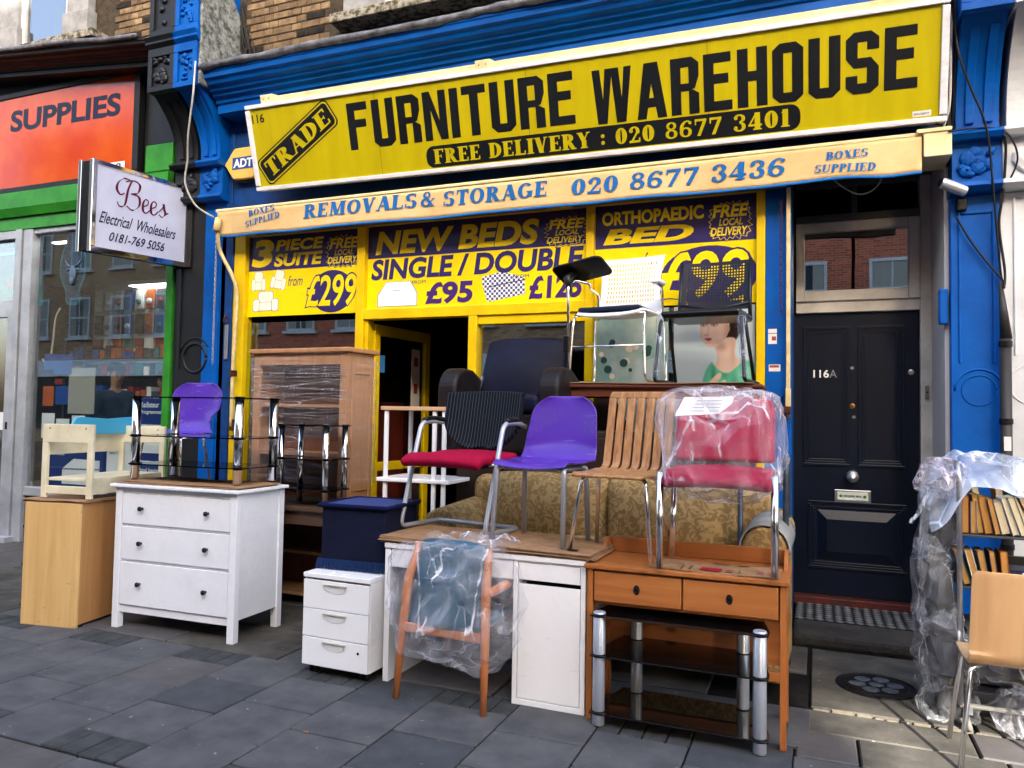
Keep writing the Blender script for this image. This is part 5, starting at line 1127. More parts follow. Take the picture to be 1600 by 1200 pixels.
def script(parent, pts_list, Mx, m, r0=.006, r1=.012, name='lettering'):
    """brush lettering: flat ribbons that swell on the down strokes"""
    vs_ = []; fs = []; lay = 0
    for pts in pts_list:
        P = smooth_path([(x, y, 0) for x, y in pts], 8); lay += .00015; b = len(vs_)
        for i, p_ in enumerate(P):
            d = (P[min(i+1, len(P)-1)]-P[max(i-1, 0)]); d = d.normalized() if d.length else Vector((1,0,0))
            w_ = r0+(r1-r0)*max(0, -d.y)**1.5 if d.y < 0 else r0
            n_ = Vector((math.cos(.6), math.sin(.6)*.6, 0)) if w_ > r0*1.5 else Vector((-d.y, d.x, 0))
            for s_ in (-1, 1): q = p_+n_*w_*s_; vs_.append(tuple(Mx @ Vector((q.x, q.y, lay))))
        for i in range(len(P)-1): fs.append((b+2*i, b+2*i+1, b+2*i+3, b+2*i+2))
    me = bpy.data.meshes.new(name); me.from_pydata(vs_, [], fs); me.update(); me.materials.append(m)
    q = bpy.data.objects.new(name, me); link(q, parent); return q
Bq = [[(.17,.30),(.09,.31),(.02,.26),(.0,.19),(.04,.14),(.09,.16)], [(.17,.30),(.13,.20),(.10,.05),(.04,.02),(.01,.06)], [(.10,.28),(.20,.31),(.27,.28),(.25,.20),(.17,.17)], [(.17,.17),(.26,.16),(.27,.07),(.19,.01),(.12,.04)]]
def ee(x): return [[(x,.07),(x+.06,.10),(x+.07,.14),(x+.03,.15),(x+.005,.10),(x+.01,.03),(x+.05,.015),(x+.10,.06)]]
ss = [[(.52,.06),(.57,.12),(.575,.15),(.585,.10),(.60,.05),(.56,.01),(.52,.03)],[(.60,.04),(.64,.07)]]
script(bs, Bq+ee(.31)+ee(.41)+ss, at(Fb, .25, .435, .003) @ Matrix.Scale(.92, 4), BR_, .006, .017)
text('Electrical  Wholesalers', bs, at(Fb, .08, .27, .003, -.02), .86, .105, BI, .006, .45); text('0181-769 5056', bs, at(Fb, .19, .12, .003, -.01), .62, .085, BI, .01, .35)

# CCTV camera, drainpipe and cables
cm = thing('security_camera', 'silver security camera on a black bent arm above the black door', 'camera', (.87, 5.76, 2.95)); cm.scale = (.8,)*3
obj('arm', MB().tube(smooth_path([(-.05,.10,.40),(.0,.02,.38),(.05,-.05,.26),(.05,-.06,.10)], 6), .022, 10), BLACKPL, cm, smooth=True); obj('mount', B(.0,.08,-.03,.03,-.04,.07), BLACKPL, cm, bevel=.015)
Mc = Matrix.Translation((.055,-.10,.10)) @ Matrix.Rotation(R(-68), 4, 'Y') @ Matrix.Rotation(R(18), 4, 'X')
obj('camera_body', MB().lathe([(0,-.0),(.042,0),(.045,.01),(.045,.20),(.04,.21)], 20, Mc), mat('silver_paint', c(200,205,212), .25, metal=.6), cm, smooth=False); obj('lens', MB().lathe([(0,.21),(.038,.211),(.03,.218),(0,.219)], 20, Mc), BLACKPL, cm)
pi_ = thing('drainpipe', 'dark grey drainpipe running down between the blue and white pilasters', 'pipe', (1.135, 5.70, 0))
obj('pipe', MB().cyl((0,0,0),(0,0,2.05),.034,n=14), mat('dark_pipe', c(62,60,62), .5), pi_, smooth=True); obj('pipe_cover', MB().cyl((.005,.0,2.051),(-.02,.02,2.42),.036,.012,12), mat('dark_pipe', c(62,60,62), .5), pi_, smooth=True)
for z_ in (.7, 1.5, 2.0): obj('pipe_clip', MB().cyl((0,0,z_),(0,0,z_+.035),.040,n=14), BLACKPL, pi_)
obj('tape_label', B(-.02,.02,-.036,-.0345,1.33,1.42), WP, pi_)
jb = tag(obj('bell_box', B(.775,.83,5.80,5.86,1.95+.22,2.36+.05), BLUE, bevel=.01), 'small blue painted junction box on the right hand pilaster edge', 'box')
CAB = mat('black_cable', c(26,26,30), .5); CABW = mat('grey_cable', c(185,182,175), .5)
def cable(label, pts, r, m): return tag(obj('cable', MB().tube(smooth_path(pts, 8), r, 6), m, smooth=True), label, 'cable')
cable('grey cable looping down the blue and black bracket to the lightbox', [(-5.37,5.29,4.75),(-5.36,5.27,4.5),(-5.38,5.28,4.38),(-5.52,5.38,4.1),(-5.62,5.48,3.9),(-5.68,5.52,3.7),(-5.62,5.6,3.5),(-5.5,5.72,3.40)], .009, CABW)
cable('black cable sweeping across the right blue bracket from the sign', [(.84,5.45,4.6),(.83,5.46,4.1),(.85,5.45,3.85),(.92,5.50,3.65),(1.02,5.58,3.40),(1.07,5.66,3.0),(1.12,5.74,2.5),(1.135,5.70,2.4)], .007, CAB)
cable('pair of black cables strapped down the joint of the blue and white pilasters', [(1.10,5.62,3.42),(1.14,5.66,3.3),(1.13,5.70,3.0),(1.11,5.72,2.8),(1.14,5.72,2.5),(1.13,5.70,2.38)], .009, CAB)
cable('thin black cable from the security camera to the drainpipe', [(.87,5.74,2.88),(.95,5.75,2.72),(1.05,5.75,2.56),(1.12,5.72,2.45)], .007, CAB)
cable('black cable along the top of the leaf carving on the right pilaster', [(.80,5.55,3.40),(.95,5.60,3.42),(1.08,5.62,3.41),(1.16,5.62,3.34),(1.20,5.64,3.2),(1.15,5.68,3.05)], .006, CAB)
cable('thin wire hanging in the dark corner right of the yellow sign', [(.86,5.6,4.6),(.815,5.52,4.0),(.81,5.55,3.6),(.78,5.6,3.45)], .008, CABW)
cable('thin cable drooping in front of the light above the black door', [(.05,5.9,3.35),(.16,5.86,3.2),(.30,5.86,3.12),(.42,5.88,3.2),(.45,5.9,3.4)], .006, CABW)
rw = random.Random(2)
tn = MB()
for k in range(9):
    tn.tube(smooth_path([(-5.36+rw.uniform(0,.05),5.82,5.3+rw.uniform(0,.3)), (-5.26+rw.uniform(-.05,.12),5.80,5.1+rw.uniform(-.05,.12)), (-5.22+rw.uniform(-.1,.15),5.79,4.95+rw.uniform(-.05,.08)), (-5.05+rw.uniform(-.2,.2),5.81,4.83+rw.uniform(-.05,.05)), (-4.7+rw.uniform(-.3,.3),5.83,4.80+rw.uniform(0,.06))], 6), .006, 5)
tag(obj('tangled_cables', tn, CAB, smooth=True), 'tangle of thin black cables on the brick wall right of the blue bracket', 'cables')

# ================================================================ GOODS ON THE PAVEMENT
WLAM = mat('white_lacquer', c(234,235,240), .32, col2=c(218,220,226), nscale=5, rvar=.1, lo=.3, hi=.75)
WLAM2 = mat('white_laminate', c(236,236,238), .28, col2=c(230,230,232), nscale=4, rvar=.06, lo=.4, hi=.8)
KNOB = mat('dark_knob', c(40,42,48), .35, metal=.3)
BGLASS = mat('black_glass', (.006,.006,.007), .04, spec=.9, coat=.5)
for _m, _a, _s, _c in ((WLAM, .16, 9, (.45,.43,.40)), (WLAM2, .16, 10, (.42,.40,.37))): speckle(_m, _a, _s, _c, (.70,.78), True, (1, 1, 6))
def wrap(name, parent, cx, cy, cz, sx, sy, sz, m, seed=0, amp=.035, e=.45, n=40, freq=4.5, trim=None):
    """a crumpled film bag around a box-like volume"""
    off = Vector((seed*3.1, seed*1.7, seed*.9)); sp_ = lambda v: math.copysign(abs(v)**e, v)
    def fn(u, v):
        a = 2*PI*u; b = PI*(v-.5)
        p_ = Vector((sp_(math.cos(a))*sp_(math.cos(b))*sx/2, sp_(math.sin(a))*sp_(math.cos(b))*sy/2, sp_(math.sin(b))*sz/2))
        q = Vector((cx, cy, cz))+p_
        d = noise.noise_vector(q*freq+off)*amp+noise.noise_vector(q*freq*3.1+off)*amp*.45
        r_ = abs(noise.noise(q*freq*1.9+off))*amp*1.2
        return tuple(q+d-p_.normalized()*r_)
    mb = MB().grid(fn, n, n//2)
    o = obj(name, mb, m, parent, smooth=False); return o
def cardboard(loc, w_, d_, label, rz=0, n=1, marks=(), seed=0):
    t = thing('cardboard_sheet', label, 'cardboard', loc, rz); rnd = random.Random(seed)
    for k in range(n):
        dx, dy, a = (rnd.uniform(-.02,.02), rnd.uniform(-.02,.02), rnd.uniform(-.03,.03)) if k else (0,0,0)
        def fn(u, v): return ((u-.5)*w_, v*d_, .004*math.sin(u*9+k)*(.2+abs(v-.5)))
        obj('sheet', MB().grid(fn, 16, 4), CARD, t, loc=(dx, dy, .003+k*.009), rot=(0,0,a), solid=.005)
    for (x0, x1, y0, y1, m) in marks: obj('printed_mark', B(x0,x1,y0,y1,.0,.0008), m, t, loc=(0,0,.009+(n-1)*.009))
    return t

# --- white chest of three drawers
t = thing('chest_of_drawers', 'white chest of three drawers with dark round knobs, glass stand on top', 'chest of drawers', (-4.50, 3.862, 0), R(1.8))
Wd, Dp, Ht = 1.03, .50, .985
obj('top', B(-.03, Wd+.03, -.03, Dp, Ht-.022, Ht), WLAM, t, bevel=.005)
for x in (0, Wd-.052):
    for y in (0, Dp-.06): obj('leg', B(x, x+.052, y, y+.052, 0, Ht-.022), WLAM, t, bevel=.003)
obj('carcass', B(.01, .028, .052, Dp-.06, .14, Ht-.024).box(Wd-.028, Wd-.01, .052, Dp-.06, .14, Ht-.024).box(.03, Wd-.03, Dp-.03, Dp-.02, .14, Ht-.024).box(.0521,Wd-.0521,.02,.06,.108,.160).box(.0521,Wd-.0521,.02,.05,.455,.468).box(.0521,Wd-.0521,.02,.05,.697,.710).box(.0521,Wd-.0521,.008,.05,.925,Ht-.023), WLAM, t)
obj('inside', B(.029, Wd-.029, .055, Dp-.031, .141, .16).box(.0521,Wd-.0521,.06,.062,.16,.925), DARK, t)
for z0, z1 in ((.163,.452),(.471,.694),(.713,.922)):
    d = obj('drawer_front', B(.056, Wd-.056, .006, .03, z0, z1), WLAM, t, bevel=.003)
    for x in (.235, Wd-.235): obj('knob', MB().lathe([(0,0),(.009,0),(.008,.012),(.012,.018),(.0165,.022),(.016,.031),(.010,.035),(0,.036)], 16, Matrix.Translation((x,.006,(z0+z1)/2+.005)) @ Matrix.Rotation(PI/2,4,'X')), KNOB, d, smooth=True)
cardboard((-3.99, 3.88, .987), 1.02, .42, 'flat brown cardboard under the chrome and glass stand on the white chest', R(2), 2, seed=2)

# --- chrome and glass stand on the chest
def glass_stand(loc, rz, w_, d_, h_, zs, r_, label, inset=.0, posts=None, group=None):
    t = thing('glass_stand', label, 'TV stand', loc, rz)
    for z in zs: obj('glass_shelf', MB().prism(rrect(-.045, -.045, w_+.045, d_+.045, .05), .008, Matrix.Translation((0,0,z))), SG, t)
    for x, y in (posts or ((0,0),(w_,0),(0,d_),(w_,d_))):
        pz = 0
        p_ = MB().cyl((x,y,0),(x,y,h_), r_, n=20); 
        po = obj('post', p_, CHROME, t, smooth=True); po.data.shade_flat() if False else None
        for z in zs:
            if z > .02: obj('collar', MB().cyl((x,y,z-.006),(x,y,z+.014), r_*1.12, n=16), KNOB, po)
        obj('foot', MB().cyl((x,y,-.008),(x,y,.006), r_*.8, n=12), BLACKPL, po)
    return t
SG = mat('smoked_glass', (.012,.014,.016), .03, spec=.9)
def sgm():
    m = bpy.data.materials.new('smoked_glass_clear'); m.use_nodes = True; tt = m.node_tree; tt.nodes.clear()
    o = tt.nodes.new('ShaderNodeOutputMaterial'); mx = tt.nodes.new('ShaderNodeMixShader'); tr = tt.nodes.new('ShaderNodeBsdfTransparent'); tr.inputs[0].default_value = (.10,.12,.13,1)
    gl = tt.nodes.new('ShaderNodeBsdfGlossy'); gl.inputs['Roughness'].default_value = .02; fr = tt.nodes.new('ShaderNodeFresnel'); fr.inputs[0].default_value = 1.45
    tt.links.new(fr.outputs[0], mx.inputs[0]); tt.links.new(tr.outputs[0], mx.inputs[1]); tt.links.new(gl.outputs[0], mx.inputs[2]); tt.links.new(mx.outputs[0], o.inputs[0]); return m
SG = sgm()
glass_stand((-4.49, 4.0, 1.010), R(1.5), .90, .36, .585, (.10,.30,.572), .030, 'chrome and smoked glass stand standing on the white chest of drawers')

# --- birch cabinet and the bench on it
BIR = wood('birch', c(222,184,124), c(202,160,100), 2, rough=.4, k=9); speckle(BIR, .5, 8, (.25,.16,.08), (.70,.78), True, (1,1,5)); BIRD = wood('birch_side', c(196,146,92), c(176,126,76), 2, rough=.45, k=9)
t = thing('birch_cabinet', 'upright birch cabinet turned sideways at the left end of the goods', 'cabinet', (-5.12, 3.655, 0), R(9))
obj('side_panel', B(0, .455, 0, .02, 0, .845), BIR, t, bevel=.003); obj('end_panel', B(.435, .455, .0205, .50, .02, .845), BIRD, t, bevel=.003)
obj('back_panel', B(0, .02, .0205, .50, .02, .845), BIRD, t); obj('top', B(.0205, .4345, .0205, .50, .825, .845), BIRD, t); obj('far_panel', B(0,.455,.50,.52,.02,.845), BIRD, t)
for z in (.12, .40, .66): obj('hinge', B(-.014, -.001, .004, .016, z, z+.02), KNOB, t)
cardboard((-4.90, 3.70, .847), .50, .44, 'brown cardboard sheet sticking out between the birch cabinet and the cream bench', R(10), 2, seed=4)
CRM = mat('cream_paint', c(232,224,196), .45, col2=c(222,212,180), nscale=5); SKY_ = mat('sky_blue_paint', c(70,176,222), .4)
t = thing('toddler_bench', 'cream painted toddler bench with a sky blue curved backboard on the birch cabinet', 'bench', (-5.09, 3.74, .866), R(9))
for y, z1 in ((0, .52), (.74, .50)):
    fo_ = obj('side_frame', B(0,.045,y,y+.025,0,z1-.13).box(.375,.42,y,y+.025,0,z1-.13).box(0,.42,y,y+.025,z1-.13,z1).box(.0451,.3749,y,y+.025,.03,.085), CRM, t, bevel=.004)
    for x in (.06,.36): obj('screw_cap', MB().lathe([(0,0),(.006,0),(.005,.002),(0,.002)],8,Matrix.Translation((x,y,z1-.03)) @ Matrix.Rotation(PI/2,4,'X')), KNOB, fo_)
obj('seat_board', B(.02, .40, .026, .739, .12, .14), CRM, t, bevel=.003); obj('front_board', B(.39, .408, .026, .739, .03, .12), CRM, t); obj('back_board', B(.0, .018, .026, .739, .30, .46), CRM, t)
bp_ = [(0,.44),(0,.50),(.03,.50),(.07,.52),(.10,.56),(.14,.57),(.42,.555),(.68,.57),(.72,.56),(.76,.52),(.80,.50),(.80,.44)]
obj('backboard', MB().add([(.046, y+.13, z) for y, z in bp_]+[(.066, y+.13, z) for y, z in bp_], [tuple(range(12))[::-1], tuple(range(12,24))]+[(i,(i+1)%12,12+(i+1)%12,12+i) for i in range(12)]), SKY_, t, bevel=.003)

# --- low dark table behind the chest, with the small glass stand and the purple chair
DKW = wood('dark_oak', c(110,84,64), c(84,62,46), 0, rough=.55)
t = thing('low_dark_table', 'worn brown table standing in the dark behind the white chest', 'table', (-5.25, 4.42, 0))
obj('top', B(0, 2.18, 0, .62, .80, .83), DKW, t, bevel=.004)
for x in (.03, 2.10):
    for y in (.03, .54): obj('leg', B(x, x+.05, y, y+.05, 0, .80), DKW, t)
obj('apron', B(.05, 2.13, .04, .06, .70, .80), DKW, t)
glass_stand((-3.62, 4.50, .840), R(-2), .40, .22, .575, (.10,.32,.56), .022, 'small chrome and glass side stand at the left of the wrapped pine shelves')
PURP = mat('purple_plastic', c(98,58,196), .25, spec=.4, col2=c(86,48,174), nscale=3, rvar=.12, bump=.06, bscale=240, bdist=.003)
SILV = mat('silver_painted_tube', c(168,174,186), .35, metal=.5)
speckle(PURP, .3, 22, (.35,.28,.5), (.70,.76), True, (.3, 1, 3))
def shell_chair(loc, rz, label, m, tube, wtop=.40, hb=.40, seatw=.45, sd=.40, sh=.44, neck=0, r_=.011, splay=.04, cat='chair', ledge=True):
    t = thing('plastic_chair', label, cat, loc, rz)
    def fn(u, v):
        s_ = (u-.5)*2
        if v < .5:       # seat
            a = v/.5; y = -sd/2+sd*a; wd = seatw*(.5+.0*a)*(1-.10*(1-a)**3); z = sh+.018*s_*s_-.012*math.sin(a*PI)-.03*max(0,(.15-a)/.15)**2
            y0 = y; 
        else:
            a = (v-.5)/.5; wd = wtop*.5*(1-neck*math.sin(min(1,a*2.2)*PI)) if neck else (seatw*.5*(1-a)+wtop*.5*a)
            ez = min(1, a*3); z = sh+.006+hb*a*(.55+.45*ez)+.0; y = sd/2+.05*math.sin(ez*PI/2)+.10*a-.03*s_*s_*ez
            if a > .72: wd *= math.sqrt(max(.05, 1-((a-.72)/.285)**2*.75))
        return (s_*wd, y, z)
    sh_ = obj('shell', MB().grid(fn, 16, 36), m, t, smooth=True, solid=.010, sub=1)
    lg = seatw*.5-.03
    for sx in (-1, 1):
        obj('leg', MB().tube(fillet([(sx*(lg-.05), -sd/2+.06, sh-.02), (sx*(lg-.01), -sd/2+.03, sh-.03), (sx*(lg+splay), -sd/2-splay*.6, 0)], .03), r_, 10), tube, t, smooth=True)
        obj('leg', MB().tube(fillet([(sx*(lg-.05), sd/2-.04, sh-.02), (sx*(lg-.02), sd/2-.02, sh-.03), (sx*(lg+splay-.01), sd/2+splay, 0)], .03), r_, 10), tube, t, smooth=True)
    obj('under_frame', MB().tube([(-lg+.03,-sd/2+.06,sh-.028),(lg-.03,-sd/2+.06,sh-.028)], r_*.8, 8).tube([(-lg+.03,sd/2-.04,sh-.028),(lg-.03,sd/2-.04,sh-.028)], r_*.8, 8).tube([(-lg+.04,-sd/2+.06,sh-.03),(-lg+.04,sd/2-.04,sh-.03)], r_*.8, 8).tube([(lg-.04,-sd/2+.06,sh-.03),(lg-.04,sd/2-.04,sh-.03)], r_*.8, 8), tube, t, smooth=True)
    return t
shell_chair((-4.90, 4.74, .832), R(4), 'purple plastic chair behind the chrome and glass stand at the left', PURP, CHROME, wtop=.52, hb=.43, neck=.30, sh=.47, sd=.32)

# --- pine shelf unit wrapped in stretch film
PINE = wood('pink_pine', c(200,150,108), c(176,124,84), 2, rough=.5, k=8)
t = thing('shelf_unit', 'tall pine shelf unit wrapped in clear stretch film beside the yellow door', 'shelves', (-4.22, 4.88, 0), R(-3))
for x in (0, .86): obj('side_panel', B(x, x+.07, 0, .028, 0, 1.96), PINE, t, bevel=.003)
obj('top', B(-.03, .96, -.03, .38, 1.962, 1.998), PINE, t, bevel=.008); obj('back_panel', B(.02, .91, .33, .34, .05, 1.96), wood('pine_back', c(168,112,76), c(146,94,60), 2), t)
for x in (0, .908): obj('end_frame', B(x, x+.022, .0285, .34, 0, 1.96), PINE, t, bevel=.002)
obj('end_moulding', B(.93, .942, .05, .09, .1, 1.88).box(.93, .942, .28, .32, .1, 1.88).box(.93,.942,.09,.28,1.8,1.88).box(.93,.942,.09,.28,.9,.98).box(.93,.942,.09,.28,.1,.2), PINE, t, bevel=.003)
obj('top_rail', B(.0705, .8595, .0, .025, 1.87, 1.961), PINE, t)
for z in (.08, .40, .78, 1.16, 1.54): obj('shelf', B(.0225, .9075, .03, .329, z, z+.022), PINE, t)
FILMS = film('stretch_film', .13, (.86,.82,.84), 6); 
tt = FILMS.node_tree
for n_ in tt.nodes:
    if n_.type == 'MAPPING': n_.inputs['Scale'].default_value = (.35, .35, 6); n_.inputs['Rotation'].default_value = (0, .10, 0)
def fw_(u, v):
    # once round the unit
    P_ = [(-.012,-.012),(.942,-.012),(.956,.35),(-.012,.35),(-.012,-.012)]; k = min(3, int(u*4)); f = u*4-k
    x = P_[k][0]*(1-f)+P_[k+1][0]*f; y = P_[k][1]*(1-f)+P_[k+1][1]*f; z = .95+.98*v
    d = .012*noise.noise(Vector((x*3, y*3, z*14)))
    return (x, y+(d if k in (0,2) else 0)-(.002 if k == 0 else 0), z)
obj('stretch_film', MB().grid(fw_, 64, 60), FILMS, t, smooth=True)
# taut strings of rolled film across the front
stf = MB(); rs = random.Random(9)
for k in range(26):
    z = 1.42+.5*rs.random(); z2 = z+rs.uniform(-.07,.10)
    stf.tube([(-.005,-.018-.0004*k,z),(.45,-.022-.0004*k,(z+z2)/2-.006),(.935,-.018-.0004*k,min(1.95,z2))], rs.uniform(.0012,.003), 5)
obj('film_strands', stf, film('film_strand', .35, (.8,.76,.8), 30), t)

# --- plant stand, wooden top
t = thing('plant_stand', 'tall white stand with a pale wooden top left of the red seated chair', 'stand', (-2.87, 4.66, 0), R(1))
obj('top', B(-.01, .52, -.01, .40, 1.525, 1.552), wood('pale_oak', c(214,178,140), c(190,150,112), 0), t, bevel=.003)
for z in (1.02, .50): obj('shelf', B(-.03, .54, -.02, .40, z, z+.028), WLAM2, t, bevel=.006)
for x in (.012, .47):
    for y in (.0, .36): obj('leg', B(x, x+.028, y+.002, y+.03, 0, 1.524), WLAM2, t, bevel=.006)
obj('leg', B(.395,.423,.002,.03,0,1.524), WLAM2, t, bevel=.006)

# --- blue velour footstool on the white drawer pedestal
t = thing('drawer_pedestal', 'white three drawer pedestal on black castors under the blue footstool', 'drawers', (-2.745, 3.645, 0), R(-1.5))
obj('carcass', B(.0, .016, .02, .56, .055, .55).box(.434, .45, .02, .56, .055, .55).box(.016, .434, .02, .56, .055, .075).box(.016,.434,.54,.56,.075,.55), WLAM2, t, bevel=.002)
obj('top', B(-.002, .452, -.002, .562, .551, .578), WLAM2, t, bevel=.004)
for z0, z1 in ((.058,.216),(.220,.376),(.380,.540)):
    d = obj('drawer_front', B(.002, .448, .0, .0195, z0, z1), WLAM2, t, bevel=.002)
    hp = [(.10*math.cos(PI+PI*k/14)*.75, .045*math.sin(PI+PI*k/14)) for k in range(15)]
    obj('finger_pull', MB().add([(.225+x, -.0012-(.010*(1-abs(z)/.045) if abs(z) > .001 else .014), z1-.022+z) for x, z in hp]+[(.225, -.006, z1-.03)], [(i, i+1, 15) for i in range(14)]), WLAM2, d, smooth=True)
    obj('pull_edge', B(.148, .302, -.0135, -.0005, z1-.0225, z1-.0175), mat('beige_edge', c(190,182,165), .6), d)  # beige strip along the top of the finger pull
obj('lock', MB().lathe([(0,0),(.008,0),(.007,.003),(0,.003)],12,Matrix.Translation((.385,0,.163)) @ Matrix.Rotation(PI/2,4,'X')), KNOB, t)
for x in (.05, .40):
    for y in (.07, .50):
        cs_ = obj('castor', B(x-.012,x+.012,y-.012,y+.012,.04,.056), BLACKPL, t)
        for dx in (-.017, .017): obj('castor_wheel', MB().lathe([(0,-.007),(.022,-.008),(.026,0),(.022,.008),(0,.007)],14,Matrix.Translation((x+dx,y-.01,.026)) @ Matrix.Rotation(PI/2,4,'Y')), BLACKPL, cs_, smooth=True)
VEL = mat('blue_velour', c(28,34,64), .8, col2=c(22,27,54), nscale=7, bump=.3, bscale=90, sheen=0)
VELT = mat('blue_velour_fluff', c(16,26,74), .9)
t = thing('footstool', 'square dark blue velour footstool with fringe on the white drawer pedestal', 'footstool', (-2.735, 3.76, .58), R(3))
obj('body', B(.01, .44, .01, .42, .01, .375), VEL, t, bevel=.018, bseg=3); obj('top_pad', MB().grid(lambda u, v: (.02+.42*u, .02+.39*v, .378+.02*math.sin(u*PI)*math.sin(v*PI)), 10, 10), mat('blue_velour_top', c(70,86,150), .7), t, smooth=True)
fz = MB(); rs = random.Random(4)
def ring_pts(w_, d_, n):
    P_ = []
    for k in range(n):
        f = k/n*4; s_ = int(f); g_ = f-s_
        P_.append(((w_*g_, 0), (w_, d_*g_), (w_*(1-g_), d_), (0, d_*(1-g_)))[s_])
    return P_
for x, y in ring_pts(.45, .425, 520):
    a = Vector((rs.uniform(-1,1), rs.uniform(-1,1), rs.uniform(-.6,1))).normalized()*rs.uniform(.012,.022); p_ = Vector((x, y+.002, .372+rs.uniform(-.008,.008)))
    q = a.cross(Vector((0,0,1))).normalized()*.004; fz.add([tuple(p_-q), tuple(p_+q), tuple(p_+a)], [(0,1,2)])
o = obj('fluffy_edge', fz, VELT, t); o['kind'] = 'stuff'
obj('fluffy_edge_cord', MB().tube([(x, y, .372) for x, y in ring_pts(.45,.425,48)], .013, 8, closed=True), VELT, t, smooth=True)
fr_ = MB()
for x, y in ring_pts(.446, .43, 420):
    dx, dy = (x-.223)/.223*.004, (y-.215)/.215*.004
    fr_.tube([(x,y-.002,.062),(x+dx+rs.uniform(-.002,.002),y+dy+rs.uniform(-.002,.002)-.002,.03),(x+dx*2+rs.uniform(-.004,.004),y+dy*2-.002,.002)], .0022, 3, caps=False)
o = obj('fringe', fr_, mat('fringe_blue', c(36,70,130), .6), t); o['kind'] = 'stuff'

# --- armchair in a plastic bag, its back to the street
TEAL = mat('teal_vinyl', c(20,84,112), .3, spec=.7, col2=c(18,66,84), nscale=4, bump=.3, bscale=9, bdist=.02)
ORW = wood('orange_beech', c(214,134,82), c(192,110,60), 2, rough=.35)
t = thing('bagged_armchair', 'teal wooden armchair inside a clear plastic bag in front of the white desk', 'armchair', (-1.80, 3.56, 0), R(-4))
for sx in (-1, 1):
    obj('leg', MB().tube([(sx*.262,-.03,0),(sx*.25,-.0,.34),(sx*.235,.03,.62),(sx*.215,.10,.80)], [.017,.024,.026,.018], 8), ORW, t, smooth=True)
    obj('leg', MB().tube([(sx*.25,.50,0),(sx*.245,.46,.40),(sx*.245,.45,.58)], [.016,.024,.022], 8), ORW, t, smooth=True)
    obj('armrest', MB().tube(smooth_path([(sx*.255,.50,.585),(sx*.265,.3,.61),(sx*.262,.1,.60),(sx*.24,.03,.585)], 4), .025, 10), ORW, t, smooth=True)
obj('back_pad', MB().grid(lambda u, v: ((u-.5)*.42*(1-.12*max(0,(v-.8)/.2)**2), .02+.10*v-.012*math.sin(u*PI)-.0, .385+.445*v-.02*(2*abs(u-.5))**3*v), 14, 12), TEAL, t, smooth=True, solid=.05)
obj('seat_pad', B(-.235,.235,.05,.48,.40,.46), TEAL, t, bevel=.02); obj('seat_rail', B(-.24,.24,-.012,.018,.345,.395), ORW, t, bevel=.006); obj('seat_rail', B(-.24,.24,.45,.475,.34,.39), ORW, t, bevel=.006)
FILM = film('clear_bag_film', .40, (.78,.78,.86), 5.5, .10); FILM2 = film('grey_bag_film', .42, (.70,.72,.76), 7, .22)
w1 = wrap('plastic_bag', t, 0.01, .20, .50, .74, .66, .68, FILM, 1, .06, .5, 80, 4.0)

# --- white desk
t = thing('white_desk', 'white desk with a cupboard and slot, carrying the red seated and purple chairs', 'desk', (-2.26, 3.735, 0), R(-.6))
obj('top', B(0, 1.18, -.01, .52, .745, .772), WLAM2, t, bevel=.003)
obj('left_side', B(.0, .035, 0, .50, 0, .744), WLAM2, t, bevel=.002)
obj('cupboard', B(.785, .81, .0, .50, .0, .744).box(1.155, 1.18, .0, .50, 0, .744).box(.8101, 1.1549, .0, .50, .0, .03).box(.8101,1.1549,.48,.50,.03,.744).box(.8101,1.1549,.0,.02,.735,.744), WLAM2, t, bevel=.002)
obj('cupboard_inside', B(.811,1.154,.06,.062,.03,.734), DARK, t)
obj('drawer_front', B(.814,1.151,.002,.02,.645,.733), WLAM2, t, bevel=.002); obj('drawer_front', B(.04,.40,.002,.02,.640,.742), WLAM2, t, bevel=.002); obj('drawer_front', B(.405,.782,.002,.02,.640,.742), WLAM2, t, bevel=.002)
obj('cupboard_door', B(.814,1.151,.002,.02,.034,.622), WLAM2, t, bevel=.002)
obj('back_board', B(.0355,.7845,.47,.485,.35,.744), WLAM2, t)
cardboard((-1.66, 3.72, .775), 1.26, .50, 'long flattened brown cardboard on the white desk under the chair legs', R(-1), 4, ((.46,.52,.05,.09,BLACKPL),), seed=7)

# --- red seated chair with a striped back
STR = mat('striped_cloth', c(24,28,38), .85); 
_t = STR.node_tree; wv = _t.nodes.new('ShaderNodeTexWave'); wv.bands_direction = 'X'; wv.inputs['Scale'].default_value = 14.5; wv.inputs['Distortion'].default_value = .4; wv.inputs['Detail Scale'].default_value = 3
_g = _t.nodes.new('ShaderNodeTexCoord'); _t.links.new(_g.outputs['Object'], wv.inputs[0]); _r = _t.nodes.new('ShaderNodeValToRGB')
_r.color_ramp.elements[0].position = .94; _r.color_ramp.elements[0].color = (*c(14,16,24), 1); _r.color_ramp.elements[1].position = .985; _r.color_ramp.elements[1].color = (*c(66,78,90), 1)
_t.links.new(wv.outputs[0], _r.inputs[0]); _t.links.new(_r.outputs[0], _t.nodes['Principled BSDF'].inputs['Base Color'])
CRIM = mat('crimson_cloth', c(190,14,70), .8, col2=c(176,10,62), nscale=30, bump=.2, bscale=200)
t = thing('cantilever_chair', 'silver tube cantilever chair with crimson seat and dark pinstriped back', 'chair', (-2.01, 3.95, .812), R(-9))
base = fillet([(-.255,.50,.62),(-.30,.33,.645),(-.30,.17,.64),(-.30,-.02,.016),(-.30,.36,.014),(.30,.36,.014),(.30,-.02,.016),(.30,.17,.64),(.30,.33,.645),(.255,.50,.62)], .055, 6)
obj('tube_frame', MB().tube(base, .0145, 10), SILV, t, smooth=True)
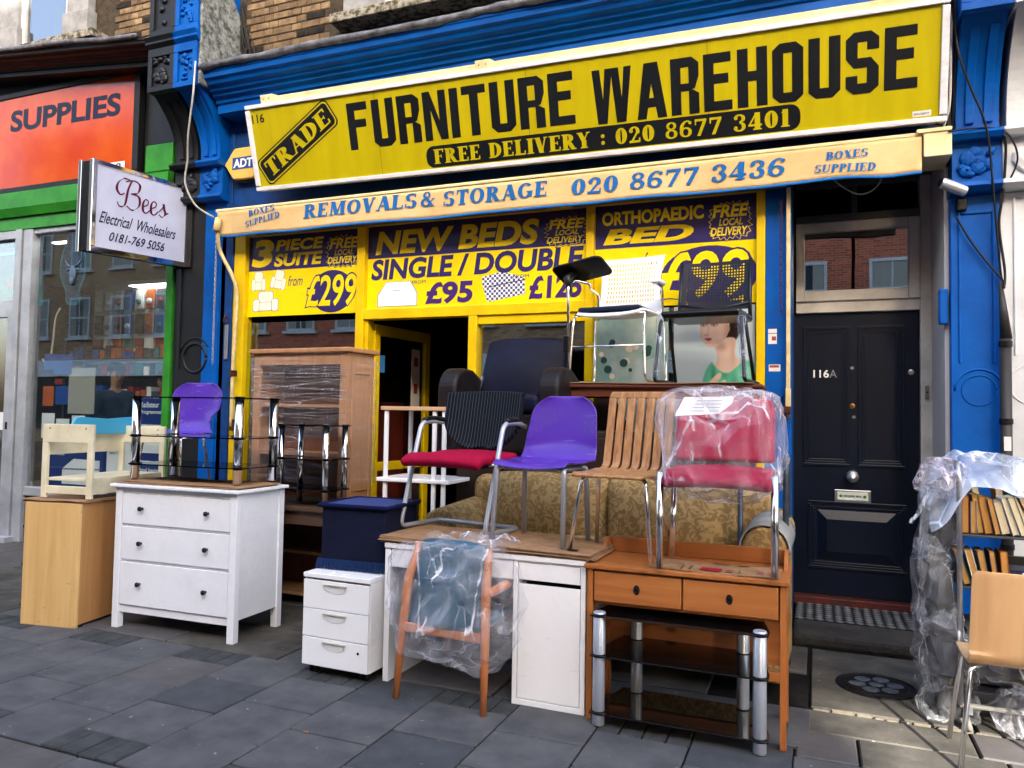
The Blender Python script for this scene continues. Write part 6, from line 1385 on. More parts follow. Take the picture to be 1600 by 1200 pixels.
for sx in (-1, 1): obj('arm_pad', MB().tube(smooth_path([(sx*.30,.20,.655),(sx*.30,.30,.662),(sx*.275,.40,.65)],4), [.017]*9, 8), BLACKPL, t, smooth=True)
obj('seat', MB().grid(lambda u, v: ((u-.5)*.555, -.06+.44*v, .435+.012*math.cos((u-.5)*PI)-.045*max(0,(.22-v)/.22)**2-.012*math.sin(v*PI)), 16, 16), CRIM, t, smooth=True, solid=.055, bevel=.018)
obj('seat_pan', B(-.25,.25,.0,.36,.378,.402), BLACKPL, t, bevel=.01); obj('seat_bar', MB().tube([(-.295,.10,.40),(.295,.10,.40)],.011,8).tube([(-.295,.30,.395),(.295,.30,.395)],.011,8), SILV, t, smooth=True)
def cb_(u, v):
    s_ = (u-.5)*2; wd = .285*(1-.0*v)*math.sqrt(max(.04, 1-(max(0,(.55-v)/.55))**2*.93)); 
    return (s_*wd, .40+.07*v+.045*s_*s_*-1, .48+.36*v-.01*s_*s_)
obj('backrest', MB().grid(cb_, 20, 20), STR, t, smooth=True, solid=.035, bevel=.012); obj('back_support', MB().tube([(0,.32,.39),(0,.44,.42),(0,.47,.60)],.014,8), BLACKPL, t, smooth=True)

# --- purple chair and slatted chair
shell_chair((-1.42, 4.00, .812), R(-7), 'purple plastic shell chair between the red seated chair and the slatted chair', PURP, SILV, wtop=.40, hb=.375, seatw=.49, sd=.36, sh=.43, r_=.0145, splay=.0)
ZEB = wood('zebrano_ply', c(196,150,104), c(138,92,58), 2, rough=.4, k=26)
t = thing('slatted_chair', 'striped plywood chair with seven back slats and chrome legs', 'chair', (-.945, 3.90, .792), R(-9))
def prof_(s_):      # side profile of the bent shell: seat front to back top
    if s_ < .42: a = s_/.42; return (-.21+.36*a, .425-.012*math.sin(a*PI)-.018*max(0,(.2-a)/.2)**2)
    a = (s_-.42)/.58
    if a < .18: q = a/.18*PI/2*.86; return (.15+.055*math.sin(q), .425+.055*(1-math.cos(q)))
    b = (a-.18)/.82; return (.2035+.085*b, .468+.385*b)
def shell_strip(x0, x1, s0, s1, n=18): return MB().grid(lambda u, v: (x0+(x1-x0)*u, *prof_(s0+(s1-s0)*v)), 3, n)
obj('seat', MB().grid(lambda u, v: ((u-.5)*.44*(1-.16*(1-v)**6-.05*v), *prof_(.0+.40*v)), 14, 14), ZEB, t, smooth=True, solid=.012, bevel=.002)
wS = .0435; gS = .0135; x = -(7*wS+6*gS)/2; xl = x; xr = -x
for k in range(7):
    obj('back_slat', shell_strip(x, x+wS, .40, .955), ZEB, t, smooth=True, solid=.012, bevel=.002); x += wS+gS
obj('top_rail', MB().grid(lambda u, v: (xl+(xr-xl)*u*(1)-( (u-.5)*.03*v*v), *prof_(.955+.045*v)), 14, 4), ZEB, t, smooth=True, solid=.012, bevel=.002)
for sx in (-1, 1):
    obj('leg', MB().tube(fillet([(sx*.10,-.04,.405),(sx*.175,-.11,.395),(sx*.222,-.155,0)], .04), .011, 10), CHROME, t, smooth=True)
    obj('leg', MB().tube(fillet([(sx*.10,.04,.405),(sx*.165,.08,.395),(sx*.215,.17,0)], .04), .011, 10), CHROME, t, smooth=True)

# --- pine desk
PIN = wood('orange_pine', c(204,132,74), c(176,102,52), 0, rough=.35, knots=True, coat=.2); PINV = wood('orange_pine_upright', c(200,126,68), c(174,100,48), 2, rough=.38)
t = thing('pine_desk', 'orange pine desk with two drawers standing over the black glass stand', 'desk', (-1.065, 3.70, 0), R(.4))
obj('top', B(-.015, .955, -.015, .42, .742, .766), PIN, t, bevel=.005)
for x in (0, .912): 
    obj('front_leg', B(x, x+.028, .0, .05, 0, .741), PINV, t, bevel=.003); obj('rear_leg', B(x, x+.028, .36, .41, 0, .741), PINV, t, bevel=.003); obj('side_rail', B(x+.003, x+.025, .0505, .3595, .56, .741), PINV, t)
for x0, x1 in ((.034,.466),(.472,.906)):
    d = obj('drawer_front', B(x0, x1, .0, .022, .582, .732), PIN, t, bevel=.006)
    xc = (x0+x1)/2; obj('escutcheon', MB().prism(ngon(xc,.657,.0155,.024,20), .004, frame((0,-.0005,0),(1,0,0),(0,0,1))), KNOB, d, bevel=.001)
    obj('drop_ring', MB().tube([(xc+.010*math.cos(a), -.006, .655+.015*math.sin(a)) for a in [k*PI/8 for k in range(16)]], .002, 6, closed=True), KNOB, d, smooth=True)
obj('drawer_case', B(.03, .91, .03, .40, .565, .575), PINV, t); obj('back_panel', B(.03,.91,.395,.405,.26,.741), PIN, t); obj('back_rail', B(.029,.911,.36,.394,.19,.235), PIN, t, bevel=.003)
obj('gallery', B(0.0,.94,.40,.42,.7665,.845), PIN, t, bevel=.005)
for x in (0, .92): obj('gallery_end', MB().add([(x+dx, y, z) for dx in (0,.02) for y, z in ((.24,.7665),(.3995,.7665),(.3995,.845),(.36,.845),(.29,.80))], [(0,1,2,3,4),(5,9,8,7,6),(0,5,6,1),(1,6,7,2),(2,7,8,3),(3,8,9,4),(4,9,5,0)]), PIN, t, bevel=.003)
RIK = mat('red_ink', c(200,40,60), .7)
cb2 = cardboard((-.46, 3.72, .767), .60, .24, 'flat cardboard with red printing on the pine desk under the pink chair', R(-1), 1,
    ((-.06,.04,.02,.09,RIK),(.06,.09,.03,.085,mat('pale_red_ink', c(196,110,100), .7)),(.20,.23,.04,.10,mat('pale_red_ink', c(196,110,100), .7)),(.25,.27,.04,.10,mat('pale_red_ink', c(196,110,100), .7)),(-.15,-.145,.0,.11,BLACKPL),(-.11,-.105,.0,.11,BLACKPL),(.12,.123,.0,.09,BLACKPL),(-.02,.06,.20,.215,BLACKPL),(.10,.15,.20,.212,BLACKPL)))

# --- black glass stand with silver tubes
t = thing('tv_stand', 'three tier black glass stand with thick silver tubes under the pine desk', 'TV stand', (-.985, 3.645, 0), R(-.8))
gp_ = [(-.04,-.035),(.79,-.035),(.79,.05),(.72,.37),(.03,.37),(-.04,.05)]
for z in (.062, .335, .528): obj('glass_shelf', MB().prism(gp_, .008, Matrix.Translation((0,0,z))), BGLASS, t, bevel=.002)
ST = mat('silver_tube', c(186,194,208), .32, metal=.55, col2=c(176,184,198), nscale=3)
for x, y in ((0,0),(.75,0),(.11,.33),(.645,.33)):
    po = obj('post', MB().cyl((x,y,.004),(x,y,.548), .030, n=22), ST, t, smooth=True)
    m_ = po.modifiers.new('bevel','BEVEL'); m_.width = .003; m_.limit_method = 'ANGLE'
    po.data.shade_flat(); [setattr(f_, 'use_smooth', len(f_.vertices) == 4) for f_ in po.data.polygons]
    for z in (.062,.335,.528): obj('collar', MB().cyl((x,y,z-.004),(x,y,z+.012), .0325, n=18), KNOB, po)
    obj('foot', MB().cyl((x,y,0),(x,y,.004), .024, n=14), BLACKPL, po)

# --- pink chair in plastic with a paper note
PINK = mat('crimson_pink_cloth', c(196,30,84), .75, col2=c(180,22,72), nscale=20)
t = thing('wrapped_pink_chair', 'pink upholstered chair wrapped in clear plastic with a white paper note', 'chair', (-.44, 3.86, .782), R(1))
obj('seat', MB().grid(lambda u, v: ((u-.5)*.50, -.22+.42*v, .445+.012*math.cos((u-.5)*PI)-.05*max(0,(.2-v)/.2)**2), 14, 14), PINK, t, smooth=True, solid=.055, bevel=.02)
obj('backrest', MB().grid(lambda u, v: ((u-.5)*.50*(1-.10*max(0,(v-.75)/.25)**2), .20+.09*v-.03*math.sin(u*PI)*-1*.0-.02*(2*(u-.5))**2, .50+.33*v), 14, 14), PINK, t, smooth=True, solid=.05, bevel=.018)
for sx in (-1, 1):
    obj('leg', MB().tube([(sx*.262,-.19,.46),(sx*.262,-.19,.0)], .017, 14), CHROME, t, smooth=True); obj('leg', MB().tube([(sx*.25,.20,.44),(sx*.255,.14,.0)], .017, 14), CHROME, t, smooth=True)
    obj('side_bar', MB().tube([(sx*.258,-.17,.41),(sx*.252,.18,.41)], .012, 8), CHROME, t, smooth=True)
w_ = wrap('plastic_wrap', t, .015, -.0, .60, .58, .70, .56, film('pink_chair_film', .34, (.80,.80,.90), 6.5, .10), 5, .045, .45, 64, 4.5)
nt_ = obj('paper_note', MB().add([(-.215,.155,.735),(.0,.160,.735+.015),(.06,.165,.80),(.07,.168,.835),(-.17,.175,.83)],[(0,1,2,3,4)]), mat('note_paper', c(238,238,242), .6), t, solid=.001, loc=(0,-.22,-.005))
for k in range(4): obj('note_line', MB().add([(-.14+.012*k,.154,.755+.017*k),(.0+.006*k,.157,.757+.017*k),(.0+.006*k,.157,.7595+.017*k),(-.14+.012*k,.154,.7575+.017*k)],[(0,1,2,3)]), mat('pencil_grey', c(150,150,160), .7), t, loc=(0,-.2225,.0))

# --- floral sofa
FLO = mat('gold_floral', c(176,148,102), .85, col2=c(142,114,72), nscale=15, ndetail=3, dist=2.2, lo=.46, hi=.54, bump=.2, bscale=80)
t = thing('sofa', 'gold floral fabric sofa standing behind the two desks', 'sofa', (-2.42, 4.40, 0), R(-2))
obj('base', B(.1, 2.2, .06, .78, .08, .62), FLO, t, bevel=.05, bseg=3); obj('back', B(.12, 2.18, .52, .80, .55, 1.08), FLO, t, bevel=.08, bseg=4)
for k in range(2): obj('back_cushion', MB().grid(lambda u, v: (.36+k*.80+.79*u, .46-.13*math.sin(u*PI)**.5*math.sin(v*PI)**.5, .60+.50*v), 16, 14), FLO, t, smooth=True, solid=.06)
for k in range(2): obj('seat_cushion', B(.33+k*.80, 1.12+k*.80, .05, .50, .60, .74), FLO, t, bevel=.04, bseg=3)
obj('arm', MB().tube([(.16,.0,.76),(.16,.70,.80)], [.13,.13], 20).box(.05,.27,.02,.72,.08,.76), FLO, t, bevel=.02)
obj('arm', MB().tube([(2.16,.02,.80),(2.16,.70,.84)], [.12,.12], 20).box(2.06,2.26,.04,.72,.08,.80), FLO, t, bevel=.02)
obj('arm_cover', MB().grid(lambda u, v: (2.16+.13*math.cos(PI*u*1.1-.15), .015+.45*v, .80+.027*v+.13*math.sin(PI*u*1.1-.15)), 16, 6), mat('pale_grey_cloth', c(168,172,172), .85, bump=.3, bscale=20, col2=c(150,152,150)), t, smooth=True, solid=.008)

# --- stacks that carry the leather armchair and the coffee table
UPB = mat('dark_brown_laminate', c(52,38,32), .5)
clutter('dark_cabinet', 'plain dark cabinet under the navy leather armchair, hidden behind the chairs', 'cabinet', -2.08, 5.02, .75, .62, 1.24, UPB)
clutter('dark_sideboard', 'tall dark brown cabinet behind the sofa carrying the reddish coffee table', 'sideboard', -1.05, 5.24, 1.30, .42, 1.40, UPB)
LEA = mat('navy_leather', c(26,29,58), .45, spec=.12, col2=c(20,22,42), nscale=5, bump=.15, bscale=120, rvar=.08)
LEAB = mat('brown_black_leather', c(40,33,38), .42, spec=.2, col2=c(30,25,30), nscale=5, bump=.15, bscale=120, rvar=.08)
t = thing('leather_armchair', 'navy leather tub armchair with rounded arms stacked in front of the shop doorway', 'armchair', (-2.11, 4.92, 1.235), R(-2)); t.scale = (.93, 1, 1.04)
obj('base', B(-.40,.40,.02,.62,.0,.28), LEAB, t, bevel=.03, bseg=3); obj('seat_cushion', B(-.36,.36,-.03,.55,.28,.405), LEA, t, bevel=.045, bseg=4)
obj('back', MB().grid(lambda u, v: ((u-.5)*.74*(1-.06*v)+.02, .42+.16*v-.035*math.sin(u*PI)*math.sin(v*PI), .36+.46*v-.02*(2*(u-.5))**4*v), 16, 14), LEA, t, smooth=True, solid=.12, bevel=.03)
for sx in (-1, 1):
    pr = [(.0,0)]+[(.0,.30)]+[(.17-.17*math.cos(a), .42+.17*math.sin(a)) for a in [k*PI/2/8 for k in range(9)]]+[(.30,.585),(.50,.50),(.62,.36),(.62,0)]
    x0 = sx*.345; x1 = sx*.51; m_ = MB().add([(x0, y, z) for y, z in pr]+[(x1, y, z) for y, z in pr], [tuple(range(len(pr)))[::-1], tuple(range(len(pr), 2*len(pr)))]+[(i,(i+1)%len(pr),len(pr)+(i+1)%len(pr),len(pr)+i) for i in range(len(pr))])
    obj('arm', m_, LEAB, t, bevel=.03, bseg=4)
MAHO = wood('reddish_wood', c(128,70,52), c(104,54,40), 0, rough=.4)
t = thing('coffee_table', 'reddish brown coffee table stacked high, carrying the white and the dark chair', 'table', (-1.76, 5.14, 1.42), R(.5))
obj('top', B(0, 1.44, 0, .56, .285, .315), MAHO, t, bevel=.012, bseg=3); obj('apron', B(.05,1.39,.03,.05,.225,.284).box(.05,1.39,.50,.52,.225,.284), MAHO, t, bevel=.002)
for x in (.03, 1.36):
    for y in (.025, .475): obj('leg', B(x, x+.05, y, y+.05, 0, .284), MAHO, t, bevel=.004)
cardboard((-1.05, 5.135, 1.737), 1.34, .5, 'thin cardboard on the reddish coffee table under the two raised chairs', 0, 1, seed=11)

# --- white perforated chair with a writing tablet
WPL = mat('white_plastic', c(226,230,238), .3, spec=.6)
t = thing('tablet_chair', 'white perforated chair with navy seat pad and black writing tablet, stacked high', 'chair', (-1.34, 5.44, 1.745), R(-8))
def perf(par, name, w_, h_, y0, ly, z0, m, nx=16, nz=11, hole=(.42,.62), curve=.05, mask=None, th=.008, shapef=None):
    """a sheet with real slots in it"""
    mb = MB()
    def P3(s_, v):
        wd = w_/2*(shapef(v) if shapef else 1); return (s_*wd, y0+ly*v-curve*(1-s_*s_)*-1*.6, z0+h_*v)
    N, K = nx, nz; m0 = .12
    def cell(i, j):
        u0 = -1+2*i/N; u1 = -1+2*(i+1)/N; v0 = j/K; v1 = (j+1)/K; uc, vc = (u0+u1)/2, (v0+v1)/2
        ins = mask(uc, vc) if mask else True
        if not ins:
            b = len(mb.v); mb.v += [P3(u0,v0),P3(u1,v0),P3(u1,v1),P3(u0,v1)]; mb.f.append((b,b+1,b+2,b+3)); return
        hu, hv = (u1-u0)*hole[0]/2, (v1-v0)*hole[1]/2; b = len(mb.v)
        mb.v += [P3(u0,v0),P3(u1,v0),P3(u1,v1),P3(u0,v1),P3(uc-hu,vc-hv),P3(uc+hu,vc-hv),P3(uc+hu,vc+hv),P3(uc-hu,vc+hv)]
        mb.f += [(b,b+1,b+5,b+4),(b+1,b+2,b+6,b+5),(b+2,b+3,b+7,b+6),(b+3,b,b+4,b+7)]
    for i in range(N):
        for j in range(K): cell(i, j)
    me = mb.mesh(name); bm = bmesh.new(); bm.from_mesh(me); bmesh.ops.remove_doubles(bm, verts=bm.verts, dist=1e-5); bmesh.ops.recalc_face_normals(bm, faces=bm.faces); bm.to_mesh(me); bm.free()
    return obj(name, me, m, par, solid=th)
perf(t, 'backrest', .52, .46, .16, .07, .52, WPL, 22, 13, (.52,.72), .05, lambda u, v: abs(u) < .78 and .18+.28*(1-abs(u))*0+.12*u*u < v < .90-.0*u, shapef=lambda v: 1-.10*math.sin(v*PI)*1 if v < .99 else 1)
obj('seat', MB().grid(lambda u, v: ((u-.5)*.52*(1-.1*(1-v)**4), -.26+.44*v, .50+.02*abs(2*(u-.5))**3-.03*max(0,(.2-v)/.2)**2+.03*max(0,(v-.8)/.2)**2), 16, 14), WPL, t, smooth=True, solid=.02, bevel=.006)
obj('seat_pad', B(-.235,.235,-.245,.15,.515,.545), mat('navy_cloth', c(40,52,86), .8), t, bevel=.014, bseg=3)
obj('legs_frame', MB().tube(fillet([(-.27,-.20,.50),(-.27,-.24,.42),(-.29,-.26,.012),(-.29,.20,.012),(-.27,.17,.50)],.05),.0095,8).tube(fillet([(.27,-.20,.50),(.27,-.24,.42),(.29,-.26,.012),(.29,.20,.012),(.27,.17,.50)],.05),.0095,8).tube([(-.28,-.25,.26),(.28,-.25,.26)],.006,8).tube([(-.27,-.21,.49),(.27,-.21,.49)],.008,8), CHROME, t, smooth=True)
obj('arm_frame', MB().tube(fillet([(-.29,-.26,.012),(-.30,-.27,.70),(-.29,-.20,.76),(-.20,-.10,.74),(-.25,.0,.72),(-.24,.14,.70),(-.24,.16,.5)],.04),.0105,8), CHROME, t, smooth=True); obj('arm_frame', MB().tube(fillet([(.27,.15,.50),(.28,.12,.70),(.30,-.05,.72)],.05),.0095,8), CHROME, t, smooth=True)
obj('arm_pad', B(.26,.33,-.10,.06,.715,.745), WPL, t, bevel=.01); obj('arm_clamp', B(-.325,-.285,-.29,-.25,.22,.34).box(-.32,-.28,-.27,-.23,.64,.74), BLACKPL, t, bevel=.006)
obj('writing_tablet', MB().prism(rrect(-.20,-.13,.20,.13,.05), .018, Matrix.Translation((-.24,-.16,.825)) @ Matrix.Rotation(R(-9),4,'Y') @ Matrix.Rotation(R(-20),4,'X')), BLACKPL, t, bevel=.005)
obj('tablet_hinge', MB().tube([(-.30,-.25,.70),(-.33,-.22,.77),(-.30,-.18,.82)],[.022,.034,.03],10), BLACKPL, t, smooth=True)

# --- dark mesh-back chair, legs in plastic
NVP = mat('dark_navy_plastic', c(30,34,52), .4)
t = thing('mesh_back_chair', 'dark navy chair with a perforated back and plastic covered legs, stacked high', 'chair', (-.70, 5.40, 1.745), R(-6))
perf(t, 'backrest', .50, .36, .16, .05, .54, NVP, 24, 17, (.58,.58), .04, lambda u, v: abs(u) < .86 and v < .93 and v > .12+.08*math.cos(u*1.6), th=.006)
obj('back_frame', MB().tube([(-.255,.16,.47),(-.25,.17,.60),(-.245,.215,.905)],.014,8).tube([(.255,.16,.47),(.25,.17,.60),(.245,.215,.905)],.014,8).tube([(-.25,.165,.585),(0,.205,.548),(.25,.165,.585)],.012,8), NVP, t, smooth=True)
obj('seat', B(-.27,.27,-.26,.18,.44,.49), mat('black_gloss_plastic', c(16,16,20), .25), t, bevel=.02, bseg=3)
for sx in (-1, 1): obj('leg', MB().tube(fillet([(sx*.26,-.10,.45),(sx*.27,-.24,.43),(sx*.30,-.28,.012),(sx*.30,.20,.012)],.04),.0125,8).tube([(sx*.26,-.06,.45),(sx*.28,.18,.012)],.0125,8), NVP, t, smooth=True)
FB = film('blue_grey_film', .42, (.45,.52,.68), 12, .2)
for sx in (-1, 1): obj('leg_wrap', MB().tube([(sx*.272,-.23,.46),(sx*.275,-.25,.36),(sx*.285,-.26,.2),(sx*.295,-.27,.03)],[.032,.026,.022,.024],9), FB, t)

# --- hand trolley standing against the blue post
GRM = mat('grey_blue_steel', c(92,106,122), .45, metal=.5, col2=c(70,80,92), nscale=14)
t = thing('hand_trolley', 'grey steel tubular trolley frame standing upright right of the pink chair', 'trolley', (-.16, 4.62, 0))
obj('upright', MB().tube(fillet([(.0,.0,.02),(.0,.0,1.25),(-.0,.30,1.28),(0,.34,.02)],.06),.018,10), GRM, t, smooth=True)
obj('crossbar', MB().tube([(-.25,.0,1.20),(.0,.0,1.20)],.013,8).tube([(-.25,.0,1.14),(0,.0,1.14)],.013,8).tube([(-.25,.0,1.22),(-.25,.0,.1)],.016,8).tube([(0,0,.30),(0,.34,.30)],.012,8), GRM, t, smooth=True)
obj('wheel', MB().lathe([(0,-.012),(.03,-.014),(.035,0),(.03,.014),(0,.012)],16,Matrix.Translation((0,.0,.035)) @ Matrix.Rotation(PI/2,4,'Y')), BLACKPL, t, smooth=True)
t = thing('wrapped_goods', 'narrow grey plastic wrapped board standing in the doorway behind the plant stand', 'mattress', (-2.42, 5.35, 0))  # upright board in plastic wrap, no mattress modelled here
obj('board', B(0,.16,0,.5,0,1.80), mat('grey_wrap_board', c(130,128,124), .6), t, bevel=.01); wrap('plastic_wrap', t, .08, .25, .92, .24, .58, 1.84, FILM2, 8, .03, .3, 44)

# --- book trolley at the right edge
t = thing('book_trolley', 'grey steel book trolley on castors at the right edge beside the door', 'trolley', (.655, 4.30, 0))
obj('end_frame', MB().tube(fillet([(0,0,.13),(0,0,1.24),(.0,.05,1.30),(0,.44,1.30),(0,.48,1.24),(0,.48,.13)],.06),.0125,10), STEELM, t, smooth=True)
obj('end_frame', MB().tube(fillet([(.9,0,.13),(.9,0,1.24),(.9,.05,1.30),(.9,.44,1.30),(.9,.48,1.24),(.9,.48,.13)],.06),.0125,10), STEELM, t, smooth=True)
for z in (.955, .70, .20): obj('shelf', B(.0,.9,.01,.47,z-.012,z).box(.0,.9,.455,.47,z,z+.10), mat('grey_shelf_steel', c(96,98,102), .45, metal=.4), t, bevel=.003)
obj('base_frame', MB().tube([(0,0,.13),(.9,0,.13),(.9,.48,.13),(0,.48,.13)],.012,8,closed=True), mat('pale_steel', c(170,168,160), .5), t)
for x, y in ((.03,.02),(.87,.02),(.03,.46),(.87,.46)):
    cs_ = obj('castor', B(x-.02,x+.02,y-.03,y+.03,.09,.125), STEELM, t); obj('castor_wheel', MB().lathe([(0,-.012),(.030,-.013),(.042,-.010),(.045,0),(.042,.010),(.030,.013),(0,.012)],22,Matrix.Translation((x,y-.01,.046)) @ Matrix.Rotation(PI/2-.3,4,'Y')), mat('pale_rubber', c(150,146,136), .6), cs_, smooth=True)
PAGE = [mat('page_cream', c(226,212,178), .85, col2=c(206,190,152), nscale=90, stretch=(20,1,1)), mat('page_tan', c(206,156,88), .85, col2=c(180,130,66), nscale=90, stretch=(20,1,1))]
COV = [(mat('cover_%s' % n, cc, .4), n) for n, cc in (('grey', c(120,124,130)), ('teal', c(60,120,130)), ('red', c(170,36,44)), ('dark green', c(34,90,66)), ('navy', c(34,46,86)), ('white', c(220,220,220)), ('black', c(28,28,32)), ('sky blue', c(120,160,190)), ('orange', c(210,110,40)))]
ORD = ['first','second','third','fourth','fifth','sixth','seventh','eighth','ninth','tenth','eleventh','twelfth','thirteenth','fourteenth','fifteenth','sixteenth']
def book(x, y, z, th, h_, d_, tilt, cov, pg, label, rz=0, flat=False):
    b = thing('book', label, 'book', (x, y, z), group='books on the trolley', rot=(0, tilt, rz) if not flat else (0, 0, rz))
    if flat:
        obj('cover', B(0,h_,0,d_,0,.003).box(0,h_,0,d_,th-.003,th).box(0,h_,0,.003,.003,th-.003), cov, b); obj('pages', B(.003,h_-.003,.004,d_-.003,.0031,th-.0031), pg, b)
    else:
        obj('cover', B(0,.003,0,d_,0,h_).box(th-.003,th,0,d_,0,h_).box(.003,th-.003,d_-.003,d_,0,h_), cov, b); obj('pages', B(.0031,th-.0031,.004,d_-.004,.003,h_-.003), pg, b)
    return b
br_ = random.Random(12); x = .672
for k in range(14):
    cm_, cn = COV[(k*5+2) % 9]; pg = PAGE[1] if k in (0,1,2,3,4) else PAGE[0]; th = br_.uniform(.024,.042); h_ = br_.uniform(.16,.20)
    tl = 0 if k < 2 else -R(4+k*1.9 if k < 8 else 22)
    book(x, 4.335+br_.uniform(-.012,.012), .9575+max(0,th*math.sin(-tl)*0), th, h_, .13, tl, cm_, pg, '%s book from the left on the top trolley shelf, %s cover, page edges showing' % (ORD[k], cn)); x += th/math.cos(tl)+.004
x = .68
for k in range(5):
    cm_, cn = COV[(k*4+1) % 9]; th = br_.uniform(.026,.034)
    book(x, 4.335, .7025, th, .175, .13, -R(16-3*k), cm_, PAGE[1], '%s book from the left on the second trolley shelf, %s cover and tan pages' % (ORD[k], cn)); x += th+.012
z = .7015
for k, (ci, th) in enumerate(((6,.03),(2,.034),(4,.026))):
    b = book(.875, 4.34, z, th, .30, .16, 0, COV[ci][0], PAGE[0], '%s of three books lying flat in the second shelf pile from the bottom, %s cover' % (ORD[k], COV[ci][1]), flat=True)
    obj('spine_title', B(.05,.2,-.0008,-.0001,th*.35,th*.65), mat('white_ink', (.75,.78,.82), .5), b); z += th+.0008
for k in range(9):      # a second rank lying across the tops
    cm_, cn = COV[(k*7+3) % 9]
    b = book(.69+.085*k, 4.485+br_.uniform(-.008,.008), .9575, .034, .23+br_.uniform(-.02,.02), .12, -R(br_.uniform(2,14)), cm_, PAGE[0], '%s book in the rear row of the top trolley shelf, %s cover' % (ORD[k], cn))
t = thing('plastic_sheet', 'pale blue crumpled plastic sheet thrown over the top of the book trolley', 'plastic sheet', (.66, 4.35, 1.22))
PS = film('milky_blue_film', .95, (.66,.74,.88), 4, .3)
def sheet(u, v):
    x = -.12+1.2*u; y = -.08+.55*v; z = .125-.05*math.sin(min(1,max(0,(u-.12)/.88))*PI)+.04*noise.noise(Vector((x*6, y*6, 1)))
    if u < .14: z -= (.14-u)*1.6
    if v < .35: z -= (.35-v)*(.42+.2*noise.noise(Vector((x*5,0,2)))); y += .08*(.35-v)
    n_ = noise.noise_vector(Vector((x*9, y*9, 3)))*.035; return (x+n_.x, y+n_.y, z+n_.z)
obj('sheet', MB().grid(sheet, 70, 34), PS, t, solid=.002)
wrap('bunched_end', t, -.06, .10, .0, .22, .36, .22, film('lilac_film', .6, (.76,.70,.80), 7, .3), 3, .06, .8, 44, 7)
obj('trailing_end', MB().grid(lambda u, v: (-.12-.09*v+.05*(u-.5)*(1-v*.6)+.02*noise.noise(Vector((u*4,v*4,0))), -.02+.08*u, -.08-.15*v+.02*noise.noise(Vector((u*5,v*5,7)))), 10, 16), PS, t)
bags = [(.60,4.55,.98,.17,.45,.34,4),(.58,4.52,.66,.20,.42,.36,6),(.60,4.50,.36,.22,.45,.34,9),(.63,4.52,.16,.26,.46,.24,13)]
bl = ['clear plastic bag bulging from the trolley end just below the top','clear plastic bag bulging from the trolley end at knob height of the door','grey plastic bundle at the trolley end level with the doorstep','lowest grey plastic bundle at the trolley end above the castor']
for (x, y, z, sx, sy, sz, sd_), l in zip(bags, bl):
    b = thing('plastic_bundle', l, 'plastic bundle', (x, y, z), group='plastic bundles on the trolley'); wrap('bag', b, 0, 0, 0, sx, sy, sz*1.25, FILM2, sd_, .06, .5, 56, 6.5); wrap('stuffing', b, .015, 0, 0, sx*.55, sy*.75, sz*1.05, mat('dim_paper', c(120,122,128), .9, col2=c(84,86,92), nscale=6), sd_+1, .05, .4, 30, 9)
b = thing('plastic_bundle', 'big white plastic wrapped bundle on the lowest shelf of the trolley', 'plastic bundle', (1.05, 4.48, .37), group='plastic bundles on the trolley'); wrap('bag', b, 0, 0, 0, .72, .46, .32, FILM2, 17, .05, .6, 56, 6); wrap('stuffing', b, 0, 0, 0, .62, .38, .24, mat('dim_paper', c(120,122,128), .9), 18, .03, .7, 20, 6)
b = thing('plastic_bundle', 'crumpled see-through plastic hanging to the ground under the plywood chair', 'plastic bundle', (.93, 4.30, .10), group='plastic bundles on the trolley'); wrap('bag', b, 0, 0, .04, .30, .22, .26, FILM, 21, .06, .8, 48, 7)
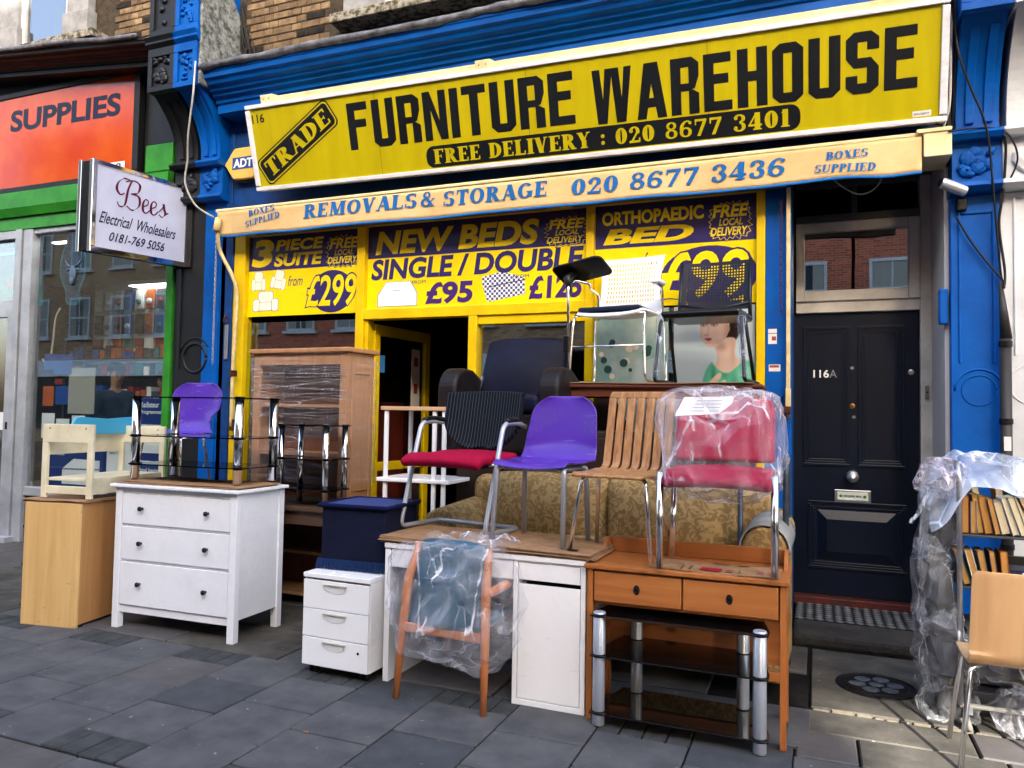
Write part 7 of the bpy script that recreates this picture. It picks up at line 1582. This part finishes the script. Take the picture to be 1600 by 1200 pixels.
b = thing('wrapped_carton', 'cartons wrapped in grey film standing under the lower shelf of the trolley', 'carton', (.70, 4.40, .215)); obj('carton', B(0,.8,0,.34,0,.26), mat('dim_paper', c(120,122,128), .9), b)

# --- plywood chair seen from behind
PLY = wood('beech_ply', c(226,184,136), c(206,160,110), 2, rough=.3, k=7, coat=.25)
t = thing('plywood_chair', 'pale bent plywood chair with chrome legs at the right edge, back to the street', 'chair', (.825, 3.98, 0), R(0))
def ply(u, v):
    s_ = (u-.5)*2
    if v < .42: a = v/.42; y = .25-.30*a; z = .445-.012*math.sin(a*PI)
    elif v < .62: q = (v-.42)/.20*PI/2*.9; y = -.05-.07*math.sin(q); z = .445-.03+.0*q+.07*(1-math.cos(q))-.0+.03*(1-0)-.0
    else: a = (v-.62)/.38; y = -.12-.035*a; z = .505+.355*a
    wd = .20 if v < .5 else .205-.012*((v-.5)/.5)
    if v > .96: wd -= .02*((v-.96)/.04)**2
    return (s_*wd, y+.018*s_*s_*(1 if v > .6 else 0), z)
obj('shell', MB().grid(ply, 14, 50), PLY, t, smooth=True, solid=.012, bevel=.002)
for sx in (-1, 1):
    obj('leg', MB().tube(fillet([(sx*.13,-.02,.43),(sx*.19,-.07,.425),(sx*.245,-.155,.0)],.03),.0115,10), CHROME, t, smooth=True); obj('leg', MB().tube(fillet([(sx*.13,.10,.43),(sx*.19,.16,.425),(sx*.235,.215,.0)],.03),.0115,10), CHROME, t, smooth=True)
obj('under_frame', MB().tube([(-.17,-.05,.427),(-.17,.14,.427)],.010,8).tube([(.17,-.05,.427),(.17,.14,.427)],.010,8).tube([(-.17,.05,.427),(.17,.05,.427)],.010,8), CHROME, t, smooth=True)

# --- small litter on the paving
tag(obj('cigarette_end', MB().cyl((-2.225,2.985,.006),(-2.20,2.99,.006),.004,n=8), mat('filter_tan', c(200,130,70), .8)), 'tan cigarette end lying on a paving slab in front of the bagged chair', 'litter')
tag(obj('fallen_twig_litter', MB().tube([(-8.3,5.2,.01),(-8.1,5.1,.03),(-7.9,5.15,.01),(-7.8,5.0,.02)],.012,5), mat('dead_leaf', c(70,60,50), .9)), 'dark dry twig lying by the electrical shop door sill', 'litter')
